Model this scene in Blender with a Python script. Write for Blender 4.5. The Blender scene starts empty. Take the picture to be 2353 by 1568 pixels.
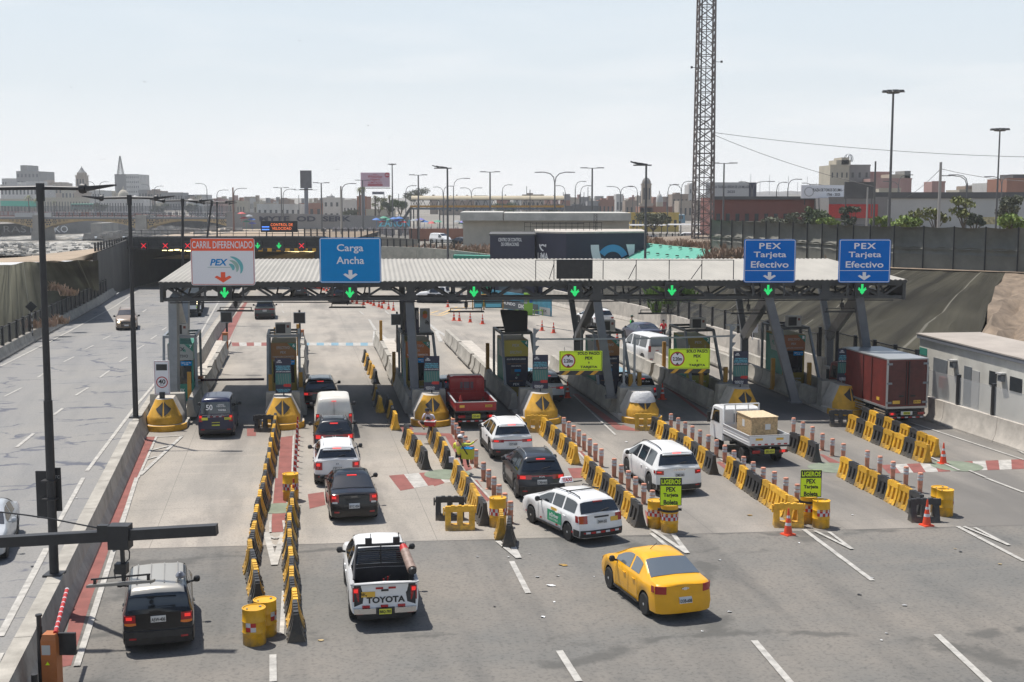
import bpy,bmesh,math,random
from math import sin,cos,pi,radians,sqrt,atan2,hypot
from mathutils import Vector,Matrix
random.seed(7)
S = bpy.context.scene
COL = S.collection
# ---------------------------------------------------------------- camera
FPX,CX,CY,PITCH,CAMH = 2900.0,1176.5,784.0,math.atan(331/2900.0),11.18
cd = bpy.data.cameras.new('camera'); cam = bpy.data.objects.new('camera',cd); COL.objects.link(cam)
cam.location = (0,0,CAMH); cam.rotation_euler = (pi/2-PITCH,0,0)
cd.sensor_width = 36; cd.lens = FPX/2353*36; cd.clip_start = .5; cd.clip_end = 9000
S.camera = cam
S.render.resolution_x,S.render.resolution_y = 1024,682
S.view_settings.view_transform = 'Standard'; S.view_settings.look = 'None'
S.view_settings.exposure = 0.25; S.view_settings.gamma = 1
# ---------------------------------------------------------------- light
SUN_EL = radians(67.5); SUN_DIR = Vector((-.75*cos(SUN_EL),.66*cos(SUN_EL),sin(SUN_EL))).normalized()
sl = bpy.data.lights.new('sun','SUN'); sl.energy = 4.8; sl.angle = radians(.6); sl.color = (1,.955,.89)
so = bpy.data.objects.new('sun',sl); COL.objects.link(so); so.rotation_euler = SUN_DIR.to_track_quat('Z','Y').to_euler()
W = bpy.data.worlds.new('World'); S.world = W; W.use_nodes = True
wn,wl = W.node_tree.nodes,W.node_tree.links
bg = wn['Background']; bg.inputs[1].default_value = .098
sk = wn.new('ShaderNodeTexSky'); sk.sky_type = 'NISHITA'; sk.sun_disc = False
sk.sun_elevation = SUN_EL; sk.sun_rotation = math.atan2(SUN_DIR.x,SUN_DIR.y); sk.dust_density = 1.2; sk.air_density = 1.0; sk.ozone_density = 1.2
# thin low clouds mixed over the sky by direction
tc = wn.new('ShaderNodeTexCoord'); mp = wn.new('ShaderNodeMapping'); mp.inputs['Scale'].default_value = (1.6,1.6,11)
nz = wn.new('ShaderNodeTexNoise'); nz.inputs['Scale'].default_value = 3.1; nz.inputs['Detail'].default_value = 7; nz.inputs['Roughness'].default_value = .5
cr = wn.new('ShaderNodeValToRGB'); cr.color_ramp.elements[0].position = .5; cr.color_ramp.elements[1].position = .74
sx = wn.new('ShaderNodeSeparateXYZ'); mr = wn.new('ShaderNodeMapRange')
mr.inputs[1].default_value = .0; mr.inputs[2].default_value = .17; mr.inputs[3].default_value = 1; mr.inputs[4].default_value = .10
mu = wn.new('ShaderNodeMath'); mu.operation = 'MULTIPLY'; mm = wn.new('ShaderNodeMath'); mm.operation = 'MULTIPLY'; mm.inputs[1].default_value = .55
hm = wn.new('ShaderNodeMapRange'); hm.inputs[1].default_value = .20; hm.inputs[2].default_value = .50; hm.inputs[3].default_value = .97; hm.inputs[4].default_value = .0
er = wn.new('ShaderNodeValToRGB'); ee = er.color_ramp.elements; ee[0].position = 0; ee[0].color = (.92,.93,.935,1); ee[1].position = .22; ee[1].color = (.585,.685,.775,1)
for ps_,cl_ in ((.035,(.82,.84,.855,1)),(.085,(.69,.745,.785,1))): e_ = ee.new(ps_); e_.color = cl_
vm = wn.new('ShaderNodeVectorMath'); vm.operation = 'SCALE'; vm.inputs[3].default_value = 10
mh = wn.new('ShaderNodeMix'); mh.data_type = 'RGBA'
mx = wn.new('ShaderNodeMix'); mx.data_type = 'RGBA'; mx.inputs[7].default_value = (9.4,9.2,9.15,1)
wl.new(tc.outputs['Generated'],mp.inputs[0]); wl.new(mp.outputs[0],nz.inputs[0]); wl.new(nz.outputs[0],cr.inputs[0])
wl.new(tc.outputs['Generated'],sx.inputs[0]); wl.new(sx.outputs[2],mr.inputs[0]); wl.new(cr.outputs[0],mu.inputs[0]); wl.new(mr.outputs[0],mu.inputs[1])
wl.new(mu.outputs[0],mm.inputs[0]); wl.new(sx.outputs[2],hm.inputs[0])
wl.new(sx.outputs[2],er.inputs[0]); wl.new(er.outputs[0],vm.inputs[0]); wl.new(vm.outputs[0],mh.inputs[7]); wl.new(hm.outputs[0],mh.inputs[0]); wl.new(sk.outputs[0],mh.inputs[6])
wl.new(mm.outputs[0],mx.inputs[0]); wl.new(mh.outputs[2],mx.inputs[6]); wl.new(mx.outputs[2],bg.inputs[0])
# ---------------------------------------------------------------- measuring: a picture point on a height or at a distance -> metres
def ray(x,y):
 a,b = (x-CX)/FPX,-(y-CY)/FPX
 return Vector((a,cos(PITCH)+b*sin(PITCH),-sin(PITCH)+b*cos(PITCH)))
def G(x,y,z=0.0):
 r = ray(x,y); t = (z-CAMH)/r.z
 return Vector((r.x*t,r.y*t,z))
def D(x,y,Y):
 r = ray(x,y); t = Y/r.y
 return Vector((r.x*t,Y,CAMH+r.z*t))
# ---------------------------------------------------------------- materials
def lin(c):
 return tuple(((v/255)/12.92 if v <= 10 else (((v/255)+.055)/1.055)**2.4) for v in c)
MATS = {}
def M(name,rgb,rough=.6,metal=0,var=.0,vs=3.0,bump=0,bs=40,emit=0,spec=.5,coat=0,stretch=None,var2=None,alpha=1,trans=0,rnd=0):
 """rgb: 0-255 srgb or linear floats <=1"""
 if name in MATS: return MATS[name]
 m = bpy.data.materials.new(name); m.use_nodes = True; MATS[name] = m
 n,l = m.node_tree.nodes,m.node_tree.links; b = n['Principled BSDF']
 c = lin(rgb) if max(rgb) > 1 else rgb
 b.inputs['Base Color'].default_value = (*c,1); b.inputs['Roughness'].default_value = rough; b.inputs['Metallic'].default_value = metal
 b.inputs['Specular IOR Level'].default_value = spec
 if coat: b.inputs['Coat Weight'].default_value = coat; b.inputs['Coat Roughness'].default_value = .06
 if alpha < 1: b.inputs['Alpha'].default_value = alpha
 if trans: b.inputs['Transmission Weight'].default_value = trans
 if emit: b.inputs['Emission Color'].default_value = (*c,1); b.inputs['Emission Strength'].default_value = emit
 if var or bump:
  t = n.new('ShaderNodeTexCoord'); co = t.outputs['Object']
  if stretch:
   q = n.new('ShaderNodeMapping'); q.inputs['Scale'].default_value = stretch; l.new(co,q.inputs[0]); co = q.outputs[0]
 if var:
  z = n.new('ShaderNodeTexNoise'); z.inputs['Scale'].default_value = vs; z.inputs['Detail'].default_value = 7; z.inputs['Roughness'].default_value = .65
  l.new(co,z.inputs[0])
  x = n.new('ShaderNodeMix'); x.data_type = 'RGBA'; r = n.new('ShaderNodeMapRange')
  r.inputs[1].default_value = .3; r.inputs[2].default_value = .7; l.new(z.outputs[0],r.inputs[0]); l.new(r.outputs[0],x.inputs[0])
  d = var2 and (lin(var2) if max(var2) > 1 else var2) or tuple(v*(1-var) for v in c)
  u = c if var2 else tuple(min(1,v*(1+var*.5)) for v in c)
  x.inputs[6].default_value = (*d,1); x.inputs[7].default_value = (*u,1); l.new(x.outputs[2],b.inputs['Base Color'])
 if rnd and var:
  oi = n.new('ShaderNodeObjectInfo'); rr = n.new('ShaderNodeMapRange'); rr.inputs[3].default_value = 1-rnd; rr.inputs[4].default_value = 1.0; l.new(oi.outputs['Random'],rr.inputs[0])
  vs_ = n.new('ShaderNodeVectorMath'); vs_.operation = 'SCALE'; l.new(x.outputs[2],vs_.inputs[0]); l.new(rr.outputs[0],vs_.inputs[3])
  # grime rising from the foot
  sz = n.new('ShaderNodeSeparateXYZ'); l.new(t.outputs['Object'],sz.inputs[0]); ad = n.new('ShaderNodeMath'); ad.operation = 'ADD'; l.new(sz.outputs[2],ad.inputs[0]); l.new(z.outputs[0],ad.inputs[1])
  gr_ = n.new('ShaderNodeMapRange'); gr_.inputs[1].default_value = .48; gr_.inputs[2].default_value = .78; gr_.inputs[3].default_value = .65; gr_.inputs[4].default_value = 0; l.new(ad.outputs[0],gr_.inputs[0])
  gx = n.new('ShaderNodeMix'); gx.data_type = 'RGBA'; l.new(gr_.outputs[0],gx.inputs[0]); l.new(vs_.outputs[0],gx.inputs[6]); gx.inputs[7].default_value = (.15,.125,.09,1); l.new(gx.outputs[2],b.inputs['Base Color'])
 if bump:
  z = n.new('ShaderNodeTexNoise'); z.inputs['Scale'].default_value = bs; z.inputs['Detail'].default_value = 5; l.new(co,z.inputs[0])
  p = n.new('ShaderNodeBump'); p.inputs['Strength'].default_value = bump; p.inputs['Distance'].default_value = .05
  l.new(z.outputs[0],p.inputs['Height']); l.new(p.outputs[0],b.inputs['Normal'])
 return m
# ---------------------------------------------------------------- mesh builder
class MB:
 def __init__(s): s.v = []; s.f = []; s.m = []
 def add(s,vs,fs,m=0):
  o = len(s.v); s.v += [tuple(p) for p in vs]; s.f += [tuple(i+o for i in f) for f in fs]; s.m += [m]*len(fs); return s
 def quad(s,a,b,c,d,m=0): return s.add([a,b,c,d],[(0,1,2,3)],m)
 def box(s,x0,x1,y0,y1,z0,z1,m=0,tx=0,ty=0):
  """tx, ty: inset of the top on each side"""
  return s.add([(x0,y0,z0),(x1,y0,z0),(x1,y1,z0),(x0,y1,z0),(x0+tx,y0+ty,z1),(x1-tx,y0+ty,z1),(x1-tx,y1-ty,z1),(x0+tx,y1-ty,z1)],
   [(0,3,2,1),(4,5,6,7),(0,1,5,4),(1,2,6,5),(2,3,7,6),(3,0,4,7)],m)
 def bar(s,p,q,w,h=None,m=0,up=(0,0,1)):
  p,q = Vector(p),Vector(q); h = h or w; d = (q-p)
  if d.length < 1e-6: return s
  d.normalize(); u = Vector(up)
  if abs(d.dot(u)) > .98: u = Vector((0,1,0))
  r = d.cross(u).normalized(); u = r.cross(d)
  vs = [e+r*(a*w/2)+u*(b*h/2) for e in (p,q) for a,b in ((-1,-1),(1,-1),(1,1),(-1,1))]
  return s.add(vs,[(0,1,2,3)[::-1],(4,5,6,7),(0,1,5,4),(1,2,6,5),(2,3,7,6),(3,0,4,7)],m)
 def cyl(s,p,q,r0,r1=None,n=10,m=0,cap=True):
  p,q = Vector(p),Vector(q); r1 = r0 if r1 is None else r1; d = (q-p)
  if d.length < 1e-6: return s
  d.normalize(); u = Vector((0,0,1)) if abs(d.z) < .9 else Vector((1,0,0)); a = d.cross(u).normalized(); b = d.cross(a)
  vs = [p+(a*cos(2*pi*i/n)+b*sin(2*pi*i/n))*r0 for i in range(n)]+[q+(a*cos(2*pi*i/n)+b*sin(2*pi*i/n))*r1 for i in range(n)]
  fs = [(i,(i+1) % n,n+(i+1) % n,n+i) for i in range(n)]
  if cap: fs += [tuple(range(n))[::-1],tuple(range(n,2*n))]
  return s.add(vs,fs,m)
 def tube(s,pts,r,n=8,m=0):
  for i in range(len(pts)-1): s.cyl(pts[i],pts[i+1],r,r,n,m)
  return s
 def lathe(s,prof,n=20,m=0,c=(0,0,0),ax='z',caps=True):
  vs = []
  for r,h in prof:
   for i in range(n):
    a = 2*pi*i/n
    vs.append((c[0]+r*cos(a),c[1]+r*sin(a),c[2]+h) if ax == 'z' else (c[0]+h,c[1]+r*cos(a),c[2]+r*sin(a)))
  fs = [(k*n+i,k*n+(i+1) % n,(k+1)*n+(i+1) % n,(k+1)*n+i) for k in range(len(prof)-1) for i in range(n)]
  if caps: fs += [tuple(range(n))[::-1],tuple(range((len(prof)-1)*n,len(prof)*n))]
  return s.add(vs,fs,m if not isinstance(m,list) else 0) if not isinstance(m,list) else s._lm(vs,fs,m,n)
 def _lm(s,vs,fs,m,n):
  o = len(s.v); s.v += vs
  for k,f in enumerate(fs):
   s.f.append(tuple(i+o for i in f)); s.m.append(m[min(k//n,len(m)-1)])
  return s
 def prism(s,pts,d,m=0):
  """closed outline (3d points, ccw seen against d) pushed by vector d"""
  n = len(pts); d = Vector(d); vs = [Vector(p) for p in pts]; vs += [p+d for p in vs]
  return s.add(vs,[tuple(range(n))[::-1],tuple(range(n,2*n))]+[(i,(i+1) % n,n+(i+1) % n,n+i) for i in range(n)],m)
 def grid(s,rows,m=0,close=False):
  nx = len(rows[0]); vs = [p for r in rows for p in r]
  return s.add(vs,[(j*nx+i,j*nx+(i+1) % nx,(j+1)*nx+(i+1) % nx,(j+1)*nx+i) for j in range(len(rows)-1) for i in range(nx-1 + (1 if close else 0))],m)
 def map(s,fn): s.v = [tuple(fn(Vector(p))) for p in s.v]; return s
 def mesh(s,name,mats,ang=35,smooth=True,fix=True):
  me = bpy.data.meshes.new(name); me.from_pydata([tuple(p) for p in s.v],[],s.f)
  for m in (mats if isinstance(mats,(list,tuple)) else [mats]): me.materials.append(m)
  me.polygons.foreach_set('material_index',s.m)
  if fix:
   b = bmesh.new(); b.from_mesh(me); bmesh.ops.remove_doubles(b,verts=b.verts,dist=.0004); bmesh.ops.recalc_face_normals(b,faces=b.faces); b.to_mesh(me); b.free()
  if smooth:
   me.polygons.foreach_set('use_smooth',[True]*len(me.polygons)); me.set_sharp_from_angle(angle=radians(ang))
  me.update(); return me
 def build(s,name,mats,parent=None,loc=(0,0,0),rz=0,ang=35,smooth=True,fix=True):
  return ob(name,s.mesh(name,mats,ang,smooth,fix),parent,loc,rz)
def ob(name,me,parent=None,loc=(0,0,0),rz=0):
 o = bpy.data.objects.new(name,me); COL.objects.link(o); o.location = loc; o.rotation_euler = (0,0,rz)
 if parent: o.parent = parent
 return o
def tag(o,label,cat,group=None,kind=None):
 if label: o['label'] = label
 if cat: o['category'] = cat
 if group: o['group'] = group
 if kind: o['kind'] = kind
 return o
def thing(name,label,cat,loc=(0,0,0),rz=0,group=None):
 o = bpy.data.objects.new(name,None); COL.objects.link(o); o.location = loc; o.rotation_euler = (0,0,rz); o.empty_display_size = .2
 return tag(o,label,cat,group)
def struct(o): o['kind'] = 'structure'; return o
def dup(root,loc,rz,label,group=None,scale=None):
 r = root.copy(); COL.objects.link(r); r.location = loc; r.rotation_euler = (0,0,rz); r['label'] = label
 if scale: r.scale = scale
 if group: r['group'] = group
 def cc(src,par):
  for ch in list(src.children):
   c = ch.copy(); COL.objects.link(c); c.parent = par; cc(ch,c)
 cc(root,r); return r
ORD = 'first second third fourth fifth sixth seventh eighth ninth tenth eleventh twelfth thirteenth fourteenth fifteenth sixteenth seventeenth eighteenth nineteenth twentieth'.split()
TENS = ['','','twenty','thirty','forty']
def nth(i):
 return ORD[i] if i < 20 else TENS[(i+1)//10]+'-'+ORD[(i+1) % 10-1] if (i+1) % 10 else {3: 'thirtieth',4: 'fortieth'}[(i+1)//10]
# ---------------------------------------------------------------- lettering
TC = {}
def text_geo(s,bold=0,space=1.0,shear=0):
 k = (s,bold,space,shear)
 if k in TC: return TC[k]
 c = bpy.data.curves.new('t','FONT'); c.body = s; c.size = 1; c.align_x = 'CENTER'; c.offset = bold; c.space_character = space; c.shear = shear
 c.resolution_u = 3; c.space_line = .95
 o = bpy.data.objects.new('t',c); COL.objects.link(o); bpy.context.view_layer.update()
 me = bpy.data.meshes.new_from_object(o)
 vs = [v.co.copy() for v in me.vertices]; fs = [tuple(p.vertices) for p in me.polygons]
 bpy.data.objects.remove(o); bpy.data.meshes.remove(me)
 if vs:
  x0,x1 = min(v.x for v in vs),max(v.x for v in vs); y0,y1 = min(v.y for v in vs),max(v.y for v in vs)
 else: x0 = x1 = y0 = y1 = 0
 TC[k] = (vs,fs,x0,x1,y0,y1); return TC[k]
def txt(parent,s,c,width,height,mat,bold=.01,face='back',name='lettering',space=1.0,shear=0,fn=None):
 """lettering fitted into width x height round c; face: back (-Y), left (-X), right (+X), front(+Y), flat (+Z)"""
 vs,fs,x0,x1,y0,y1 = text_geo(s,bold,space,shear)
 if not fs: return None
 kx = width/max(1e-4,x1-x0); ky = height/max(1e-4,y1-y0) if height else kx
 mb = MB(); cx,cy = (x0+x1)/2,(y0+y1)/2; out = []
 for v in vs:
  u,w = (v.x-cx)*kx,(v.y-cy)*ky
  p = {'back': (u,0,w),'left': (0,-u,w),'right': (0,u,w),'front': (-u,0,w),'flat': (u,w,0)}[face]
  q = Vector(p)+Vector(c); out.append(fn(q) if fn else q)
 mb.add(out,fs); return mb.build(name,mat,parent,smooth=False,fix=False)
CONC = M('concrete',(.36,.335,.29),.9,var=.35,vs=1.2,bump=.25,bs=25)
CONC_L = M('pale_concrete',(.47,.43,.375),.9,var=.28,vs=1.5,bump=.2,bs=20)
CONC_D = M('grey_concrete',(.24,.225,.195),.9,var=.35,vs=.7,bump=.25,bs=20)
STEEL = M('grey_steel',(.052,.054,.056),.5,.25,var=.3,vs=2)
COLM = M('column_steel',(.115,.125,.14),.5,.25,var=.25,vs=1)
STEEL_L = M('pale_steel',(.22,.24,.26),.45,.35,var=.2,vs=2)
DARK = M('dark_metal',(.028,.028,.03),.5,.2,var=.3,vs=3)
BLACK = M('black_plastic',(.022,.022,.023),.5,var=.5,vs=4)
RUBBER = M('rubber',(.018,.018,.018),.85,var=.4,vs=6)
YEL = M('barrier_yellow',(.78,.43,.03),.5,var=.35,vs=3.5,bump=.1,bs=30,rnd=.38)
BLK = M('barrier_black',(.05,.05,.051),.55,var=.5,vs=3.5,bump=.1,bs=30,rnd=.5)
YPAINT = M('yellow_paint',(.66,.35,.03),.7,var=.35,vs=1.6,bump=.2,bs=30)
KPAINT = M('black_paint',(.04,.04,.04),.7,var=.5,vs=2)
DRUM = M('drum_yellow',(.80,.42,.012),.42,var=.25,vs=3,rnd=.2)
RED = M('red_paint',(.42,.015,.012),.5,var=.2,vs=4)
WHITE = M('white_paint',(.75,.75,.74),.5,var=.1,vs=4)
ORANGE = M('cone_orange',(.75,.07,.02),.5,var=.15,vs=4)
BOLL = M('faded_orange',(.72,.31,.20),.6,var=.3,vs=4,rnd=.25)
REFL = M('reflective_white',(.55,.56,.58),.35,var=.15,vs=6)
OCHRE = M('ochre_post',(.42,.22,.03),.6,var=.25,vs=2)
LINE = M('line_white',(.50,.48,.44),.85,var=.45,vs=3.0,var2=(.25,.24,.22))
LRED = M('line_red',(.235,.078,.064),.85,var=.3,vs=1.5)
LBLUE = M('line_blue',(.17,.29,.36),.85,var=.3,vs=1.5)
LGREEN = M('line_green',(.185,.215,.155),.85,var=.3,vs=1.5)
LYEL = M('line_yellow',(.58,.40,.18),.85,var=.4,vs=2)
GLASS = M('tinted_glass',(.012,.015,.018),.04,spec=.9,coat=.5)
GLASS_L = M('pale_glass',(.09,.11,.125),.05,spec=.9,coat=.5)
CHROME = M('chrome',(.6,.6,.6),.18,.95)
RIM = M('alloy',(.48,.49,.50),.4,.25)
TLR = M('tail_red',(.30,.008,.012),.15,coat=.5)
TLB = M('brake_glow',(.85,.03,.025),.3,emit=.55)
TLW = M('clear_lamp',(.55,.55,.55),.15,coat=.5)
AMBER = M('amber_lamp',(.7,.18,.02),.2,coat=.4)
PLW = M('plate_white',(.62,.62,.60),.5)
PLY = M('plate_yellow',(.62,.62,.06),.5)
PLO = M('plate_amber',(.70,.42,.05),.5)
INK = M('black_ink',(.015,.015,.015),.6)
LETW = M('white_ink',(.78,.78,.78),.5)
LETG = M('grey_ink',(.36,.36,.36),.6)
SKIN = M('skin',(.36,.19,.12),.6)
LEDG = M('led_green',(.02,.85,.20),.5,emit=.6)
LEDR = M('led_red',(.9,.02,.04),.5,emit=.55)
LEDO = M('led_orange',(1.0,.20,.06),.5,emit=.9)
LAMPW = M('tunnel_lamp',(1.0,.80,.38),.5,emit=3)
NAVY = M('navy_panel',(.017,.019,.045),.55,var=.25,vs=.6)
SBLUE = M('sign_blue',(.0,.135,.50),.6,spec=.15,var=.06,vs=3)
SBLUE2 = M('sign_blue_bright',(.0,.22,.54),.6,spec=.15,var=.06,vs=3)
SORANGE = M('sign_orange',(.80,.085,.02),.45)
SYEL = M('sign_lime',(.62,.85,.01),.45)
SWHITE = M('sign_white',(.70,.70,.72),.45)
TEAL = M('teal_panel',(.03,.22,.165),.6,var=.2,vs=1.5)
OCHP = M('ochre_panel',(.26,.19,.03),.6,var=.15,vs=2)
BROWNP = M('brown_panel',(.27,.13,.045),.6,var=.15,vs=2)
LBTXT = M('cyan_ink',(.16,.55,.68),.6)
def road_mat(name,base,dark,patch,side=None,crack=0,crackcol=(.12,.12,.14),crackscale=.35,tracks=None,joints=0,fine=60,ang=0):
 m = bpy.data.materials.new(name); m.use_nodes = True; n,l = m.node_tree.nodes,m.node_tree.links; b = n['Principled BSDF']
 b.inputs['Roughness'].default_value = .85; b.inputs['Specular IOR Level'].default_value = .3
 t = n.new('ShaderNodeTexCoord'); r0 = n.new('ShaderNodeMapping'); r0.inputs['Rotation'].default_value = (0,0,ang); l.new(t.outputs['Object'],r0.inputs[0]); co = r0.outputs[0]
 def noise(sc,det=6,st=None,src=co):
  z = n.new('ShaderNodeTexNoise'); z.inputs['Scale'].default_value = sc; z.inputs['Detail'].default_value = det; z.inputs['Roughness'].default_value = .6
  if st: q = n.new('ShaderNodeMapping'); q.inputs['Scale'].default_value = st; l.new(src,q.inputs[0]); l.new(q.outputs[0],z.inputs[0])
  else: l.new(src,z.inputs[0])
  return z
 def mix(fac,a,bcol,lo=.35,hi=.65,amt=1.0):
  r = n.new('ShaderNodeMapRange'); r.inputs[1].default_value = lo; r.inputs[2].default_value = hi; r.inputs[4].default_value = amt; l.new(fac,r.inputs[0])
  x = n.new('ShaderNodeMix'); x.data_type = 'RGBA'; l.new(r.outputs[0],x.inputs[0])
  for k,v in ((6,a),(7,bcol)):
   if isinstance(v,tuple): x.inputs[k].default_value = (*v,1)
   else: l.new(v,x.inputs[k])
  return x.outputs[2]
 c = mix(noise(.16,5).outputs[0],base,patch,.4,.62)
 c = mix(noise(.55,6,(1,.12,1)).outputs[0],c,dark,.48,.74,.65)      # tyre-worn streaks along the lanes
 c = mix(noise(.9,6,(.15,1,1)).outputs[0],c,patch,.55,.75,.5)
 c = mix(noise(2.6,4).outputs[0],c,dark,.56,.82,.5)
 c = mix(noise(fine,2).outputs[0],c,tuple(v*.62 for v in dark),.50,.9,.8)
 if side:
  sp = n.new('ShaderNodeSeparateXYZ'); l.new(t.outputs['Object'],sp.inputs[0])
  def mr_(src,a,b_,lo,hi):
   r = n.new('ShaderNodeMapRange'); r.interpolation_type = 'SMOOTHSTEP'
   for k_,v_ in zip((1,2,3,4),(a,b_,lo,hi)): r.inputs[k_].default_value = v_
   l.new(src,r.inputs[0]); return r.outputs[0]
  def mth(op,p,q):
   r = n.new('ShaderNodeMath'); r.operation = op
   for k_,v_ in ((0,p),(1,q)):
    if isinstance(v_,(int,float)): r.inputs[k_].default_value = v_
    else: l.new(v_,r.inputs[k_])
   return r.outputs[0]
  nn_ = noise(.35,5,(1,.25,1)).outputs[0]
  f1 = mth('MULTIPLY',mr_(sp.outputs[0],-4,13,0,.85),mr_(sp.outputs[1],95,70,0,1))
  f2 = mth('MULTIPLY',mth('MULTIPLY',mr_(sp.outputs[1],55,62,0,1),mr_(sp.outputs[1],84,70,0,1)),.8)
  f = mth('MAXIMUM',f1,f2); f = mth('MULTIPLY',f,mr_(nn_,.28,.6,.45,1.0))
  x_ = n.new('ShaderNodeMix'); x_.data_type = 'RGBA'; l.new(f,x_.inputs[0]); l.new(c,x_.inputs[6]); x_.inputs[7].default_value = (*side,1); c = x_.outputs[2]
  # oil trail down the middle of each lane
  wv = n.new('ShaderNodeTexWave'); wv.wave_type = 'BANDS'; wv.bands_direction = 'X'; wv.inputs['Scale'].default_value = .0545; wv.inputs['Distortion'].default_value = 1.2; wv.inputs['Detail'].default_value = 2; wv.inputs['Detail Scale'].default_value = .4
  l.new(co,wv.inputs[0]); c = mix(mth('MULTIPLY',wv.outputs[1],mr_(nn_,.35,.65,.3,1)),c,tuple(v*.72 for v in dark),.55,1.0,.55)
 if joints:
  w = n.new('ShaderNodeTexBrick'); w.offset = 0; w.inputs['Scale'].default_value = 1; w.inputs['Mortar Size'].default_value = .012
  w.inputs['Brick Width'].default_value = joints; w.inputs['Row Height'].default_value = joints*1.25; w.inputs['Mortar Smooth'].default_value = .1
  l.new(co,w.inputs['Vector']); c = mix(w.outputs['Fac'],c,tuple(v*.55 for v in dark),.4,.9,.5)
 if crack:
  wv = noise(.5,4); va = n.new('ShaderNodeVectorMath'); va.operation = 'MULTIPLY_ADD'; va.inputs[1].default_value = (2.6,1.6,0); l.new(wv.outputs[1],va.inputs[0]); l.new(co,va.inputs[2])
  mp_ = n.new('ShaderNodeMapping'); mp_.inputs['Scale'].default_value = (.55,1.0,1); l.new(va.outputs[0],mp_.inputs[0])
  vo = n.new('ShaderNodeTexVoronoi'); vo.feature = 'DISTANCE_TO_EDGE'; vo.inputs['Scale'].default_value = crackscale; l.new(mp_.outputs[0],vo.inputs[0])
  inv = n.new('ShaderNodeMapRange'); inv.inputs[1].default_value = .010; inv.inputs[2].default_value = .028; inv.inputs[3].default_value = 1; inv.inputs[4].default_value = 0; l.new(vo.outputs[0],inv.inputs[0])
  mk = noise(.35,4); mk2 = n.new('ShaderNodeMapRange'); mk2.inputs[1].default_value = .47; mk2.inputs[2].default_value = .53; l.new(mk.outputs[0],mk2.inputs[0])
  pm = n.new('ShaderNodeMath'); pm.operation = 'MULTIPLY'; l.new(inv.outputs[0],pm.inputs[0]); l.new(mk2.outputs[0],pm.inputs[1])
  c = mix(pm.outputs[0],c,crackcol,0,1,crack)
 l.new(c,b.inputs['Base Color'])
 p = n.new('ShaderNodeBump'); p.inputs['Strength'].default_value = .25; p.inputs['Distance'].default_value = .01; l.new(noise(90,3).outputs[0],p.inputs['Height']); l.new(p.outputs[0],b.inputs['Normal'])
 return m
A10 = radians(-10)
ASPH = road_mat('asphalt',(.150,.146,.135),(.075,.075,.073),(.20,.182,.158),crack=.7,crackcol=(.08,.078,.072),crackscale=.12,fine=9,ang=A10)
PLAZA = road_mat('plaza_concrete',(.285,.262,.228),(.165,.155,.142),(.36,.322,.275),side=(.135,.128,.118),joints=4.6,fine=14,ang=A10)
WET = road_mat('oiled_concrete',(.12,.12,.118),(.075,.076,.078),(.155,.15,.142),fine=10,ang=A10)
LEFTR = road_mat('left_road_concrete',(.222,.218,.212),(.16,.162,.162),(.245,.236,.22),crack=1.0,crackcol=(.10,.105,.125),crackscale=.36,fine=12,ang=radians(-13))
# ================================================================ THE SETTING
def interp(t,tab):
 if t <= tab[0][0]: return tab[0][1]
 for (a,u),(b,v) in zip(tab,tab[1:]):
  if t <= b: return u+(v-u)*(t-a)/(b-a)
 return tab[-1][1]
def medx(d): return interp(d,[(20,-9.6),(32.4,-12.1),(59,-17.6),(98,-24.4),(139,-31.0),(156,-33.5),(230,-45)])     # centre barrier
def lefx(d): return interp(d,[(40,-29.5),(60,-31.5),(85.5,-34.9),(106,-38.5),(132,-43.0),(152,-47.0),(230,-62)])      # left edge of the left road
def rigx(d): return 22.45-.2*(d-54.8)
def sheet(name,pts,mat,kind=True):
 mb = MB(); mb.add(pts,[tuple(range(len(pts)))]); o = mb.build(name,mat,smooth=False);
 if kind: struct(o)
 return o
CITY = M('dusty_ground',(.22,.20,.17),.95,var=.4,vs=.02)
EARTH = M('bare_earth',(.36,.29,.215),.95,var=.3,vs=.4,bump=.4,bs=3)
g = MB(); g.grid([[(x,y,-.05) for x in (-46,1790)] for y in (-25,135,760,1735)]); g.grid([[(x,y,-.05) for x in (-1790,-46)] for y in (-25,135)]); g.grid([[(x,y,-.05) for x in (-1790,-46)] for y in (760,1735)]); struct(g.build('ground',CITY,smooth=False))
# left carriageway
def ribbon(name,fa,fb,ds,mat,z=0.0):
 mb = MB(); mb.grid([[(fa(d),d,z),(fb(d),d,z)] for d in ds]); return struct(mb.build(name,mat,smooth=False))
DS = [5,20,32.4,40,50,59,70,85.5,98,106,120,132,139,152,156,175,200,230]
ribbon('left_road',lefx,medx,DS,LEFTR,.0)
CON0,CON1 = G(150,1266),G(2353,1207)
def cline(x): return CON0.y+(CON1.y-CON0.y)*(x-CON0.x)/(CON1.x-CON0.x)
# near asphalt and the concrete plaza beyond it
mb = MB(); xs = [0,.15,.3,.5,.75,1]
def cl_x0():
 x = -13.0
 for _ in range(6): x = medx(cline(x))
 return x
CLX = cl_x0()
mb.grid([[(medx(d)+(60-medx(d))*u,d,0) for u in xs] for d in (2,20,32)]+[[(CLX+(60-CLX)*u,cline(CLX+(60-CLX)*u),0) for u in xs]])
struct(mb.build('road_asphalt',ASPH,smooth=False))
def plz(d): return interp(d,[(95,75),(101,40),(118,19),(140,10),(175,0)])
mb = MB(); rows = []
for d in [None,45,59,75,98,118,139,156,175]:
 row = []
 for k in range(7):
  if d is None: x = CLX+(60-CLX)*k/6; row.append((x,cline(x),0))
  else: a = medx(d); b = max(a+8,plz(d)); row.append((a+(b-a)*k/6,d,0))
 rows.append(row)
mb.grid(rows); struct(mb.build('plaza_pavement',PLAZA,smooth=False))
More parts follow.
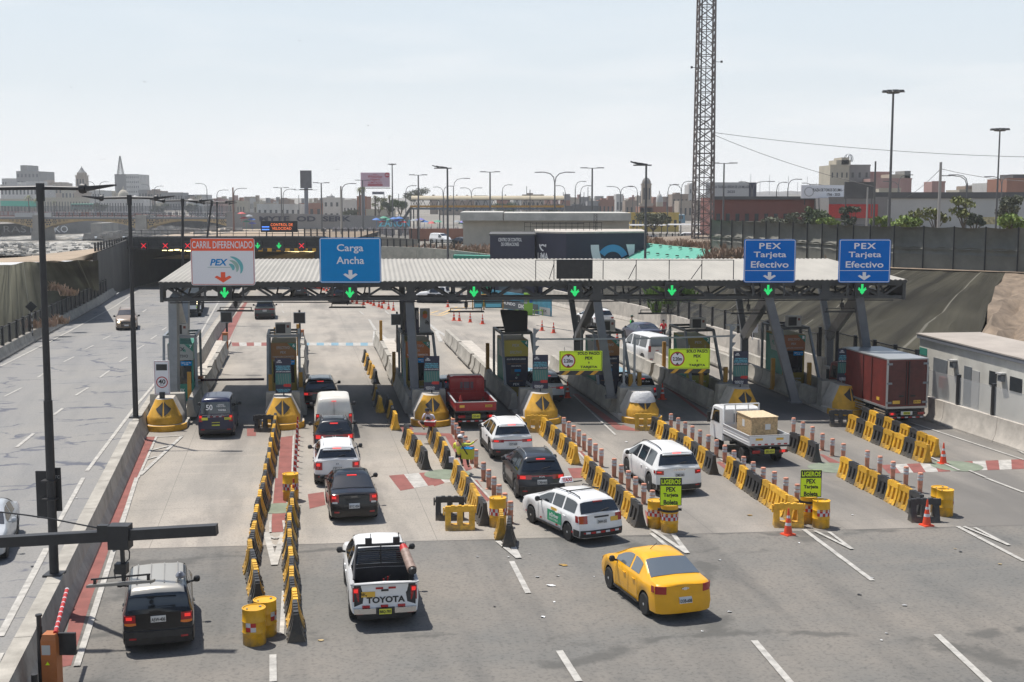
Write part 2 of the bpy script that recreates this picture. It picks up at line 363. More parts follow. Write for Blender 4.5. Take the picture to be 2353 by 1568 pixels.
# tunnel roads beyond the portals
# ---------------------------------------------------------------- left slope, bank and river
def cloth_mat(name,a,b_,seam,ru=1.0,rv=.09):
 m = bpy.data.materials.new(name); m.use_nodes = True; n,l = m.node_tree.nodes,m.node_tree.links; b = n['Principled BSDF']; b.inputs['Roughness'].default_value = .95; b.inputs['Specular IOR Level'].default_value = .2
 t = n.new('ShaderNodeUVMap'); t.uv_map = 'UVMap'; q = n.new('ShaderNodeMapping'); q.inputs['Scale'].default_value = (ru,rv,1); q.inputs['Rotation'].default_value = (0,0,0); l.new(t.outputs[0],q.inputs[0])
 z = n.new('ShaderNodeTexNoise'); z.inputs['Scale'].default_value = 1.0; z.inputs['Detail'].default_value = 6; z.inputs['Distortion'].default_value = .4; l.new(q.outputs[0],z.inputs[0])
 z2 = n.new('ShaderNodeTexNoise'); z2.inputs['Scale'].default_value = .18; z2.inputs['Detail'].default_value = 6; l.new(t.outputs[0],z2.inputs[0])
 r = n.new('ShaderNodeMapRange'); r.inputs[1].default_value = .34; r.inputs[2].default_value = .66; l.new(z.outputs[0],r.inputs[0]); x = n.new('ShaderNodeMix'); x.data_type = 'RGBA'; l.new(r.outputs[0],x.inputs[0]); x.inputs[6].default_value = (*a,1); x.inputs[7].default_value = (*b_,1)
 r2 = n.new('ShaderNodeMapRange'); r2.inputs[1].default_value = .45; r2.inputs[2].default_value = .7; r2.inputs[4].default_value = .7; l.new(z2.outputs[0],r2.inputs[0]); x2 = n.new('ShaderNodeMix'); x2.data_type = 'RGBA'; l.new(r2.outputs[0],x2.inputs[0]); l.new(x.outputs[2],x2.inputs[6]); x2.inputs[7].default_value = (*[v*.6 for v in a],1)
 w = n.new('ShaderNodeTexWave'); w.bands_direction = 'X'; w.inputs['Scale'].default_value = .055; w.inputs['Distortion'].default_value = .8; w.inputs['Detail Scale'].default_value = .3; l.new(t.outputs[0],w.inputs[0]); r3 = n.new('ShaderNodeMapRange'); r3.inputs[1].default_value = .9993; r3.inputs[2].default_value = .9998; r3.inputs[4].default_value = .6; l.new(w.outputs[1],r3.inputs[0])
 x3 = n.new('ShaderNodeMix'); x3.data_type = 'RGBA'; l.new(r3.outputs[0],x3.inputs[0]); l.new(x2.outputs[2],x3.inputs[6]); x3.inputs[7].default_value = (*seam,1); l.new(x3.outputs[2],b.inputs['Base Color'])
 p = n.new('ShaderNodeBump'); p.inputs['Strength'].default_value = 1; p.inputs['Distance'].default_value = .35; l.new(z.outputs[0],p.inputs['Height']); l.new(p.outputs[0],b.inputs['Normal']); return m
def uvgrid(o,rows,vlen):
 me = o.data; uv = me.uv_layers.new(name='UVMap'); nx = len(rows[0]); co = []; s = 0
 for j,r in enumerate(rows):
  if j: s += (Vector(rows[j][nx-1])-Vector(rows[j-1][nx-1])).length
  for i in range(nx): co.append((s,vlen*i/(nx-1)))
 for lp in me.loops: uv.data[lp.index].uv = co[lp.vertex_index]
 return o
GEO = cloth_mat('geotextile',(.062,.060,.040),(.15,.143,.10),(.26,.25,.21))
def top_l(x,y): return G(x,y,5.5)
toe = [(lefx(d)-.9,d,.15) for d in (40,60,85.5,106,132,137.5)]
tp = [G(-560,700,5.5),G(-260,650,5.5),top_l(0,611),top_l(70,602),top_l(150,600),top_l(226,598)]
mb = MB(); rows = []
for i in range(len(toe)-1):
 for k in range(6):
  t = k/6; a = Vector(toe[i]).lerp(Vector(toe[i+1]),t); b = tp[i].lerp(tp[i+1],t); rows.append((a,b))
rows.append((Vector(toe[-1]),tp[-1]))
gr = []
for j,(a,b) in enumerate(rows):
 r = []
 for k in range(13):
  t = k/12; p = a.lerp(b,t); bul = sin(pi*t)*.5+.12*sin(j*1.3+k*.4); r.append(p+Vector((-.2,0,1))*bul*(.5 if k else 0))
 gr.append(r)
mb.grid(gr); struct(uvgrid(mb.build('left_embankment',GEO,fix=False),gr,12))
SAND = M('sand_bank',(.33,.255,.18),.95,var=.25,vs=.25,bump=.5,bs=1.5)
def gravel_mat():
 m = bpy.data.materials.new('river_gravel'); m.use_nodes = True; n,l = m.node_tree.nodes,m.node_tree.links; b = n['Principled BSDF']; b.inputs['Roughness'].default_value = .9
 t = n.new('ShaderNodeTexCoord'); q = n.new('ShaderNodeMapping'); q.inputs['Scale'].default_value = (1.0,.16,.01); l.new(t.outputs['Object'],q.inputs[0])
 v = n.new('ShaderNodeTexVoronoi'); v.inputs['Scale'].default_value = 1.0; l.new(q.outputs[0],v.inputs[0])
 r = n.new('ShaderNodeValToRGB'); r.color_ramp.elements[0].color = (.07,.07,.06,1); r.color_ramp.elements[1].color = (.46,.44,.40,1); r.color_ramp.elements[0].position = .2; r.color_ramp.elements[1].position = .75
 s = n.new('ShaderNodeSeparateColor'); l.new(v.outputs['Color'],s.inputs[0]); l.new(s.outputs[0],r.inputs[0])
 z = n.new('ShaderNodeTexNoise'); z.inputs['Scale'].default_value = .12; z.inputs['Detail'].default_value = 5; l.new(q.outputs[0],z.inputs[0])
 x = n.new('ShaderNodeMix'); x.data_type = 'RGBA'; x.blend_type = 'MULTIPLY'; x.inputs[0].default_value = .8; r2 = n.new('ShaderNodeValToRGB'); r2.color_ramp.elements[0].position = .35; r2.color_ramp.elements[0].color = (.38,.34,.27,1); r2.color_ramp.elements[1].position = .6
 l.new(z.outputs[0],r2.inputs[0]); l.new(r.outputs[0],x.inputs[6]); l.new(r2.outputs[0],x.inputs[7]); l.new(x.outputs[2],b.inputs['Base Color'])
 p = n.new('ShaderNodeBump'); p.inputs['Strength'].default_value = 1; p.inputs['Distance'].default_value = .3; l.new(v.outputs['Distance'],p.inputs['Height']); p.invert = True; l.new(p.outputs[0],b.inputs['Normal'])
 return m
RIVT = [(100,5.5),(118,5.35),(150,3.6),(200,1.2),(260,-1.4),(400,-4),(650,-4),(760,2.5),(1500,4)]
def bankx(d): return interp(d,[(90,-36),(118,-39),(160,-52),(200,-66),(260,-82),(400,-92),(520,-98),(800,-100)])
def near_noise(x,y): return .5*sin(x*.31+y*.07)+.35*sin(x*.11-y*.19)+.2*sin(x*.9+y*.4)
mb = MB(); ds = [112,116,121,127,134,142,151,162,175,190];
mb.grid([[((lefx(d)-.75 if d < 156.4 else -46.5)+x,d,interp(d,RIVT)*(1 if x < -4 else 1)+(.15*near_noise(x,d) if x < -3 else .05)-(.9 if x < -42 else 0)+max(0,(5.3-interp(d,RIVT))*(1+x/14)) *(1 if x > -14 else 0)) for x in [-330,-250,-180,-140,-110,-90,-75,-62,-50,-40,-30,-22,-15,-8,-3,0]] for d in ds])
mb.grid([[(x,d,5.36+.05*near_noise(x,d)) for x in (-46.5,-40,-34,-28,-22.5)] for d in (156.9,170,190,215)])
# -- two sheets: sand near and along the right bank, gravel over the bed
struct(mb.build('sand_bank',SAND))
mb = MB(); ds = [136,146,158,172,190,215,245,280,330,400,480,600,700]
mb.grid([[(bankx(d)-4-k*k*.9*(1+d/300)-(10-5*sin(d*.03))*(1 if k < 1 else 0)*0,d,interp(d,RIVT)+.45+.2*near_noise(k*7,d)) for k in range(0,17)] for d in ds])
struct(mb.build('riverbed',gravel_mat()))
WATER = M('river_water',(.20,.22,.22),.25,var=.3,vs=.2,stretch=(.3,1,1))
mb = MB(); mb.grid([[(-150,d,interp(d,RIVT)+1.15),(-103 if d < 500 else -90,d,interp(d,RIVT)+1.15)] for d in (430,470,520,600)]); struct(mb.build('river_water',WATER))
# right bank of the river and the level of the city
CT = [(165,3.0),(260,2.6),(420,1.6),(700,2.6),(1500,7.5),(1735,9.6)]
mb = MB(); ds = [161,175,200,260,330,420,560,700,900,1200,1500,1735]
def lb(d): return (-34 if d < 175 else bankx(d)+2) if d < 700 else -1780
mb.grid([[(lb(d)+(1780-lb(d))*(k/14)**2.2 if d < 700 else -1780+3560*k/14,d,interp(d,CT)) for k in range(15)] for d in ds])
struct(mb.build('city_ground',CITY,smooth=False))
mb = MB(); ds = [165,200,260,400,560,700]
mb.grid([[(bankx(d)-2,d,interp(d,RIVT)),(bankx(d)+6,d,interp(d,CT)+.2),(bankx(d)+40,d,interp(d,CT)+.1)] for d in ds]); struct(mb.build('river_embankment',EARTH))
mb = MB(); mb.grid([[(x,d,z) for x in (-1700,-600,-330,-205,-190 if d < 600 else -150)] for d,z in ((470,1.2),(700,2.2),(760,3.0),(900,4.2),(1500,7.6))]); struct(mb.build('far_river_bank',CITY,smooth=False))
# ---------------------------------------------------------------- right-hand slope
SLOPE = cloth_mat('netted_slope',(.020,.0185,.014),(.070,.065,.047),(.19,.18,.15))
ROCK = M('rocky_earth',(.21,.16,.115),.95,var=.45,vs=1.3,bump=1.0,bs=1.8)
C5 = 5.7
top = [(12,160),(17.5,135),(23.5,115),(28.6,99),(33.5,95),(36.4,93),(50,83),(64,74)]
bot = [(rigx(150)+.6,150),(rigx(128)+.6,128),(rigx(108)+.6,108),(rigx(92)+.8,92),(rigx(80)+1.2,80),(25.0,70),(29.5,65),(44,54)]
def slope_rows(i0,i1,n=8,m=14,amp=.45):
 rows = []
 for i in range(i0,i1):
  for k in range(n+(1 if i == i1-1 else 0)):
   t = k/n; a = Vector((*bot[i],.1)).lerp(Vector((*bot[i+1],.1)),t); b = Vector((*top[i],C5)).lerp(Vector((*top[i+1],C5)),t); r = []
   for j in range(m+1):
    u = j/m; p = a.lerp(b,u); h = sin(pi*u)*.35+amp*(sin(i*9+k*2.1+j*.5)+.6*sin(k*3.7+j*1.9))*.5*(sin(pi*u))
    r.append(p+Vector((-.4,-.4,.8))*h)
   rows.append(r)
 return rows
sr_ = slope_rows(0,5); mb = MB(); mb.grid(sr_); struct(uvgrid(mb.build('right_embankment',SLOPE,fix=False),sr_,12))
mb = MB(); mb.grid(slope_rows(5,7,16,18,.9)); struct(mb.build('rocky_embankment',ROCK))
mb = MB(); mb.grid([[(top[i][0]-(.3 if i < 6 else .3),top[i][1]-.3,C5),(top[i][0]+.9,top[i][1]+1.6,C5+.15),(top[i][0]+60,top[i][1]+90,5.2)] for i in range(8)]); struct(mb.build('upper_terrace',ROCK,smooth=False))
# ---------------------------------------------------------------- painted marks
def strip_mesh(lst,z=.006,w=.13):
 mb = MB()
 for ie,e in enumerate(lst):
  z += .00025; a,b = G(*e[0]),G(*e[1]); ww = e[2] if len(e) > 2 else w; d = (b-a).normalized(); n = Vector((-d.y,d.x,0))*ww/2; h = Vector((0,0,z))
  mb.quad(a-n+h,b-n+h,b+n+h,a+n+h)
 return mb
def polys(lst,z=.006):
 mb = MB()
 for p in lst: mb.add([G(*q)+Vector((0,0,z)) for q in p],[tuple(range(len(p)))])
 return mb
def c1(x,y): return (x/4,708+y/4)
def c2(x,y): return (588.3+x/4,708+y/4)
def c3(x,y): return (1176.5+x/4,708+y/4)
def c4(x,y): return (1764.7+x/4,708+y/4)
def e1(x,y): return (x/3.345,1099.5+y/3.345)
def e2(x,y): return (588.3+x/3.345,1099.5+y/3.345)
def e3(x,y): return (1176.5+x/4,1099.5+y/4)
def e4(x,y): return (1764.7+x/4,1099.5+y/4)
W_ = [  # lane dashes and edge lines
 (c1(40,815),c1(200,735)),(c1(345,640),c1(425,590)),(c1(585,497),c1(680,450)),(c1(780,383),c1(860,345)),(c1(945,290),c1(1018,255)),(c1(1120,205),c1(1180,172)),(c1(1310,40),c1(1345,15)),
 (c1(150,1285),c1(310,1155),.16),(c1(495,985),c1(575,925),.16),(c1(697,805),c1(808,735),.15),(c1(918,642),c1(1005,577)),(c1(1098,497),c1(1172,453)),(c1(1257,385),c1(1325,342)),(c1(1385,290),c1(1440,253)),(c1(1490,207),c1(1530,180)),(c1(1600,120),c1(1640,90)),
 ((400,688),(407,678)),((376,655+9),(372,672)),((421,672),(424,666)),
 (e1(0,1220),e1(360,540),.2),(e1(430,380),e1(640,0),.16),(c1(800,1500),c1(1235,920),.16),(c1(1235,920),c1(1430,690),.16),((357,880),(430,800),.16),((456,776),(495,707),.16),((495,707),(505,690),.16),
 ((0,843),(103,792),.16),((103,792),(152,766),.16),((152,766),(264,705),.16),((264,705),(312,672),.16),(e1(-60,1480),e1(0,1350),.2),
 # approach lanes, near to far
 (e2(130,1360),e2(132,1568),.17),(e2(215,870),e2(198,1205),.12),
 (e2(1965,642),e2(2092,887),.17),(e3(0,765),e3(150,1060),.01),
 (e3(1280,510),e3(1425,630),.15),(e4(330,475),e4(960,945),.16),(e4(1740,445),e4(2353,765),.16),
 ((1285,1497),(1330,1568),.18),(e3(2225,1497),(1822,1578),.18),
 ((2153,1460),(2290,1588),.18),((2092,972),(2353,1058),.12),(e4(2000,0),e4(2353,135),.14),
 (c3(950,1170),c3(560,800),.1),
 # inside the plaza
 ((649,715),(652,720)),((651,739),(652,743)),((654,758),(655,764)),((649,705),(649,699)),((915,740),(925,750),.14),((885,715),(894,723),.14),((848,735),(864,760),.18),((826,716),(836,724),.12),
 ((848,735),(862,760),.16),((862,762),(860,788),.3),((864,762),(896,787),.3),((982,742),(1003,760),.3),((1002,762),(1013,786),.3),((1004,760),(1045,786),.3),
 (c3(240,440),c3(420,600),.3),(c3(270,480),c3(430,520),.6),(c3(300,520),c3(440,555),.6),
 ((1404,752),(1480,770),.14),((1530,800),(1640,835),.14),
 # hatch by the nose of the left island
 (c1(1440,1185),c1(1270,1567),.10),(c1(1440,1190),c1(1690,1175),.10),(c1(1670,1185),c1(1290,1540),.16),(c1(1400,1310),c1(1560,1270),.14),(c1(1340,1400),c1(1440,1370),.14),
 # outlines of the red strips
 (e1(1050,0),e1(590,1450),.16),(e1(915,0),e1(800,380),.10),(e1(690,560),e1(470,1170),.14),(c1(1340,1180),c1(1110,1567),.10),
 (e2(110,330),e2(110,420),.08),(e2(210,330),e2(222,420),.08),(c2(345,1180),c2(330,1567),.07),(c2(150,1250),c2(60,1567),.01),
 ]
# chevron tips on the asphalt
def vtip(a,b,tip,w=.16): return [(a,tip,w),(b,tip,w)]
WZ = W_; W_ += vtip(e2(78,420),e2(215,420),e2(142,672),.2)+[(e2(105,450),e2(150,470),.12),(e2(195,450),e2(150,470),.12),(e2(110,508),e2(150,530),.12),(e2(190,508),e2(150,530),.12)]
W_ += vtip(e2(1860,490),e2(1935,450),e2(2020,620),.18)+vtip(e3(1290,480),e3(1480,520),e3(1612,697),.16)+vtip(e4(430,490),e4(560,500),e4(772,658),.12)+vtip(e4(1800,450),e4(1900,460),e4(2218,623),.12)
W_ += [(e2(1650,0),e2(1810,170),.10),(c3(1910,1390),c3(2353,1640),.12),(c4(1850,1500),c4(2010,1568),.12),(c3(610,1330),c3(810,1560),.10),(c4(1500,1380),c4(1760,1500),.12),(c4(2260,1290),c4(2353,1345),.1)]
o = strip_mesh(W_,.016).build('white_road_marks',LINE,smooth=False); struct(o)
# white, red and blue blocks of the rumble strips
def blocks(a,b,c_,d_,n,cols,z=.006,skip=()):
 """quad a-b (far edge) c_-d_ (near edge), n blocks"""
 A,B,C_,D_ = [G(*p) for p in (a,b,c_,d_)]; out = {}
 for i in range(n):
  if i in skip: continue
  t,u = i/n,(i+1)/n; out.setdefault(cols[i % len(cols)],[]).append([A.lerp(B,t),A.lerp(B,u),C_.lerp(D_,u),C_.lerp(D_,t)])
 return out
ZC = [.0052]
mk = {'w': MB(),'r': MB(),'b': MB(),'g': MB(),'y': MB()}
def addb(dct,z=.0065):
 ZC[0] += .0002; z = ZC[0]
 for k,l in dct.items():
  for q in l: mk[k].quad(*[p+Vector((0,0,z)) for p in q])
addb(blocks((532,787.5),(618,787.5),(534,796),(617,795),5,'rw'))
addb(blocks((694,788),(862,788),(694,794),(862,795),10,'bw'))
addb(blocks(e2(1020,-20),e2(1480,-60),e2(1110,96),e2(1530,22),4,'rw'))
addb(blocks(c2(1520,1520),c2(1720,1490),c2(1640,1640),c2(1830,1580),2,'rw'))
addb(blocks(e2(398,122),e2(520,105),e2(412,235),e2(535,205),1,'r'))
addb(blocks(c4(660,1460),c4(2353,1390),c4(760,1535),c4(2353,1480),14,'wr',skip=(0,1,2)))
addb(blocks(c3(510,1475),c3(640,1470),c3(560,1567),c3(740,1560),1,'r'))
addb(blocks(c1(2270,1110),c1(2353,1110),c1(2270,1178),c1(2353,1178),1,'r'))
def poly(k,*pts,z=.006):
 ZC[0] += .0002; z = ZC[0]; mk[k].add([G(*p)+Vector((0,0,z)) for p in pts],[tuple(range(len(pts)))])
# long red strips
poly('r',e1(940,0),e1(1045,0),e1(860,480),e1(700,930),e1(545,1440),e1(455,1455),e1(568,930),e1(722,500))
poly('r',c1(1340,1185),c1(1425,1185),c1(1255,1567),c1(1150,1567))
poly('r',(563,694),(569,694),(524,787),(493,787))
poly('r',c2(225,1190),c2(340,1175),c2(320,1567),c2(200,1567)); poly('r',e2(148,0),e2(240,0),e2(222,412),e2(112,418))
poly('r',c2(1440,1145),c2(1790,1155),c2(1990,1480),c2(1930,1500),c2(1740,1180),c2(1440,1165)); poly('r',e2(1640,15),e2(1700,15),e2(1800,165),e2(1775,180))
poly('r',c2(1330,1090),c2(1420,1085),c2(1450,1120),c2(1350,1150))
poly('r',c3(540,790),c3(600,790),c3(1040,1115),c3(960,1120)); poly('r',c3(1400,720),c3(1440,720),c3(1915,1080),c3(1850,1055))
poly('r',c3(960,1120),c3(1020,1075),c3(1170,1125),c3(1170,1135))
poly('r',c3(600,1310),c3(640,1320),c3(905,1567),c3(850,1567)); poly('r',e3(1220,290),e3(1275,345),e3(1290,410),e3(1240,420))
poly('r',c3(1880,1420),c3(1910,1410),c3(2100,1540),c3(2060,1567)); poly('r',c4(470,1345),c4(510,1350),c4(670,1425),c4(670,1450),c4(600,1450))
poly('r',c4(1690,1480),c4(1800,1470),c4(1840,1495),c4(1745,1500))
poly('b',c2(1790,325),c2(1850,325),c2(2170,640),c2(2140,645),c2(2110,600),c2(1960,470))
poly('b',c3(700,500),c3(960,520),c3(1120,620),c3(980,590)); poly('b',c3(120,540),c3(200,560),c3(230,620),c3(150,600)); poly('b',c3(1200,585),c3(1290,590),c3(1340,625),c3(1200,625))
def disc(k,x,y,r,z=.0145):
 c = G(x,y); mk[k].add([c+Vector((r*cos(a*pi/12),r*sin(a*pi/12),z)) for a in range(24)],[tuple(range(24))])
disc('g',*e2(175,232),.78); disc('g',*c4(1735,1455),1.05); disc('g',*c4(590,1470),1.0); disc('g',*c2(1760,1530),.95)
poly('w',c4(500,1425),c4(640,1440),c4(690,1520),c4(470,1440),z=.0045)
for a,b in (((1475,40),(1540,55)),((1600,50),(1680,25)),((1680,60),(1850,-10)),((1700,70),(1960,-20)),((1540,55),(1700,72))):
 p,q = G(*c2(*a)),G(*c2(*b)); d = (q-p).normalized(); n = Vector((-d.y,d.x,0))*.12; mk['y'].quad(p-n+Vector((0,0,.006)),q-n+Vector((0,0,.006)),q+n+Vector((0,0,.006)),p+n+Vector((0,0,.006)))
for a,b in (((1238,600),(1340,700)),):
 pass
for k,mname,mt in (('w','white_rumble_blocks',LINE),('r','red_road_marks',LRED),('b','blue_road_marks',LBLUE),('g','green_road_discs',LGREEN),('y','yellow_hatching',LYEL)):
 if mk[k].f: struct(mk[k].build(mname,mt,smooth=False))
# thin seam between asphalt and concrete
mb = MB(); mb.quad((CLX,cline(CLX)-.03,.003),(50,cline(50)-.03,.003),(50,cline(50)+.03,.003),(CLX,cline(CLX)+.03,.003)); struct(mb.build('pavement_joint',M('joint',(.12,.11,.10),.9),smooth=False))
# ================================================================ BARRIERS, CANOPY, ISLANDS
def jersey(mb,pts,h=.95,wb=.32,wt=.11,gap=.025,seg=3.6,m=0,foot=.18):
 """loft of a concrete barrier profile along pts, cut into panels by thin joints"""
 P = [Vector(p) for p in pts]; L = [0]
 for a,b in zip(P,P[1:]): L.append(L[-1]+(b-a).length)
 def at(s):
  s = min(max(s,0),L[-1]-1e-5)
  for i in range(len(L)-1):
   if s <= L[i+1]: t = (s-L[i])/(L[i+1]-L[i]); return P[i].lerp(P[i+1],t),(P[i+1]-P[i]).normalized()
 n = max(1,round(L[-1]/seg))
 for k in range(n):
  s0,s1 = L[-1]*k/n+gap/2,L[-1]*(k+1)/n-gap/2; rows = []
  for s in (s0,s1):
   p,d = at(s); r = Vector((d.y,-d.x,0)); z = Vector((0,0,1))
   rows.append([p-r*wb,p-r*wb+z*foot*.5,p-r*(wt+.07)+z*(foot+.2),p-r*wt+z*h,p+r*wt+z*h,p+r*(wt+.07)+z*(foot+.2),p+r*wb+z*foot*.5,p+r*wb])
  mb.grid(rows,m); o = len(mb.v)-16
  mb.f += [tuple(o+i for i in range(8)),tuple(o+8+i for i in reversed(range(8)))]; mb.m += [m,m]
 return mb
mb = jersey(MB(),[(medx(d)-.1,d,0) for d in (12,20,26,32.4,40,50,57)],.98,.42,.2,seg=4); c = mb.build('median_barrier',CONC,ang=20)
tag(c,'long grey concrete barrier between left road and the red-striped lane','barrier')
mb = jersey(MB(),[(medx(d)-.1+(1.1 if d > 75 else 0),d,0) for d in (57.3,66,75,84,98,112,125,140,152)],.95,.34,.14,seg=3.8); c = mb.build('median_barrier',CONC,ang=20)
tag(c,'concrete barrier behind the left toll booth running back to the tunnel','barrier')
mb = jersey(MB(),[(-27.6,106,0),(-29.8,114,0),(-33.0,130,0),(-35.8,145,0),(-37,152,0)],.9,.3,.12,seg=3.8); c = mb.build('concrete_barrier',CONC,ang=20)
tag(c,'short concrete barrier forking beside the tanker truck lane','barrier')
mb = jersey(MB(),[(lefx(d)-.45,d,0) for d in (48,60,70,85.5,98,106,120,132,140,152,155)],.8,.36,.16,seg=4); c = mb.build('edge_barrier',CONC,ang=20)
tag(c,'low concrete barrier along the far left edge of left road','barrier')
mb = jersey(MB(),[(rigx(d)+.36,d,0) for d in (30,40,50,54.8,64.3,75)],1.15,.36,.16,seg=4.6); c = mb.build('edge_barrier',CONC_L,ang=20)
tag(c,'tall pale concrete barrier in front of the white office building','barrier')
mb = jersey(MB(),[(rigx(d)+.36,d,0) for d in (75.1,83,91,99,107,113)]+[(6.5,124,0),(3.4,134,0)],1.6,.34,.14,seg=4.2); c = mb.build('edge_barrier',CONC_L,ang=20)
tag(c,'long pale concrete wall behind the grey sedan and man in red','barrier')
# ---------------------------------------------------------------- fences
FNET = M('fence_mesh',(.12,.12,.12),.7,alpha=.38)
def fence(pts,z0,z1,n_,label,name='mesh_fence',post=.09,netm=None,every=1,rail=True):
 t = thing(name,label,'fence',Vector(pts[0]))
 o = Vector(pts[0]); P = [Vector(p)-o for p in pts]; L = [0]
 for a,b in zip(P,P[1:]): L.append(L[-1]+(b-a).length)
 def at(s):
  for i in range(len(L)-1):
   if s <= L[i+1]+1e-6: return P[i].lerp(P[i+1],(s-L[i])/(L[i+1]-L[i]))
 net = MB(); net.grid([[at(L[-1]*i/60)+Vector((0,0,z0)) for i in range(61)],[at(L[-1]*i/60)+Vector((0,0,z1-.05)) for i in range(61)]])
 net.build('netting',netm or FNET,t,smooth=False)
 if rail:
  r = MB(); [r.bar(at(L[-1]*i/30)+Vector((0,0,z1-.03)),at(L[-1]*(i+1)/30)+Vector((0,0,z1-.03)),.05) for i in range(30)]; r.build('top_rail',DARK,t,smooth=False)
 me = None
 for i in range(n_+1):
  p = at(L[-1]*i/n_)
  if me is None: b = MB(); b.box(-post,post,-post,post,0,z1-z0+.08); me = b.mesh('post',DARK,smooth=False)
  ob('post',me,t,p+Vector((0,0,z0)))
 return t
fence([(lefx(d)-.45,d,0) for d in (60,70,85.5,98,106,120,132,139.5)],.8,2.1,34,'mesh fence with black posts along left slope foot')
fence([(rigx(d)+.36,d,0) for d in (76,83,91,99,107,113)]+[(6.5,124,0)],1.6,2.95,19,'mesh fence with grey posts on the pale wall below netted slope')
fence([(rigx(d)+.36,d,0) for d in (64.5,70,75.8)],1.15,3.3,5,'taller black mesh fence behind the red box truck')
# ---------------------------------------------------------------- canopy
def tY(x): return 64.4+.047*x                       # front face line of the canopy
cn = thing('toll_canopy','long corrugated steel canopy with dark trusses over the toll booths','canopy',(0,64.4,0))
XL,XR = -17.75,20.4; O = Vector((0,64.4,0))
def cp(x,dy,z): return Vector((x,tY(x)+dy,z))-O
rf = MB(); nr = 300; fr,bk,fb,bb = [],[],[],[]
for i in range(nr+1):
 t = i/nr; w = .045 if i % 2 else 0
 a = cp(XL+(XR-XL)*t,-.35,6.93+w); b_ = Vector((-19.4+(19.35+19.4)*t,76.7+.4*t,7.42+w))-O
 fr.append(a); bk.append(b_); fb.append(a-Vector((0,0,.03))); bb.append(b_-Vector((0,0,.03)))
mid = [a.lerp(b,.5) for a,b in zip(fr,bk)]
rf.grid([fr,mid,bk]); rf.grid([fb,bb]); rf.grid([fr,fb]); rf.grid([bk,bb])
ROOF = M('roof_sheet',(.335,.315,.275),.6,.1,var=.16,vs=.8,stretch=(1,.25,1))
rf.build('roof',ROOF,cn,smooth=False,fix=False)
def truss(name,x0,x1,f,zb,zt,dep,n,w=.13):
 b = MB()
 for dy in (0,dep):
  b.bar(f(x0,dy,zb),f(x1,dy,zb),w*1.5,w*1.3); b.bar(f(x0,dy,zt),f(x1,dy,zt),w*1.5,w*1.3)
  for i in range(n):
   xa,xb = x0+(x1-x0)*i/n,x0+(x1-x0)*(i+1)/n; xm = (xa+xb)/2
   b.bar(f(xa,dy,zt),f(xm,dy,zb),w*.8); b.bar(f(xm,dy,zb),f(xb,dy,zt),w*.8)
   for xx,zz,s in ((xa,zt,-1),(xm,zb,1)):
    q = .26; b.prism([f(xx-q*.55,dy-.02,zz),f(xx+q*.55,dy-.02,zz),f(xx+q,dy-.02,zz+s*.02),f(xx+q*.5,dy-.02,zz+s*.24),f(xx-q*.5,dy-.02,zz+s*.24),f(xx-q,dy-.02,zz+s*.02)],(0,-.015,0))
 for i in range(n*2+1):
  xx = x0+(x1-x0)*i/(2*n); b.bar(f(xx,0,zb),f(xx,dep,zb),w*.6); b.bar(f(xx,0,zt),f(xx,dep,zt),w*.6)
  if i % 2: b.bar(f(xx,0,zb),f(xx,dep,zt),w*.5)
 return b.build(name,STEEL,cn,smooth=False)
truss('front_truss',XL+.2,XR-.2,cp,6.03,6.72,1.1,17)
truss('rear_truss',XL-1.0,XR-1.3,lambda x,dy,z: cp(x,dy+11.0,z),6.35,7.15,.9,15,.12)
b = MB()
for x in (-17.3,-11.3,-5.2,-1,4.4,9,13.5,16,18.3,20):
 for z,ww in ((6.06,.14),(6.8,.12)):
  b.bar(cp(x,.3,z),cp(x-1.3,11.6,z+.35),ww)
 for i in range(8):
  t,u = i/8,(i+1)/8; za,zb2 = (6.06,6.8) if i % 2 else (6.8,6.06)
  b.bar(cp(x-1.3*t,.3+11.3*t,za+.35*t),cp(x-1.3*u,.3+11.3*u,zb2+.35*u),.09)
for x in [XL+.5+i*1.2 for i in range(32)]:
 b.bar(cp(x,.2,6.86),cp(x-1.2,11.6,7.28),.06,.1)
b.build('cross_truss',STEEL,cn,smooth=False)
for x0_,x1_ in ((XL,XL+.16),(XR-.16,XR)):
 b = MB(); b.prism([cp(x0_,-.1,5.9),cp(x1_,-.1,5.9),cp(x1_,-.1,6.85),cp(x0_,-.1,6.85)],(-.25,1.5,0)); b.build('end_plate',STEEL,cn,smooth=False)
b = MB(); b.bar(cp(XL,-.16,6.84),cp(XR,-.16,6.84),.12,.16); b.build('eaves_beam',STEEL,cn,smooth=False)
b = MB(); b.tube([cp(XL+.5+i*3.7,-.12,5.87+(.03 if i % 2 else 0)) for i in range(11)],.03,6); b.build('cable',DARK,cn)
def column(tf,bf,tb,bj,lightc):
 """front leg, raking leg and back leg of one frame"""
 mm = STEEL_L if lightc else COLM
 for nm,p,q,w,h in (('front_leg',tf,bf,.42,.55),('raking_leg',tf,bj,.38,.5),('rear_leg',tb,bj,.34,.42),('rear_post',bj,Vector((bj[0]+.02,bj[1]-.1,.15)),.42,.5)):
  b = MB(); b.bar(Vector(p)-O,Vector(q)-O,w,h,up=(0,1,0));
  if nm == 'front_leg': b.box(q[0]-.3,q[0]+.3,q[1]-O.y-.35,q[1]-O.y+.35,q[2]-.05,q[2]+.05)
  if nm == 'rear_post': b.cyl(Vector(bj)-O+Vector((0,-.2,.02)),Vector(bj)-O+Vector((0,.2,.02)),.26,n=16)
  b.build('column_'+nm if nm != 'rear_post' else 'column_post',mm,cn,smooth=False)
column((-17.2,64.0,6.1),(-17.35,64.2,.95),(-19.9,77,6.5),(-19.75,76,2.3),True)
column((-5.25,64.5,6.1),(-4.95,64.0,.95),(-6.75,77,6.5),(-6.55,76.3,2.2),False)
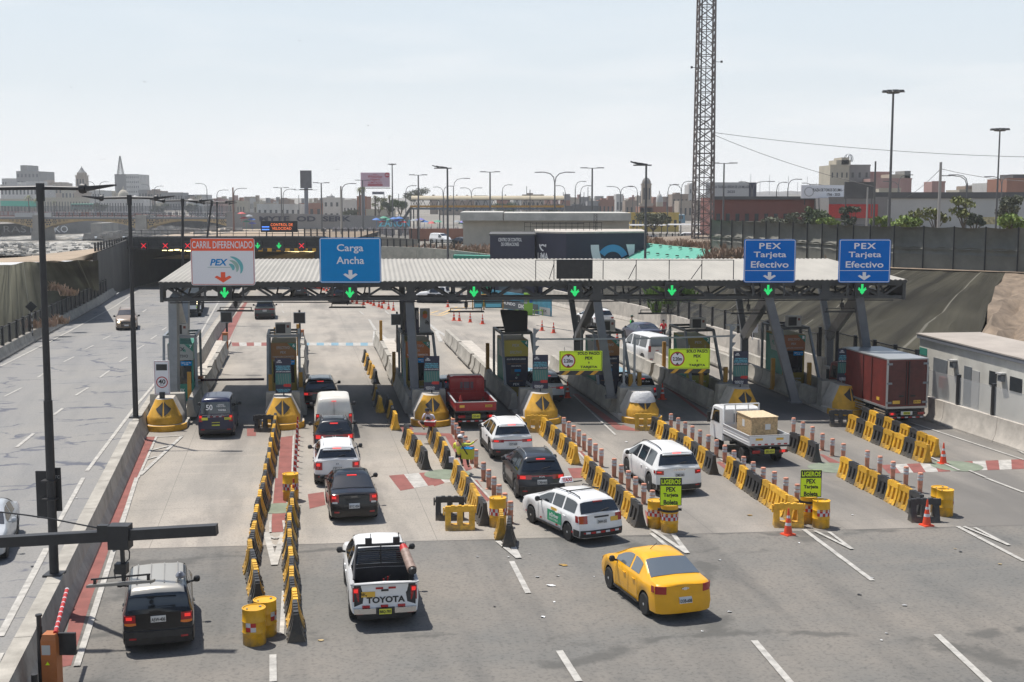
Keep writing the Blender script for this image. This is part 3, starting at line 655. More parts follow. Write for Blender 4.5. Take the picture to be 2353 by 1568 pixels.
column((4.35,64.8,6.1),(5.1,64.3,.95),(3.4,77.2,6.5),(4.0,77,2.6),False)
column((13.2,65.0,6.1),(14.75,65.0,.6),(13.7,77.5,6.5),(14.3,77.2,2.7),False)
column((17.95,65.3,6.1),(19.3,66.5,.2),(18.9,77.8,6.5),(19.6,77.5,2.6),False)
for x in (-5.15,2.9+1.45,16.2):      # heavy gusset brackets
 b = MB(); b.prism([cp(x-.2,-.12,5.85),cp(x+.2,-.12,5.85),cp(x+.2,-.12,6.9),cp(x-.2,-.12,6.9)],(0,.1,0)); b.prism([cp(x-.55,-.14,5.95),cp(x+.55,-.14,5.95),cp(x+.2,-.14,6.3),cp(x-.2,-.14,6.3)],(0,.03,0)); b.build('bracket',STEEL,cn,smooth=False)
# lane signals and lamps hung from the truss
def arrow_pts(w,h):
 return [(-.13*w,h/2),(.13*w,h/2),(.13*w,-.02*h),(.36*w,.16*h),(.5*w,.02*h),(0,-h/2),(-.5*w,.02*h),(-.36*w,.16*h),(-.13*w,-.02*h)]
def signal(kind,x,y,Y,size,label,group,hood=True,name='lane_signal'):
 p = D(x,y,Y); t = thing(name,label,'signal light',p,0,group)
 b = MB(); b.box(-size/2,size/2,0,.22,-size*.56,size*.56); b.box(-size*.42,size*.42,-.012,0,-size*.48,size*.48,1); b.build('housing',[STEEL,BLACK],t,smooth=False)
 b = MB()
 if kind == 'arrow':
  pts = arrow_pts(size*.66,size*.78)
  # a grid of small lamps inside the arrow outline
  def inside(u,v):
   c = False
   for (xa,ya),(xb,yb) in zip(pts,pts[1:]+pts[:1]):
    if (ya > v) != (yb > v) and u < (xb-xa)*(v-ya)/(yb-ya)+xa: c = not c
   return c
  st = size/17; n = 12
  for i in range(-n,n+1):
   for j in range(-n,n+1):
    if inside(i*st,j*st): b.quad((i*st-st*.42,-.02,j*st-st*.42),(i*st+st*.42,-.02,j*st-st*.42),(i*st+st*.42,-.02,j*st+st*.42),(i*st-st*.42,-.02,j*st+st*.42))
  b.build('green_arrow',LEDG,t,smooth=False,fix=False)
 else:
  s = size*.33; b.prism([(-s,-.02,s*.8),(-s*.8,-.02,s),(s,-.02,-s*.8),(s*.8,-.02,-s)],(0,.01,0)); b.prism([(s,-.02,s*.8),(s*.8,-.02,s),(-s,-.02,-s*.8),(-s*.8,-.02,-s)],(0,.006,0)); b.build('red_cross',LEDR,t,smooth=False)
 return t
wh = ['under the orange-topped sign','under the Carga Ancha sign','between the middle columns, left of the blank board','right below the blank black board','between blank board and the blue signs','under the left blue Tarjeta sign','under the rightmost blue sign']
for (x,y),w_ in zip(((516,673),(804,673),(1089,671),(1321,670),(1544,668),(1765,667),(1981,665)),wh):
 X = (x-1176)/45; signal('arrow',x,y,tY(X)-.5,.70,'green down arrow signal on canopy '+w_,'green arrow signals on the canopy truss')
for (x,y),w_ in zip(((541,716),(798,708),(1071,718),(1508,722),(1720,722),(1935,718)),('above the left dark van lane','above the black car near the white van lane','above the dark taxi lane cones','right of the white parked car','left of the crossed-leg column on the right','above the red box truck')):
 X = (x-1176)/45; p = D(x,y,tY(X)+.6); t = thing('hanging_lamp','long black lamp bar hanging '+w_,'lamp',p,0,'lamp bars hanging from the canopy')
 b = MB(); b.box(-.95,.95,-.12,.12,0,.07,tx=.05); b.bar((-.8,.12,.2),(.8,.12,.2),.04); b.bar((-.8,.1,.2),(-.8,.05,.05),.04); b.bar((.8,.1,.2),(.8,.05,.05),.04); b.build('lamp_bar',DARK,t,smooth=False)
 b = MB(); b.cyl((0,.1,.15),(0,.1,6.0-p.z+.05),.035,n=8); b.box(-.09,.09,.0,.2,.25,.5); b.build('hanger',DARK,t)
# ---------------------------------------------------------------- signs standing on the canopy
def rrect(w,h,r,y=0,n=5):
 return [(sx*(w/2-r)+r*cos(a0+i*pi/2/n),y,sz*(h/2-r)+r*sin(a0+i*pi/2/n)) for sx,sz,a0 in ((1,1,0),(-1,1,pi/2),(-1,-1,pi),(1,-1,3*pi/2)) for i in range(n+1)]
def board(t,w,h,r,th,mat,rim=None,rimw=.03,name='panel',y=0):
 b = MB(); b.prism(rrect(w,h,r,y),(0,th,0)); o = b.build(name,mat,t,smooth=False)
 if rim:
  q = MB(); a = rrect(w-.06,h-.06,max(.01,r-.03),y-.004); c = rrect(w-.06-2*rimw,h-.06-2*rimw,max(.008,r-.03-rimw),y-.004); q.grid([a,c],close=True); q.build('border',rim,t,smooth=False)
 return o
def flat(t,pts,y,mat,name): b = MB(); b.prism([(p[0],y,p[1]) for p in pts],(0,.003,0)); return b.build(name,mat,t,smooth=False)
def waves(t,cx,cz,s,y,mats,n=3):
 for k in range(n):
  b = MB(); r0 = s*(.35+.3*k); rows = []
  for i in range(13):
   a = radians(-25+105*i/12); wd = s*(.03+.10*sin(pi*i/12)**.8)
   rows.append([(cx-s*.55+(r0-wd)*cos(a)*1.15,y,cz-s*.45+(r0-wd)*sin(a)),(cx-s*.55+(r0+wd)*cos(a)*1.15,y,cz-s*.45+(r0+wd)*sin(a))])
  b.grid(rows); b.build('logo_wave',mats[k % len(mats)],t,smooth=False)
def sgn(x0,x1,y0,y1,label,mat,rim):
 X = ((x0+x1)/2-1176)/45; Y = tY(X)-.75; a,c = D(x0,y1,Y),D(x1,y0,Y); w,h = c.x-a.x,c.z-a.z
 t = thing('overhead_sign',label,'sign',(a+c)/2+Vector((0,0,0)))
 board(t,w,h,.12,.06,mat,rim)
 b = MB(); [b.bar((s*w*.3,.12,-h/2-.7),(s*w*.3,.12,h/2-.1),.09) for s in (-1,1)]; [b.bar((-w*.45,.09,z),(w*.45,.09,z),.06) for z in (-h*.35,h*.35)]; b.build('frame',STEEL,t,smooth=False)
 return t,w,h
t,w,h = sgn(440,584,548,656,'white sign with orange top band reading CARRIL DIFERENCIADO on the canopy',SWHITE,M('sign_edge_red',(.5,.06,.04),.5))
flat(t,[(-w/2+.02,h/2-.62),(w/2-.02,h/2-.62),(w/2-.02,h/2-.02),(-w/2+.02,h/2-.02)],-.008,SORANGE,'orange_band')
txt(t,'CARRIL DIFERENCIADO',(0,-.016,h/2-.32),w*.95,.36,SWHITE,.012)
txt(t,'PEX',(-w*.06,-.012,-.02),w*.28,.33,SBLUE2,.03,shear=.25); b = MB(); b.box(-w*.24,w*.12,-.012,-.009,-.28,-.265); b.build('underline',TEAL,t,smooth=False)
waves(t,w*.19,-.05,.62,-.012,[M('aqua_ink',(.12,.40,.42),.5),M('sage_ink',(.28,.42,.36),.5)])
flat(t,[(p[0],p[1]-h*.33) for p in arrow_pts(.86,.52)],-.012,SORANGE,'arrow')
t,w,h = sgn(735,875,546.5,650.5,'bright blue sign reading Carga Ancha on the canopy',SBLUE2,SWHITE)
txt(t,'Carga',(0,-.012,h*.255),w*.43,.46,SWHITE,.014); txt(t,'Ancha',(0,-.012,-h*.0),w*.45,.37,SWHITE,.014); flat(t,[(p[0],p[1]-h*.32) for p in arrow_pts(.72,.48)],-.012,SWHITE,'arrow')
for x0,x1,lb in ((1708.5,1829.5,'blue sign reading PEX Tarjeta Efectivo, the left of the pair at right'),(1926,2048,'blue sign reading PEX Tarjeta Efectivo, rightmost on the canopy')):
 t,w,h = sgn(x0,x1,550,650,lb,SBLUE,SWHITE)
 txt(t,'PEX',(0,-.012,h*.345),w*.42,.3,SWHITE,.02,space=1.15); txt(t,'Tarjeta',(0,-.012,h*.13),w*.63,.37,SWHITE,.014); txt(t,'Efectivo',(0,-.012,-h*.08),w*.73,.33,SWHITE,.014)
 b = MB(); b.box(-w/2+.05,w/2-.05,-.008,-.005,-h*.225,-h*.215); b.build('divider',SWHITE,t,smooth=False); flat(t,[(p[0],p[1]-h*.35) for p in arrow_pts(.66,.42)],-.012,SWHITE,'arrow')
Yb = tY(3.2)-.4; a,c = D(1279,641,Yb),D(1362,597,Yb); t = thing('message_board','blank black electronic message board standing on the canopy','message board',(a+c)/2)
b = MB(); b.box(-(c.x-a.x)/2,(c.x-a.x)/2,0,.25,-(c.z-a.z)/2,(c.z-a.z)/2); b.box(-(c.x-a.x)/2+.06,(c.x-a.x)/2-.06,-.01,0,-(c.z-a.z)/2+.06,(c.z-a.z)/2-.06,1); b.build('screen',[DARK,BLACK],t,smooth=False)
b = MB(); [b.bar((s*.75,.1,-.5),(s*.75,.1,-.85),.08) for s in (-1,1)]; b.build('bracket',STEEL,t,smooth=False)
t = thing('safety_rail','thin black handrail around the blank board on the canopy roof','railing',(0,64.3,0)); O2 = Vector((0,64.3,0))
b = MB(); P = [D(x,598,tY((x-1176)/45)+.1)-O2 for x in (1231,1273,1386,1462,1538,1613,1686)]; [b.bar(P[i],P[i+1],.035) for i in range(6)]; b.build('top_rail',DARK,t,smooth=False)
for p in P:
 b = MB(); b.bar(p,(p.x,p.y,6.95),.04); b.build('post',DARK,t,smooth=False)
for i,dx in ((1,-.25),(3,-.4),(5,-.55)):
 b = MB(); b.bar(P[i]+Vector((0,0,-.2)),(P[i].x+dx,P[i].y,6.97),.035); b.build('stay',DARK,t,smooth=False)
# ---------------------------------------------------------------- toll islands
HD = radians(9.15); DV = Vector((-sin(HD),cos(HD),0)); RV = Vector((cos(HD),sin(HD),0))
NOSE = {7: G(380,985),6: G(650.5,981),5: G(992,974),4: G(1242,970),3: G(1474,968),2: G(1703,958),1: G(1943,949)}
ILEN = {7: 37,6: 37,5: 37,4: 35,3: 22,2: 22,1: 22}
def IL(k,lx,ly,z=0): return NOSE[k]+RV*lx+DV*ly+Vector((0,0,z))
WHO = {7: 'leftmost island',6: 'second island from left',5: 'third island from left',4: 'middle island',3: 'wrapped-nose island',2: 'second island from right',1: 'rightmost island'}
WID = {7: .98,6: .95,5: .98,4: 1.0,3: 1.0,2: 1.0,1: 1.0}
for k in range(1,8):
 b = MB(); w = WID[k]; L = ILEN[k]
 b.box(-w,w,.6,L,0,.16); o = b.build('island_kerb',CONC_L,None,NOSE[k]+Vector((0,0,0)),HD,smooth=False); struct(o)
 # nose: plinth, band, cone front with bare concrete back
 t = thing('island_nose',{7: 'yellow cone nose with black diamond holding the 40 speed sign',3: 'yellow nose wrapped in white plastic under the twin grey poles',6: 'yellow cone nose with black diamond on the second island from left',5: 'yellow cone nose with black diamond behind the seated vendor',4: 'yellow cone nose with black diamond on the middle island',2: 'yellow cone nose with black diamond behind the white flatbed truck',1: 'yellow cone nose with black diamond beside red box truck'}[k],'crash nose',NOSE[k],HD,'yellow island noses')
 def outline(r,yb,z,n=14,x=1.0): return [(r*x*cos(pi+pi*i/n),r*sin(pi+pi*i/n),z) for i in range(n+1)]+[(r*x,yb,z),(-r*x,yb,z)]
 def shell(rs,mats_,name,yb=.9):
  b = MB(); rows = [outline(r,yb,z) for r,z in rs]; n = 14
  for (r0,r1) in zip(rows,rows[1:]):
   for i in range(len(r0)):
    j = (i+1) % len(r0); b.quad(r0[i],r0[j],r1[j],r1[i],0 if 0 < i < n-1 or name == 'plinth' and i < n else 1)
  b.add(rows[-1],[tuple(range(len(rows[-1])))],1); return b.build(name,mats_,t,ang=40)
 shell([(1.03,0),(1.03,.27),(.99,.30)],[YPAINT,CONC_L],'plinth',.8)
 shell([(.86,.3),(.86,.62),(.80,.70),(.42,1.48)],[YPAINT,CONC_L],'cone',1.05)
 for sgn_ in (-1,1):
  b = MB(); rows = []
  for i in range(13):
   tt = i/12; z = .72+.68*tt; hw = (1-abs(tt-.5)*2)*.62*(1-.25*tt); r = .80-.38*(z-.70)/.78+.012
   rows.append([(r*sin(sgn_*(.055+(hw*u))),-r*cos(sgn_*(.055+(hw*u))),z) for u in (0,.33,.66,1)])
  b.grid(rows); b.build('black_diamond',KPAINT,t)
 b = MB(); b.box(-.88,.88,1.15,1.75,.16,1.52,tx=.06,ty=.04); b.build('rear_block',CONC,t,smooth=False)
 if k == 3:
  b = MB(); rows = []
  for z,dr in ((1.02,.05),(1.1,.07),(1.25,.08),(1.4,.07),(1.5,.03),(1.53,-.2)):
   rr = .80-.38*(z-.70)/.78+dr; rows.append([((rr+.02*sin(i*2.3+z*9))*sin(-1.5+3*i/20),-(rr+.02*sin(i*2.3+z*9))*cos(-1.5+3*i/20),z) for i in range(21)])
  b.grid(rows); b.build('plastic_wrap',M('plastic_wrap',(.55,.55,.55),.3,bump=.8,bs=6),t)
 # barrier blocks along both sides
def jblock(L,h=.86,wb=.30,wt=.13,foot=.2):
 b = MB(); pr = [(-wb,0),(-wb,foot*.6),(-(wt+.06),foot+.16),(-wt,h),(wt,h),(wt+.06,foot+.16),(wb,foot*.6),(wb,0)]
 b.prism([(x,0,z) for x,z in pr],(0,L,0)); return b.mesh('barrier_block',CONC,ang=20)
JB = {}
SIDES = {7: [('right',1.0,2.2,30)],6: [('right',.85,2.2,36)],5: [('left',-.85,2.2,36),('right',.85,24,36)],4: [('left',-.85,3,35),('right',.85,2.5,9)],3: [('left',-.85,2.2,20),('right',.8,4,20)],2: [('left',-.85,2.2,22),('right',.8,4,20)],1: [('left',-.85,2.2,22),('right',.85,2.5,20)]}
for k,sd in SIDES.items():
 for side,lx,a,e in sd:
  ly = a; i = 0; rng = random.Random(k*10+len(side))
  while ly < e-1.2:
   L = 5.2 if (i == 1 and side == 'left' and k <= 5) else rng.choice([1.6,2.4,3.2,3.2]); hh = .86
   if (L,hh) not in JB: JB[(L,hh)] = jblock(L,hh)
   o = ob('barrier_block',JB[(L,hh)],None,IL(k,lx,ly,.16),HD+radians(rng.uniform(-1.2,1.2)))
   tag(o,f'concrete block on {side} side of {WHO[k]}, {nth(i)} from its nose','barrier block','concrete blocks along the toll islands')
   ly += L+rng.choice([.08,.1,.55]); i += 1
# ---------------------------------------------------------------- booths
ACM = M('ac_white',(.40,.40,.39),.5)
INT = M('dark_interior',(.02,.02,.022),.6)
SIDEW = M('side_white_panel',(.30,.32,.31),.6)
def booth(k,head,hcol,lcol,lines,num,full=False,covered=None,white=False):
 t = thing('toll_booth',{7: 'booth number 7, white and green, behind the 40 speed sign',6: 'booth number 6 with brown header on second island from left',5: 'booth number 5 with orange header behind the grey column',4: 'booth number 4 with dark Solo Vehiculos Ligeros front and black cover',3: 'booth behind the left yellow 2.20m sign',2: 'booth behind the right yellow 2.20m sign',1: 'green sided booth nearest the red box truck'}[k],'toll booth',IL(k,-.05 if k != 7 else .1,7.2),HD,'toll booths under the canopy')
 w,d,z0,z1 = .66,2.7,.16,3.32
 b = MB(); b.box(-w,w,0,d,z0,1.12); b.box(-w,w,0,d,2.42,z1)           # lower body, header
 for x0,x1,y0,y1 in ((-w,-w+.1,0,.1),(w-.1,w,0,.1),(-w,-w+.1,d-.1,d),(w-.1,w,d-.1,d),(-w,-w+.06,.1,d-.1)): b.box(x0,x1,y0,y1,1.121,2.419)
 b.build('body',lcol,t,smooth=False)
 b = MB(); b.box(-w+.07,w-.11,.11,d-.11,1.121,2.418); b.build('interior',INT,t,smooth=False)
 b = MB(); b.box(-w+.1,w-.1,.02,.035,1.13,2.41); b.build('window',GLASS,t,smooth=False)
 b = MB(); b.box(-w-.012,-w,.05,d-.05,z0,3.2); b.prism([(-w-.014,.1,2.3),(-w-.014,.1,3.15),(-w-.014,d-.5,3.15),(-w-.014,d-.9,2.3)],(-.006,0,0),1); b.build('side_panel',[TEAL,SIDEW],t,smooth=False)
 if k in (1,2,3):
  txt(t,'PEX',(-w-.03,1.3,2.75),.75,.26,LETG if k != 1 else TEAL,.02,face='left',shear=.2)
  txt(t,'PEX',(-w-.03,1.3,1.5),.5,.2,LETG,.02,face='left')
 zb = 2.42; b = MB(); b.box(-w-.01,w+.01,-.05,0,zb,z1-.02); b.build('header_panel',hcol,t,smooth=False)
 if num:
  flat(t,[(w-.45,z1-.03),(w+.01,z1-.03),(w+.01,z1-.45)],-.054,TEAL,'green_corner'); txt(t,num,(w-.11,-.06,z1-.16),.13,.18,LETW,.015)
 n = len(lines)
 for i,(s,wd,hh,mt) in enumerate(lines): txt(t,s,(-.02,-.058,z1-.2-(z1-zb-.14)*(i+.25)/n),wd,hh,mt,.02)
 if white: waves(t,.18,2.98,.16,-.056,[TEAL])
 b = MB(); b.box(0,w-.08,-.02,.0,2.12,2.36); b.build('price_sign',SBLUE2,t,smooth=False); txt(t,'Ligero / por Eje\nS/ 6.60',(.29,-.03,2.24),.5,.17,LETW,.01)
 if full:
  b = MB(); b.box(-w,w,-.06,-.03,.72,zb-.02); b.build('poster',NAVY,t,smooth=False)
  for s,z,wd,hh,mt in (('SOLO VEHÍCULOS LIGEROS',2.27,1.05,.1,LETW),('TARJETA DE DÉBITO/CRÉDITO',2.0,1.05,.08,BROWNP),('SOLO BOLETA',1.88,.55,.08,LETW),('O',1.22,.1,.1,LETW),('PAGO ELECTRÓNICO',1.05,.75,.08,BROWNP),('PEX',.86,.35,.13,LETW)): txt(t,s,(0,-.068,z),wd,hh,mt,.015)
  b = MB(); b.box(-.3,-.08,-.07,-.062,1.42,1.72); b.box(-.1,.25,-.072,-.064,1.55,1.7,1); b.box(.02,.16,-.07,-.062,1.34,1.44,2); b.build('poster_picture',[STEEL,SBLUE2,TEAL],t,smooth=False)
 elif k in (5,6,7,2,1): txt(t,'PEX',(-.3 if k != 7 else 0,-.012,.78),.34,.16,LETW,.02,shear=.2)
 if k in (5,2,1): txt(t,'izipay',(.3,-.012,.78),.4,.15,LETG,.02)
 # steel guard frame
 b = MB(); zt = 3.72; r = .065; A,Bq,C_,D_ = (-.82,-.15,zt),(.82,-.15,zt),(.82,d+.2,zt),(-.82,d+.2,zt)
 b.bar(A,Bq,.16,.14); b.bar(D_,C_,.12); b.bar(A,D_,.13); b.bar(Bq,C_,.13); b.bar((-.82,1.4,zt),(.82,1.4,zt),.1)
 b.build('guard_frame',STEEL_L if k in (6,7) else STEEL,t,smooth=False)
 for p,q in (((-.82,-.15,zt),(-.86 if k > 5 else -.82,-1.35 if k < 6 else -.5,.95)),((.82,-.15,zt),(.86 if k > 5 else 1.0,-1.35 if k < 6 else -.5,.95)),((-.82,d+.2,zt),(-.82,d+.2,.3)),((.82,d+.2,zt),(.82,d+.2,.3))):
  b = MB(); b.bar(p,q,.13,.13); b.build('frame_leg',STEEL_L,t,smooth=False)
 if covered == 'card':
  b = MB(); b.box(-.68,.1,.1,.18,3.75,5.15,tx=.02); b.build('card_board',NAVY,t,smooth=False); b = MB(); b.box(.12,.72,.12,.2,3.75,5.1,tx=.03); b.build('card_board',STEEL_L,t,smooth=False)
  b = MB(); b.cyl((.42,.11,4.85),(.42,.1,4.85),.13,n=20); b.cyl((.42,.105,4.68),(.42,.09,4.68),.13,n=20,m=1); b.build('two_circles',[OCHP,M('circle_orange',(.55,.12,.05),.5)],t); txt(t,'VISA',(.0,.08,4.75),.12,.5,LETW,.02)
  waves(t,.5,4.35,.2,.11,[INK])
 elif covered == 'bag':
  b = MB(); rows = []
  for z,ww in ((3.7,.60),(3.9,.62),(4.3,.68),(4.7,.73),(4.92,.75),(4.98,.70)): rows.append([(sx*ww*1.0-.1*(z-3.7),sy*.12+.02*sin(z*7+sx),z+(.04*sin(sx*5) if z > 4.8 else 0)) for sx,sy in ((-1,-1),(-.5,-1.1),(0,-1),(.5,-1.1),(1,-1),(1,1),(0,1.2),(-1,1))])
  b.grid(rows,close=True); b.add(rows[-1],[tuple(range(8))]); b.build('black_cover',M('black_cloth',(.018,.018,.02),.8,bump=.4,bs=5),t)
 else:
  b = MB(); b.box(-.42,.42,-.05,.35,zt+.08,zt+.68); b.box(-.38,.12,-.062,-.05,zt+.13,zt+.62,1); b.lathe([(.2,0),(.2,.02),(.05,.02)],16,1,(-.13,-.07,0)) if False else None; b.box(.19,.32,-.06,-.05,zt+.42,zt+.56,2); b.build('air_conditioner',[ACM,DARK,LRED],t,smooth=False)
 return t
B_ = lambda s,w,h: (s,w,h,LETG)
booth(7,None,SIDEW,TEAL,[('PEX',.5,.2,NAVY),('EFECTIVO',.85,.16,NAVY)],'7',white=True)
booth(6,None,BROWNP,OCHP,[B_('EFECTIVO',.7,.15),B_('PEX',.3,.13),B_('TARJETA SIN CONTACTO',1.15,.11)],'6')
booth(5,None,M('orange_panel',(.40,.13,.04),.6),OCHP,[B_('EFECTIVO',.7,.15),B_('PEX',.3,.13),('TARJETA SIN CONTACTO',1.15,.11,LETW)],'5',covered='card')
booth(4,None,M('ochre_header',(.40,.33,.06),.6),OCHP,[B_('PEX',.4,.16),B_('EFECTIVO',.65,.16)],'4',full=True,covered='bag')
booth(3,None,BROWNP,NAVY,[B_('EFECTIVO',.7,.15),B_('CONTACTO',.7,.1)],'3',full=True)
booth(2,None,OCHP,M('olive_panel',(.28,.26,.04),.6),[B_('PEX',.4,.14),B_('EFECTIVO',.6,.14)],'2')
booth(1,None,M('brown_header',(.28,.10,.04),.6),OCHP,[B_('EFECTIVO',.7,.14),B_('PEX',.3,.12),B_('TARJETA SIN CONTACTO',1.15,.1)],'1')
# yellow impact posts
ME_P = None
for k,l in {7: [(.62,6.2,1.75)],6: [(-.75,6.0,1.6),(.85,6.3,1.65),(-1.0,27,2.0),(.55,27,2.2)],5: [(.2,3.4,2.4),(-1.05,12,2.0),(-.9,28,2.3),(.8,28.5,2.1)],4: [(.75,3.8,2.0),(-.9,12.5,2.4)],3: [(.55,4.4,1.6),(1.2,5.0,1.6),(1.0,14,1.9)],2: [(.9,5.2,1.7),(.2,15,2.0),(-.4,5.5,1.6)],1: [(.1,5.2,1.8),(-.5,14,2.0),(-1.2,7.4,1.8)]}.items():
 for i,(lx,ly,h) in enumerate(l):
  b = MB(); b.box(-.1,.1,-.1,.1,0,h); b.box(-.16,.16,-.16,.16,0,.03); o = b.build('impact_post',OCHRE,None,IL(k,lx,ly,.16),HD,smooth=False)
  tag(o,f'ochre square post on the {WHO[k]}, {nth(i)} of {len(l)} from its nose' if len(l) > 1 else f'ochre square steel post on the {WHO[k]} in front of booth','post','ochre impact posts')
# small display posts and gate cabinets, boom arms
for k,lx,ly,lb in ((7,1.05,31,'left of the red strip'),(6,.65,30.0,'behind booth 6'),(5,.25,28.0,'behind the pale steel column')):
 p = IL(k,lx,ly,.16); t = thing('display_post','small square black display on a post '+lb,'display',p,HD*.6,'small black displays at the island ends')
 b = MB(); b.box(-.07,.07,.1,.24,0,2.9); b.build('pole',DARK,t,smooth=False); b = MB(); b.box(-.42,.42,-.02,.14,1.95,2.75); b.box(-.37,.37,-.03,-.02,2.0,2.7,1); b.build('display',[STEEL_L,BLACK],t,smooth=False)
for k,lx,ly,a,lb in ((7,.95,8.9,4.0,'reaching right over the dark blue van lane'),(5,.75,8.5,2.9,'beside booth 5 over the black car'),(4,.75,9.5,2.6,'beside booth 4 behind the silver car'),(3,.75,9.5,.9,'behind the left yellow clearance sign')):
 p = IL(k,lx,ly,.16); t = thing('boom_gate','dark boom gate arm '+lb,'boom gate',p,0,'boom gates at the booths')
 b = MB(); b.box(-.16,.16,-.16,.16,0,1.15); b.build('cabinet',M('cabinet_orange',(.36,.12,.035),.5),t,smooth=False)
 b = MB(); b.bar((.1,-.2,.95),(a*.85+.2,-.25,1.0),.10,.12); b.bar((-.2,-.2,.95),(.1,-.2,.95),.06,.06,1); b.build('arm',[M('arm_dark',(.05,.02,.03),.5),WHITE],t,smooth=False)
for k,lx,ly,lb in ((7,1.0,30,'beside the far display left of the red strip'),(6,.75,31.5,'at the far end of second island'),(3,1.0,12.0,'behind the left lime sign by the traffic cone'),(2,.3,13.5,'above the blue banner of the second island from right')):
 b = MB(); b.box(-.2,.2,-.2,.2,0,1.3); b.box(-.22,.22,-.22,.22,1.3,1.34); b.box(-.15,.15,-.21,-.2,.7,1.15,1); o = b.build('gate_cabinet',[M('cabinet_orange',(.36,.12,.035),.5),ACM],None,IL(k,lx,ly,.16),HD,smooth=False); tag(o,'rusty orange gate cabinet '+lb,'cabinet','orange gate cabinets')
# ---------------------------------------------------------------- banners on the noses
def banner(k,lines,lb,qr):
 t = thing('banner','upright navy banner with cyan writing '+lb,'banner',IL(k,.05,.35,1.48),HD*.3,'navy banners on the island noses')
 w,h,z = .39,1.72,.14
 b = MB(); b.cyl((0,.05,0),(0,.05,.9),.03,n=8); b.build('post',DARK,t)
 b = MB(); b.box(-w,w,0,.03,z,z+h); b.build('panel',NAVY,t,smooth=False)
 txt(t,'LIMA\nEXPRESA',(-.18,-.006,z+h-.16),.25,.14,LETW,.02)
 txt(t,lines[0],(0,-.006,z+h*.72),.7,.26,LBTXT,.018); txt(t,lines[1],(0,-.006,z+h*.61),.7,.07,LETW,.01)
 b = MB(); b.box(-w+.01,w-.01,-.006,0,z+h*.24,z+h*.57)
 for i in range(13): b.prism([(-w+.03+i*.055,-.008,z+h*.25),(-w+.05+i*.055,-.008,z+h*.25),(-w-.03+i*.06,-.008,z+h*.55),(-w-.05+i*.06,-.008,z+h*.55)] if -w-.05+i*.06 > -w+.01 else [(-w+.02,-.008,z+h*.3),(-w+.05,-.008,z+h*.3),(-w+.04,-.008,z+h*.5),(-w+.02,-.008,z+h*.5)],(0,.001,0),1 if i % 2 else 2)
 b.build('road_picture',[M('picture_green',(.035,.12,.10),.6),M('picture_grey',(.20,.24,.22),.6),M('picture_teal',(.05,.20,.20),.6)],t,smooth=False)
 flat(t,[(-.02,z+h*.21),(.05,z+h*.26),(.36,z+h*.26),(.36,z+h*.175),(.05,z+h*.175)],-.012,RED,'red_tag')
 txt(t,lines[2],(-.07 if qr else 0,-.006,z+.11),.48 if qr else .68,.17,LBTXT if not qr else LETW,.015)
banner(6,('ESTÁS EN UN CARRIL\nDIFERENCIADO DE\nPEAJE ELECTRÓNICO','¡AHORRA TIEMPO EN LLEGAR AL AEROPUERTO!','NO INGRESES A ESTE CARRIL\nSI NO ESTÁS AFILIADO AL\nPEAJE ELECTRÓNICO'),'in front of booth 6',False)
for k,lb in ((5,'above the vendor at booth 5'),(4,'beside the silver car in the middle lane'),(2,'behind the crate truck'),(1,'in front of the red box truck')):
 banner(k,('CONTAMOS CON UN\nCARRIL DIFERENCIADO\nDE PEAJE ELECTRÓNICO','¡AHORRA TIEMPO EN LLEGAR AL AEROPUERTO!','ESCANEA EL QR Y\nREGÍSTRATE EN PEX\n¡NO TIENE COSTO\nADICIONAL A LA\nTARIFA DE PEAJE!'),lb,True)
t = thing('speed_sign','tall white sign with red ring reading 40 on leftmost island nose','sign',IL(7,-.1,.1,1.48),HD*.3)
b = MB(); b.cyl((0,.08,0),(0,.08,.6),.04,n=8); b.box(-.12,.12,-.12,.02,-.02,.3); b.build('post',DARK,t)
board(t,.74,1.66,.02,.05,SWHITE,RED,.012,name='panel');
for o in t.children:
 if o.name.startswith(('panel','border')): o.location = (0,0,1.0)
b = MB(); b.box(-.26,.26,-.012,0,1.36,1.66); b.build('screen',BLACK,t,smooth=False)
def ring(t,x,z,r,y,mat=RED,inner=SWHITE):
 b = MB(); b.lathe([(r,0),(r,.006),(r*.83,.006),(r*.83,0)],32,0,(0,0,0),'z',False); b.map(lambda p: Vector((x+p.x,y-p.z,z+p.y))); b.build('red_ring',mat,t)
 b = MB(); b.add([(x+r*.84*cos(i*pi/16),y-.003,z+r*.84*sin(i*pi/16)) for i in range(32)],[tuple(range(32))]); b.build('ring_face',inner,t,smooth=False)
ring(t,0,.78,.28,0); txt(t,'40',(0,-.012,.81),.34,.23,INK,.03); txt(t,'Km/h',(0,-.012,.65),.2,.07,INK,0)
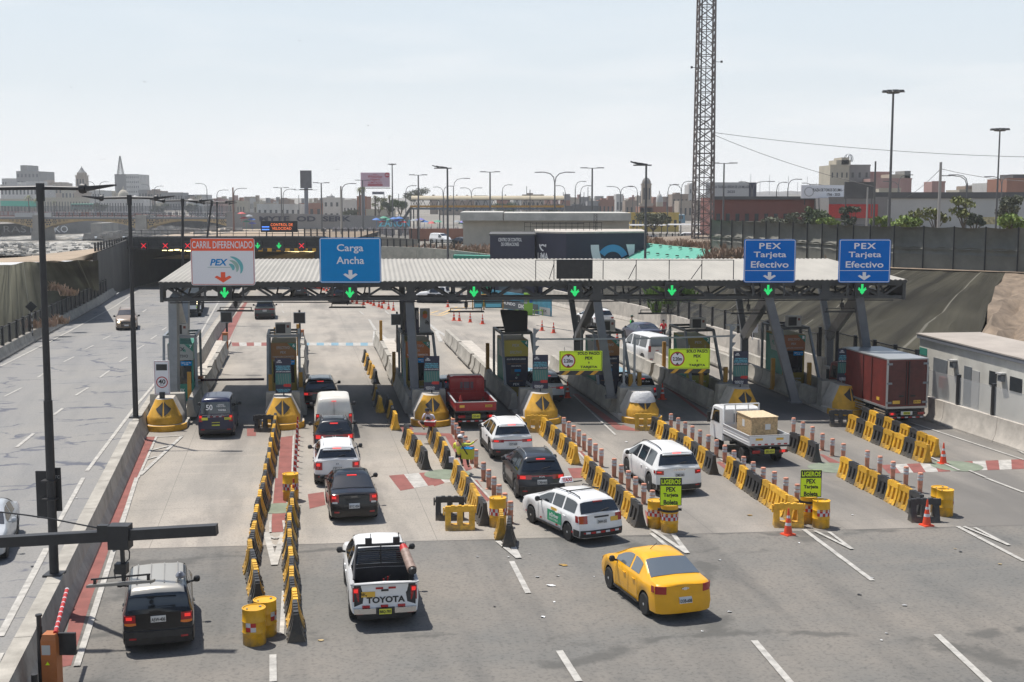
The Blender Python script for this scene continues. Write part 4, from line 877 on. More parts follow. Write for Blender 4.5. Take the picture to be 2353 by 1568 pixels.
# ---------------------------------------------------------------- height limit gantries
def ornament(b,x,y,z0,n=3):
 for i in range(n): b.prism([(x+.03,y,z0-i*.42),(x+.25,y,z0-i*.42),(x+.25,y,z0-.03-i*.42),(x+.03,y,z0-.3-i*.42)],(0,.02,0))
def gantry(k0,l0,k1,l1,off,lb,orn0,orn1):
 p,q = IL(k0,l0,1.5,1.5),IL(k1,l1,1.5,1.5); t = thing('height_gantry','grey steel height limit frame '+lb,'gantry',p,0)
 d = q-p; zt = 4.0-1.5
 for e,orn in ((Vector((0,0,0)),orn0),(d,orn1)):
  b = MB(); b.bar(e,e+Vector((0,0,zt+(.55 if orn else .1))),.13 if orn else .11); b.box(e.x-.17,e.x+.17,e.y-.17,e.y+.17,e.z,e.z+.04,tx=0)
  [b.prism([(e.x+s*.04,e.y-.02,e.z+.3),(e.x+s*.2,e.y-.02,e.z),(e.x+s*.04,e.y-.02,e.z)],(0,.03,0)) for s in (-1,1)]
  if orn: ornament(b,e.x,e.y,zt+.5);
  if orn == 2: b.box(e.x-.3,e.x+.4,e.y-.05,e.y+.05,zt+.55,zt+.6)
  b.build('post',STEEL_L,t,smooth=False)
 b = MB(); b.bar(Vector((0,0,zt)),d+Vector((0,0,zt)),.08); b.bar(Vector((.1,0,zt+.7)),Vector((2.0,.6,zt+.35)),.025); b.build('beam',STEEL_L,t,smooth=False)
 return p,q
gantry(4,-.05,3,-.55,0,'holding the left lime clearance sign',1,0)
gantry(3,.0,2,-.1,0,'holding the right lime clearance sign',0,2)
def clearance(x0,x1,y0,y1,lb):
 Y = 62.4; a,c = D(x0,y1,Y),D(x1,y0,Y); w,h = c.x-a.x,c.z-a.z; t = thing('clearance_sign','lime sign with 2.20m ring reading SOLO PAGO, '+lb,'sign',(a+c)/2,radians(1),'lime clearance signs')
 board(t,w,h,.02,.03,SYEL,INK,.022)
 ring(t,-w*.29,0,h*.36,-.006); txt(t,'2.20m',(-w*.29,-.02,0),.46,.19,INK,.03)
 for s in (1,-1): flat(t,[(-w*.29-.09,s*.29),(-w*.29+.09,s*.29),(-w*.29,s*.18)],-.018,INK,'triangle')
 for s,z,ww in (('SOLO PAGO:',.38,.5),('PEX',.14,.17),('o',-.09,.03),('TARJETA',-.33,.38)): txt(t,s,(w*.19,-.012,z*h*1.0),w*ww*1.05,.15 if s != 'o' else .1,INK,.035)
 b = MB(); b.box(-w/2,w/2,.0,.04,-h/2-.22,-h/2-.01); b.build('striped_board',KPAINT,t,smooth=False)
 b = MB(); [b.prism([(-w/2+w*(i+.12)/3,-.006,-h/2-.22),(-w/2+w*(i+.42)/3,-.006,-h/2-.22),(-w/2+w*(i+.78)/3,-.006,-h/2-.012),(-w/2+w*(i+.45)/3,-.006,-h/2-.012)],(0,.004,0)) for i in range(3)]; b.build('yellow_stripe',YPAINT,t,smooth=False)
 b = MB(); [b.cyl((s*w*.38,.02,h/2-.03),(s*w*.38,.02,h/2+.2),.012,n=6) for s in (-1,0,1)]; b.build('hanger',STEEL_L,t)
clearance(1285,1384,807,852,'the left of two'); clearance(1536,1632,802,848,'the right of two')
# ================================================================ VEHICLES
def paint(name,rgb,rough=.28): return M('paint_'+name,rgb,rough,0,coat=.3,var=.10,vs=2,spec=.35)
P_WHITE = paint('white',(.74,.74,.73)); P_BLACK = paint('black',(.008,.008,.009),.2); P_NAVY = paint('navy',(.012,.016,.05)); P_YEL = paint('yellow',(.76,.38,.012)); P_GREY = paint('grey',(.085,.088,.095))
P_DGREY = paint('dark_grey',(.022,.026,.034)); P_GREEN = paint('grey_green',(.10,.115,.10)); P_SILV = paint('silver',(.42,.44,.46)); P_RED = paint('truck_red',(.30,.016,.018),.4); P_BLUEG = paint('blue_grey',(.06,.065,.095)); P_BEIGE = paint('dusty_beige',(.26,.20,.15)); P_MAROON = M('box_maroon',(.16,.026,.02),.5,var=.3,vs=2)
P_CREAM = paint('cream_white',(.68,.65,.58))
WH = {}
def wheel(par,x,y,R,w=.2,rim=RIM,side=1,spokes=6,name='wheel'):
 k = (round(R,2),w,rim.name,spokes)
 if k not in WH:
  b = MB(); b.lathe([(R*.62,-w/2),(R*.9,-w/2),(R,-w/2+.035),(R,w/2-.035),(R*.9,w/2),(R*.62,w/2),(R*.6,w/2-.04),(R*.6,-w/2+.04)],28,0,ax='x'); ty = b.mesh('tyre',RUBBER)
  r = MB(); r.lathe([(R*.63,w/2-.02),(R*.58,w/2-.005),(R*.55,w/2-.05)],28,0,ax='x',caps=False); r.lathe([(R*.56,w/2-.06),(.001,w/2-.065)],20,1,ax='x',caps=False); r.lathe([(R*.15,w/2-.06),(R*.13,w/2),(.001,w/2+.005)],12,0,ax='x',caps=False)
  for i in range(spokes):
   for da in (-.11,.11) if spokes < 8 else (0,):
    a = 2*pi*i/spokes+da; r.bar((w/2-.02,R*.1*cos(a),R*.1*sin(a)),(w/2-.015,R*.58*cos(a),R*.58*sin(a)),R*.085,.03,0,up=(1,0,0))
  WH[k] = (ty,r.mesh('rim',[rim,BLACK],fix=False))
 ty,rm = WH[k]; o = ob(name,ty,par,(x,y,R)); q = ob('rim',rm,o)
 if side < 0: q.rotation_euler = (0,0,pi)
 return o
def smooth_top(prof,L,n=90):
 ys = [L*i/n for i in range(n+1)]; zs = [interp(y,prof) for y in ys]
 for _ in range(2): zs = [zs[0]]+[(zs[i-1]+2*zs[i]+zs[i+1])/4 for i in range(1,n)]+[zs[-1]]
 tab = list(zip(ys,zs)); return lambda y: interp(y,tab)
STY = {}
def car(name,label,cat,pos,ang,L=4.4,Wd=1.8,prof=None,belt=.98,R=.33,wy=(.82,3.45),tumble=.42,body=None,clad=False,rails=False,glass=GLASS,side_w=None,rear_g=None,wind=None,tail=None,plate=None,plate_m=PLW,hi_light=True,brake=True,bump=None,rimm=RIM,mirror=True,spoiler=0,sill=.24,roofm=None,group=None,opened=None,cr=.10,cf=.22,rearlean=.10,handles=True,badge=None,spokes=6,extra=None,pz=None,wiper=True,warp_top=.0):
 """rear at y=0, front at y=L. pos: ground point under the middle of the rear bumper; ang: heading to the left in degrees"""
 a_r = radians(ang); pos = Vector(pos)+(Vector((sin(a_r),-cos(a_r),0))*wy[0]*.85 if abs(ang) < 60 else Vector((0,0,0))); t = thing(name,label,cat,pos,a_r,group); w2 = Wd/2; top = smooth_top(prof,L); yr,yf = wy; body = body or P_WHITE
 def arch(y):
  z = sill
  for c in wy:
   q = (R+.07)**2-(y-c)**2
   if q > 0: z = max(z,R-.02+sqrt(q))
  return z
 Hm = max(z for _,z in prof)
 def rprof(z): return interp(z,[(.2,.06),(.34,0),(.6,0),(.68,.06),(belt,rearlean),(Hm,rearlean)])
 def warp(p):
  x,y,z = p; u = min(1,abs(x)/w2)
  tr = max(0,1-y/.55); tf = max(0,1-(L-y)/.8)
  y2 = y+(cr*u**4+rprof(z)*(1 if tr > .0 else 0))*tr-(cf*u**3+interp(z,[(.2,.1),(.4,0),(.6,.0),(.75,.06),(1.3,.2)]))*tf
  x2 = x*(1-.05*tr**2-.10*tf**2)
  return Vector((x2,y2,z))
 def ring(y):
  zb,zt = arch(y),top(y); zs = min(belt,zt-.025); zb = min(zb,zs-.1); h = max(0,zt-zs); hh = min(1,h/.2)
  wr = w2-.03-tumble*h-.02*(1-hh)
  return [(0,zb),(w2-.16,zb),(w2-.03,zb+.015),(w2,zb+(zs-zb)*.35),(w2,zb+(zs-zb)*.7),(w2-.012,zs-.05*min(1,(zs-zb)/.3)),(w2-.045,zs),(wr,zt-.07*hh),(wr-.05*hh-.02,zt-.025*hh),(wr-.16,zt),(0,zt+.022)]
 ys = sorted(set([round(L*i/64,4) for i in range(65)]+[round(c+(R+.07)*k,4) for c in wy for k in (-1.001,-.97,-.9,-.8,-.65,-.5,-.3,0,.3,.5,.65,.8,.9,.97,1.001)]))
 ys = [y for y in ys if 0 <= y <= L]
 b = MB(); rings = [[(y,p) for p in ring(y)] for y in ys]
 rows = [[(p[0],y,p[1]) for y,p in r]+[(-p[0],y,p[1]) for y,p in reversed(r[:-1])][:-1]+[] for r in rings]
 n = len(rows[0]); half = len(ring(1))
 for j in range(len(rows)-1):
  ymid = (ys[j]+ys[j+1])/2
  for i in range(n):
   k = (i+1) % n; seg = i if i < half-1 else 2*(half-1)-1-i      # 0 underside ... 9 roof
   if opened and opened[0] < ymid < opened[1] and seg >= 8: continue
   m = 1 if seg <= 1 else 0
   if clad and seg in (2,3) and (seg == 2 or abs(ymid-yr) < R+.12 or abs(ymid-yf) < R+.12): m = 1
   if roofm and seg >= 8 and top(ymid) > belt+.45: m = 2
   b.quad(rows[j][i],rows[j][k],rows[j+1][k],rows[j+1][i],m)
 # end caps as level strips so that they can follow the bumper shape
 for row,rev in ((rows[0],False),(rows[-1],True)):
  h = half
  for i in range(1,h-1):
   a0,a1 = row[i],row[i+1]; lo = [(a0[0]*(1-2*u/6),a0[1],a0[2]) for u in range(7)]; hi = [(a1[0]*(1-2*u/6),a1[1],a1[2]) for u in range(7)]
   if i == h-2: hi = [(a0[0]*(1-2*u/6),a0[1],a0[2]+(a1[2]-a0[2])*(1-abs(1-2*u/6))) for u in range(7)]
   for u in range(6): b.quad(lo[u],lo[u+1],hi[u+1],hi[u],1 if (i <= 2 and clad) else 0)
 b.map(warp); b.build('body',[body,BLACK,roofm or body],t,ang=32)
 G_ = lambda nm,mb_,mt,sm=True,**k: mb_.map(warp).build(nm,mt,t,smooth=sm,**k)
 off = .008
 # side glass
 for (a,c) in (side_w or []):
  for s in (-1,1):
   q = MB(); rr = []
   for i in range(13):
    y = a+(c-a)*i/12; g_ = ring(y); (x0,z0),(x1,z1) = g_[6],g_[7]; hh = z1-z0
    if hh < .16:
     u0 = u1 = .5
    else: u0,u1 = min(.5,.045/hh),max(.5,1-.045/hh)
    rr.append([(s*(x0+(x1-x0)*u+off),y,z0+(z1-z0)*u) for u in (u0,(u0+u1)/2,u1)])
   q.grid(rr); G_('side_window',q,glass)
 def topglass(y0,y1,nm,mt,inx=.09,dirn=-1):
  q = MB(); rr = []
  for i in range(9):
   y = y0+(y1-y0)*i/8; g_ = ring(y); xr = g_[7][0]-inx*.4; z = g_[9][1]
   zz = g_[7][1]
   rr.append([(xr*u,y+dirn*off,(z if abs(u) < .8 else z-(z-zz)*.35)+off*1.1+.02*(1-abs(u))) for u in (-1,-.78,-.4,0,.4,.78,1)])
  q.grid(rr); G_(nm,q,mt)
 if rear_g: topglass(*rear_g,'rear_window',glass if glass is not GLASS_L else glass)
 if wind: topglass(*wind,'windscreen',GLASS,dirn=1)
 def slab(nm,x0,x1,z0,z1,mt,th=.012,nx=4,dy=0):
  q = MB(); f = [(x0+(x1-x0)*i/nx,-th-dy) for i in range(nx+1)]
  q.grid([[(x,y,z0) for x,y in f],[(x,y,(z0+z1)/2) for x,y in f],[(x,y,z1) for x,y in f],[(x,.03,z1) for x,y in f]]); q.grid([[(x,y,z0) for x,y in f],[(x,.03,z0) for x,y in f]]); q.quad((x0,-th-dy,z0),(x0,.03,z0),(x0,.03,z1),(x0,-th-dy,z1)); q.quad((x1,-th-dy,z0),(x1,.03,z0),(x1,.03,z1),(x1,-th-dy,z1))
  return G_(nm,q,mt,False)
 def sidep(nm,s,y0,y1,z0,z1,mt,ny=3):
  q = MB(); q.grid([[(s*(w2+.008),y0+(y1-y0)*i/ny,z0) for i in range(ny+1)],[(s*(w2+.008),y0+(y1-y0)*i/ny,z1) for i in range(ny+1)]]); return G_(nm,q,mt,False)
 t_ = tail or ('hatch',.66,.92)
 if t_[0] == 'tall':      # tall lamps beside the glass or at the corners
  for s in (-1,1): slab('tail_light',s*(w2-.03),s*(w2-.2),t_[1],t_[2],TLR,.014); slab('tail_light_glow',s*(w2-.06),s*(w2-.17),t_[2]-.14,t_[2]-.04,TLB if brake else TLR,.018)
 elif t_[0] == 'bar':
  for s in (-1,1): slab('tail_light',s*(w2-.01),s*(w2-.48),t_[1],t_[2],TLR,.012); slab('tail_light_glow',s*(w2-.05),s*(w2-.25),t_[1]+.02,t_[2]-.03,TLB if brake else TLR,.016); sidep('side_lamp',s,.02,.2,t_[1],t_[2],TLR)
  slab('light_bar',-w2+.4,w2-.4,t_[2]-.07,t_[2]-.02,TLR,.010)
 else:
  for s in (-1,1):
   slab('tail_light',s*(w2-.01),s*(w2-.29),t_[1]+.05,t_[2],TLR,.012); slab('tail_light_glow',s*(w2-.05),s*(w2-.2),(t_[1]+t_[2])/2+.02,t_[2]-.04,TLB if brake else TLR,.016); sidep('side_lamp',s,.02,.24,t_[1]+.08,t_[2],TLR)
   if t_[0] == 'white_under': slab('reverse_light',s*(w2-.06),s*(w2-.24),t_[1]+.01,t_[1]+.07,TLW,.017)
 if bump is not None: slab('bumper',-w2+.02,w2-.02,.26,bump,BLACK,.03,8); [sidep('bumper_corner',s,.02,.42,.28,bump,BLACK) for s in (-1,1)]
 for s in ((-1,1) if body is not P_YEL else ()): slab('reflector',s*(w2-.12),s*(w2-.30),.40,.45,TLR,.035)
 zpl = pz if pz else .62
 if plate:
  slab('number_plate',-.19,.19,zpl,zpl+.16,plate_m,.024,2)
  txt(t,plate,(0,rprof(zpl)-.034,zpl+.07),.33,.095,INK,.02)
 if badge: txt(t,badge[0],(0,rprof(badge[1])-.02,badge[1]),badge[2],badge[3],CHROME if len(badge) < 5 else badge[4],.02)
 if hi_light and rear_g:
  y = rear_g[1]; z = top(y); q = MB(); q.box(-.17,.17,y-.06,y+.02,z-.012,z+.028); G_('high_brake_light',q,TLB if brake else TLR,False)
 if wiper and rear_g:
  ym,z = rear_g[0]+.05,top(rear_g[0]+.05); q = MB(); q.bar((.0,ym-.04,z+.0),(.34,ym-.02,z+.07),.025); G_('wiper',q,BLACK,False)
 if rails:
  for s in (-1,1):
   q = MB(); y0,y1 = (rear_g[1] if rear_g else .6)+.25,(wind[0] if wind else L-1.6)-.15; P = [(s*(ring(y)[8][0]-.03),y,top(y)+.045) for y in [y0+(y1-y0)*i/6 for i in range(7)]]
   P = [(P[0][0],P[0][1]-.06,P[0][2]-.05)]+P+[(P[-1][0],P[-1][1]+.06,P[-1][2]-.05)]; q.tube(P,.018,6); G_('roof_rail',q,CHROME if rails == 2 else (BLACK if rails == 1 else WHITE))
 if spoiler:
  y = rear_g[1]-.02; z = top(y); q = MB(); q.box(-w2*.62,w2*.62,y-.16,y+.06,z-.02,z+.02,tx=.03,ty=.02); G_('spoiler',q,body,False)
 if mirror:
  ym = (wind[1] if wind else L-1.2)-.42
  for s in (-1,1):
   q = MB(); q.lathe([(.02,-.09),(.085,-.06),(.095,0),(.08,.05),(.02,.07)],10,ax='x'); q.map(lambda p: Vector((s*(w2+.12)+p.x*1.1,ym+p.y*.8,belt+.09+p.z*.95))); q.bar((s*(w2-.04),ym,belt+.03),(s*(w2+.1),ym,belt+.06),.05); q.build('mirror',BLACK if body is not P_SILV else body,t)
 # door cuts and handles
 cuts = [side_w[0][0]-.02]+[x[0]-.05 for x in side_w[1:2]]+[side_w[-1][1]-.12] if side_w and len(side_w) > 1 else ([side_w[0][0],side_w[0][1]] if side_w else [])
 for s in (-1,1):
  for y in cuts:
   if y-yr < R+.1 and y > 0: y = max(y,yr+R+.05)
   sidep('door_seam',s,y,y+.014,max(.34,sill+.05),belt-.06,BLACK,1)
  if handles and side_w:
   for (a,c) in side_w[:2]:
    q = MB(); yy = max(a+.14,yr+R*.3); q.box(s*(w2+.0) if s > 0 else -w2-.03,w2+.03 if s > 0 else -w2,yy,yy+.17,belt-.16,belt-.125); G_('door_handle',q,body if not clad else BLACK,False)
  sidep('sill_trim',s,yr+R+.1,yf-R-.1,sill-.005,sill+.07,BLACK,4)
 # front
 for s in (-1,1):
  q = MB(); q.grid([[(s*(w2-.02-.1*i),L+.012,z) for i in range(4)] for z in (.62,.78)]); G_('headlight',q,TLW)
 q = MB(); q.grid([[(x,L+.012,z) for x in (-.5,-.25,0,.25,.5)] for z in (.42,.72)]); G_('grille',q,BLACK,False)
 q = MB(); [q.box(-w2+.07,w2-.07,c-R-.02,c+R+.02,.28,R*1.6) for c in wy]; q.box(-w2+.2,w2-.2,.3,L-.3,.16,.3); q.build('underbody',BLACK,t,smooth=False)
 for c in wy: [wheel(t,s*(w2-.115),c,R,.21,rimm,s,spokes) for s in (-1,1)]
 t['x'] = 0; del t['x']
 return t,warp,ring,top,slab,sidep,G_
# silhouettes: rear at 0
def suv(L,H,belt,rake=.35): return [(0,belt-.02),(.06,belt+.02),(.10+rake,H-.07),(rake+.45,H-.01),(rake+1.0,H),(L-2.35,H-.02),(L-1.95,H-.10),(L-1.05,belt+.10),(L-.25,belt-.10),(L-.05,belt-.22),(L,belt-.30)]
def sedan(L,H,belt): return [(0,belt-.02),(.05,belt+.03),(.62,belt+.09),(1.32,H-.07),(1.65,H-.01),(2.1,H),(L-2.0,H-.03),(L-1.75,H-.1),(L-1.02,belt+.06),(L-.3,belt-.12),(L-.05,belt-.22),(L,belt-.32)]
def wagon(L,H,belt): return [(0,belt),(.05,belt+.03),(.42,H-.08),(.7,H-.02),(1.4,H),(L-2.3,H-.03),(L-2.0,H-.1),(L-1.15,belt+.07),(L-.3,belt-.1),(L-.05,belt-.2),(L,belt-.3)]
def vanp(L,H,belt,nose=.9): return [(0,belt+.1),(.03,belt+.15),(.16,H-.10),(.35,H-.01),(.9,H),(L-nose-1.1,H-.02),(L-nose-.85,H-.1),(L-nose*.75,belt+.06),(L-.2,belt-.2),(L,belt-.42)]
def sw(L,a=.62,b=1.08): return [(a,1.28),(1.36,2.18),(2.26,L-b)]
def ang_(x1,y1,x2,y2):
 a,b = G(x1,y1),G(x2,y2); return math.degrees(math.atan2(-(b.x-a.x),b.y-a.y))
# 1 black boxy SUV, near left
L = 4.2; T = car('suv','black boxy old SUV with silver roof under the sign arm, bottom left','SUV',G(367,1480),15,L,1.72,[(0,1.02),(.03,1.04),(.22,1.54),(.4,1.6),(.8,1.62),(2.35,1.60),(2.5,1.56),(2.95,1.10),(3.3,1.07),(4.1,.98),(L,.8)],1.0,.36,(.85,3.4),.22,P_BLACK,rear_g=(.05,.20),wind=(2.5,2.92),side_w=[(.5,1.15),(1.22,1.85),(1.92,2.75)],tail=('x',.72,1.0),plate='A5W-406',roofm=M('paint_sunlit_silver',(.36,.345,.31),.35,.3),rearlean=.04,sill=.42,rimm=RIM,bump=.6,clad=True,hi_light=False,wiper=False,cr=.05,pz=.80)  # roof panel coloured silver above the black body
t,warp,ring_,top_,slab,sidep,G_ = T
for s in (-1,1): slab('indicator',s*.85,s*.56,.70,.80,AMBER,.02)
for i in range(4):
 q = MB(); q.box(-.5+i*.33-.012,-.5+i*.33+.012,.55,2.3,1.625,1.65); q.build('roof_rib',M('roof_rib',(.22,.21,.19),.4),t,smooth=False)
q = MB(); q.lathe([(.02,0),(.1,.03),(.12,.09),(.08,.16),(.02,.19)],10,c=(.55,.75,1.64)); o = q.build('rolled_bag',M('crumpled_foil',(.2,.21,.24),.3,var=.7,vs=12),None); o.parent = None
o.location = t.location; o.rotation_euler = t.rotation_euler; tag(o,'small crumpled silver bag lying on the roof of the black SUV','bag')
# 2 pickup
L = 5.1; T = car('pickup_truck','white pickup truck with open bed of tools and black lettering on tailgate','pickup truck',G(880,1418),10,L,1.82,[(0,1.18),(1.5,1.18),(1.52,1.2),(1.62,1.55),(1.75,1.74),(1.95,1.79),(2.6,1.79),(3.05,1.74),(3.75,1.22),(4.9,1.08),(L,.9)],1.14,.38,(1.05,4.1),.36,P_WHITE,rear_g=(1.53,1.72),wind=(3.1,3.7),side_w=[(1.75,2.3),(2.38,3.45)],tail=('tall',.72,1.1),plate=None,opened=(.12,1.46),sill=.42,hi_light=False,wiper=False,rearlean=.05,cr=.03,bump=None,clad=False,handles=True)
t,warp,ring_,top_,slab,sidep,G_ = T
BEDM = M('bed_liner',(.03,.03,.032),.6,var=.5,vs=3)
b = MB(); b.box(-.76,.76,.1,1.48,.55,.58); b.box(-.80,-.76,.1,1.5,.55,1.17); b.box(.76,.80,.1,1.5,.55,1.17); b.box(-.8,.8,.06,.1,.55,1.17); b.box(-.8,.8,1.46,1.5,.55,1.3); [b.box(s*.62-.14,s*.62+.14,.7,1.4,.58,.82,tx=.04,ty=.06) for s in (-1,1)]; b.build('bed',BEDM,t,smooth=False)
b = MB(); [b.box(s*.84-.05,s*.84+.05,.05,1.5,1.175,1.20) for s in (-1,1)]; b.box(-.84,.84,.0,.1,1.17,1.20); b.build('bed_rim',LETG,t,smooth=False)
b = MB(); [b.tube([(s*.78,.45,1.2),(s*.72,1.0,1.62),(s*.64,1.38,1.86)],.035) for s in (-1,1)]; b.tube([(-.64,1.38,1.86),(.64,1.38,1.86)],.035); [b.bar((-.62,1.42,1.32+i*.055),(.62,1.42,1.32+i*.055),.015) for i in range(10)]; b.bar((0,1.41,1.3),(0,1.41,1.85),.03); b.build('roll_bar',DARK,t)
for x in (-.33,.42):
 b = MB(); b.box(x-.09,x+.09,1.34,1.44,1.88,2.04); b.bar((x+.06,1.4,2.0),(x+.06,1.4,2.16),.02); b.build('work_lamp',DARK,t,smooth=False)
slab('tailgate_stripe',-.62,-.42,.57,.62,RED,.02); slab('tailgate_stripe',-.12,.08,.57,.62,RED,.02); slab('tailgate_stripe',.35,.55,.57,.62,RED,.02); slab('tailgate_stripe',-.25,-.05,1.04,1.09,RED,.02); slab('tailgate_stripe',.1,.3,1.04,1.09,RED,.02)
slab('tailgate_handle',-.1,.1,.98,1.03,BLACK,.02); slab('side_number',-.65,-.27,.84,.98,PLO,.02); txt(t,'B8Q-785',(-.46,.04-.0,.91),.32,.1,INK,.015)
txt(t,'TOYOTA',(.02,.035,.755),1.0,.17,INK,.035); slab('chrome_bumper',-.86,-.26,.42,.56,CHROME,.07,5); slab('chrome_bumper',.26,.86,.42,.56,CHROME,.07,5); slab('bumper_centre',-.26,.26,.38,.56,BLACK,.06); slab('number_plate',-.17,.17,.40,.54,PLY,.075,2); txt(t,'B8Q-785',(0,-.085,.465),.29,.09,INK,.02)
# carried things in the bed
def onveh(tv,name,mb,mat,label,cat,**k):
 o = mb.build(name,mat,None,**k); o.location = tv.location; o.rotation_euler = tv.rotation_euler; return tag(o,label,cat)
b = MB(); b.lathe([(.12,0),(.155,.28),(.165,.28),(.165,.31),(.12,.31),(.12,.05)],18,c=(.08,.85,.6),caps=False); b.lathe([(.001,.1),(.12,.1)],12,c=(.08,.85,.6),caps=False); onveh(t,'bucket',b,BLACK,'black bucket holding red tools in the pickup bed','bucket')
b = MB(); [b.bar((.05+i*.03,.83,.8),(.02+i*.06,.8,1.08+.03*i),.03,m=i % 2) for i in range(4)]; onveh(t,'hand_tools',b,[RED,DARK],'red handled tools standing in the black bucket','tools',smooth=False)
b = MB(); b.cyl((-.45,.35,.7),(.15,.25,.66),.09,.05,12); b.box(-.56,-.44,.15,.5,.6,.98,1); onveh(t,'traffic_cone',b,[M('dirty_salmon',(.42,.17,.12),.6),RED],'dirty traffic cone lying on its side in the pickup bed','traffic cone')
b = MB(); b.cyl((.74,.35,1.42),(.62,1.1,1.72),.13,.12,14); b.cyl((.745,.33,1.41),(.76,.27,1.39),.11,.10,14,1); b.cyl((.62,1.1,1.72),(.59,1.3,1.8),.12,.1,14,2); onveh(t,'wrapped_roll',b,[M('brown_wrap',(.30,.21,.17),.6,var=.4,vs=9),BLACK,RED],'brown plastic wrapped roll tied to the pickup roll bar','roll')
# 3 yellow sedan
L = 4.25; T = car('sedan','bright yellow sedan alone on the open asphalt in front','car',G(1548,1410),18,L,1.7,sedan(L,1.49,.99),.97,.31,(.86,3.33),.44,P_YEL,rear_g=(.66,1.3),wind=(2.6,3.15),side_w=[(1.28,1.82),(1.92,2.85)],tail=('x',.72,.98),plate='D3B-608',glass=M('silver_glass',(.10,.12,.14),.08,spec=.9,coat=.5),hi_light=False,wiper=False,brake=False,cr=.17,rearlean=.05,spokes=5,pz=.52)
t,warp,ring_,top_,slab,sidep,G_ = T
q = MB(); q.grid([[(x*.52,.70+.04,top_(.72)+.03+0*x) for x in (-1,0,1)],[(x*.5,.95,top_(.95)-.0) for x in (-1,0,1)]]);
slab('emblem',-.11,.11,.885,.925,CHROME,.02); slab('emblem',-.05,.05,.865,.945,CHROME,.022); q = MB(); q.bar((-.2,1.9,1.48),(-.1,1.65,1.72),.012); q.build('aerial',BLACK,t)
# 4 white taxi wagon
L = 4.4; T = car('taxi','white station wagon taxi with green door sticker and roof sign','taxi',G(1358,1238),27,L,1.69,wagon(L,1.49,.97),.95,.30,(.88,3.42),.36,P_WHITE,rear_g=(.06,.36),wind=(2.35,3.1),side_w=[(.45,1.22),(1.32,1.95),(2.03,2.95)],tail=('x',.66,.96),plate='D6W-252',bump=.5,rails=1,hi_light=True,spokes=5,brake=False,clad=False,pz=.68)
t,warp,ring_,top_,slab,sidep,G_ = T
slab('side_number',.35,.66,.72,.86,PLO,.02); txt(t,'D6W-252',(.5,.10,.79),.27,.1,INK,.015); slab('handle_bar',-.28,.28,.88,.93,BLACK,.02)
for i in range(7): slab('bumper_stripe',-.66+i*.19,-.50+i*.19,.40,.46,RED if i % 2 else REFL,.045,1)
sidep('door_sticker',-1,1.25,2.2,.42,.80,M('sticker_green',(.02,.32,.16),.4),4); txt(t,'inDriver',(-.868,1.72,.66),.62,.14,LETW,.02,face='left'); txt(t,'OFRECE TU PRECIO',(-.868,1.75,.52),.6,.06,LETW,.01,face='left'); sidep('side_number',-1,1.55,1.95,.83,.92,PLO,1)
for y in (.45,1.5,2.6,3.75): sidep('reflective_mark',-1,y,y+.12,.36,.42,RED,1)
b = MB(); b.box(-.24,.24,2.35,2.5,1.56,1.74,tx=.05,ty=.03); b.build('taxi_sign',SWHITE,t,smooth=False); txt(t,'TAXI',(0,2.345,1.65),.36,.12,RED,.03); b = MB(); [b.bar((-.62,y,1.545),(.62,y,1.545),.035) for y in (2.42,1.3)]; b.build('roof_bar',BLACK,t,smooth=False)
# 5 black sedan
L = 4.3; car('sedan','black sedan fifth in the queue, behind the white SUV and ahead of pickup','car',G(812,1192),11,L,1.7,sedan(L,1.5,1.0),.98,.31,(.86,3.4),.42,P_BLACK,rear_g=(.66,1.3),wind=(2.65,3.2),side_w=[(1.28,1.85),(1.95,2.9)],tail=('white_under',.70,1.0),plate='BYC-054',wiper=False,spokes=5,badge=('TOYOTA',.93,.22,.05),cr=.08,pz=.55)
# 6 white SUV
L = 4.3; car('suv','white SUV with black lower bumper in the left queue behind the black sedan','SUV',G(775,1110),9.5,L,1.8,suv(L,1.6,1.03),1.0,.34,(.85,3.45),.44,P_WHITE,rear_g=(.10,.38),wind=(2.45,3.1),side_w=sw(L),tail=('x',.62,.96),plate='CFZ-313',bump=.5,rails=3,spoiler=1,clad=True,badge=('H',.9,.08,.06),cr=.12,pz=.66)
# 7 dark SUV
L = 4.06; car('suv','dark grey compact SUV with silver roof rails behind the white van','SUV',G(768,1046),9.5,L,1.74,suv(L,1.6,1.05),1.0,.33,(.8,3.3),.44,P_DGREY,rear_g=(.10,.38),wind=(2.3,2.95),side_w=sw(L),tail=('bar',.82,1.02),plate=None,rails=2,badge=('H',.92,.14,.1),clad=True,bump=.5,cr=.13)
# 8 white van
L = 4.3; T = car('van','cream white panel van with tall blank rear doors in the left queue','van',G(768,1000),9,L,1.83,vanp(L,1.86,1.05),1.05,.32,(.75,3.4),.2,P_CREAM,side_w=[(2.5,3.15)],wind=(2.65,3.3),tail=('tall',.62,1.12),plate=None,rearlean=.04,cr=.05,handles=False,pz=.5)
t,warp,ring_,top_,slab,sidep,G_ = T
for i in range(4): slab('rear_stripe',-.66+i*.34,-.46+i*.34,1.0,1.04,RED,.012,1)
slab('door_seam',-.006,.006,.5,1.7,BLACK,.012,1); slab('door_handle',-.12,.1,.88,.92,BLACK,.02,1); slab('high_brake_light',-.12,.12,1.70,1.73,TLB,.02,1); slab('rear_emblem',-.62,-.35,1.32-.5,1.36-.5,CHROME,.012,1)
# 9 black SUV at booth
L = 4.5; car('suv','black SUV with roof rails at the booth ahead of the cream van','SUV',G(737,940),9.5,L,1.88,suv(L,1.66,1.06),1.02,.36,(.9,3.6),.44,P_BLACK,rear_g=(.10,.40),wind=(2.6,3.3),side_w=sw(L),tail=('bar',.84,1.0),plate=None,rails=2,spoiler=1,clad=True,bump=.55)
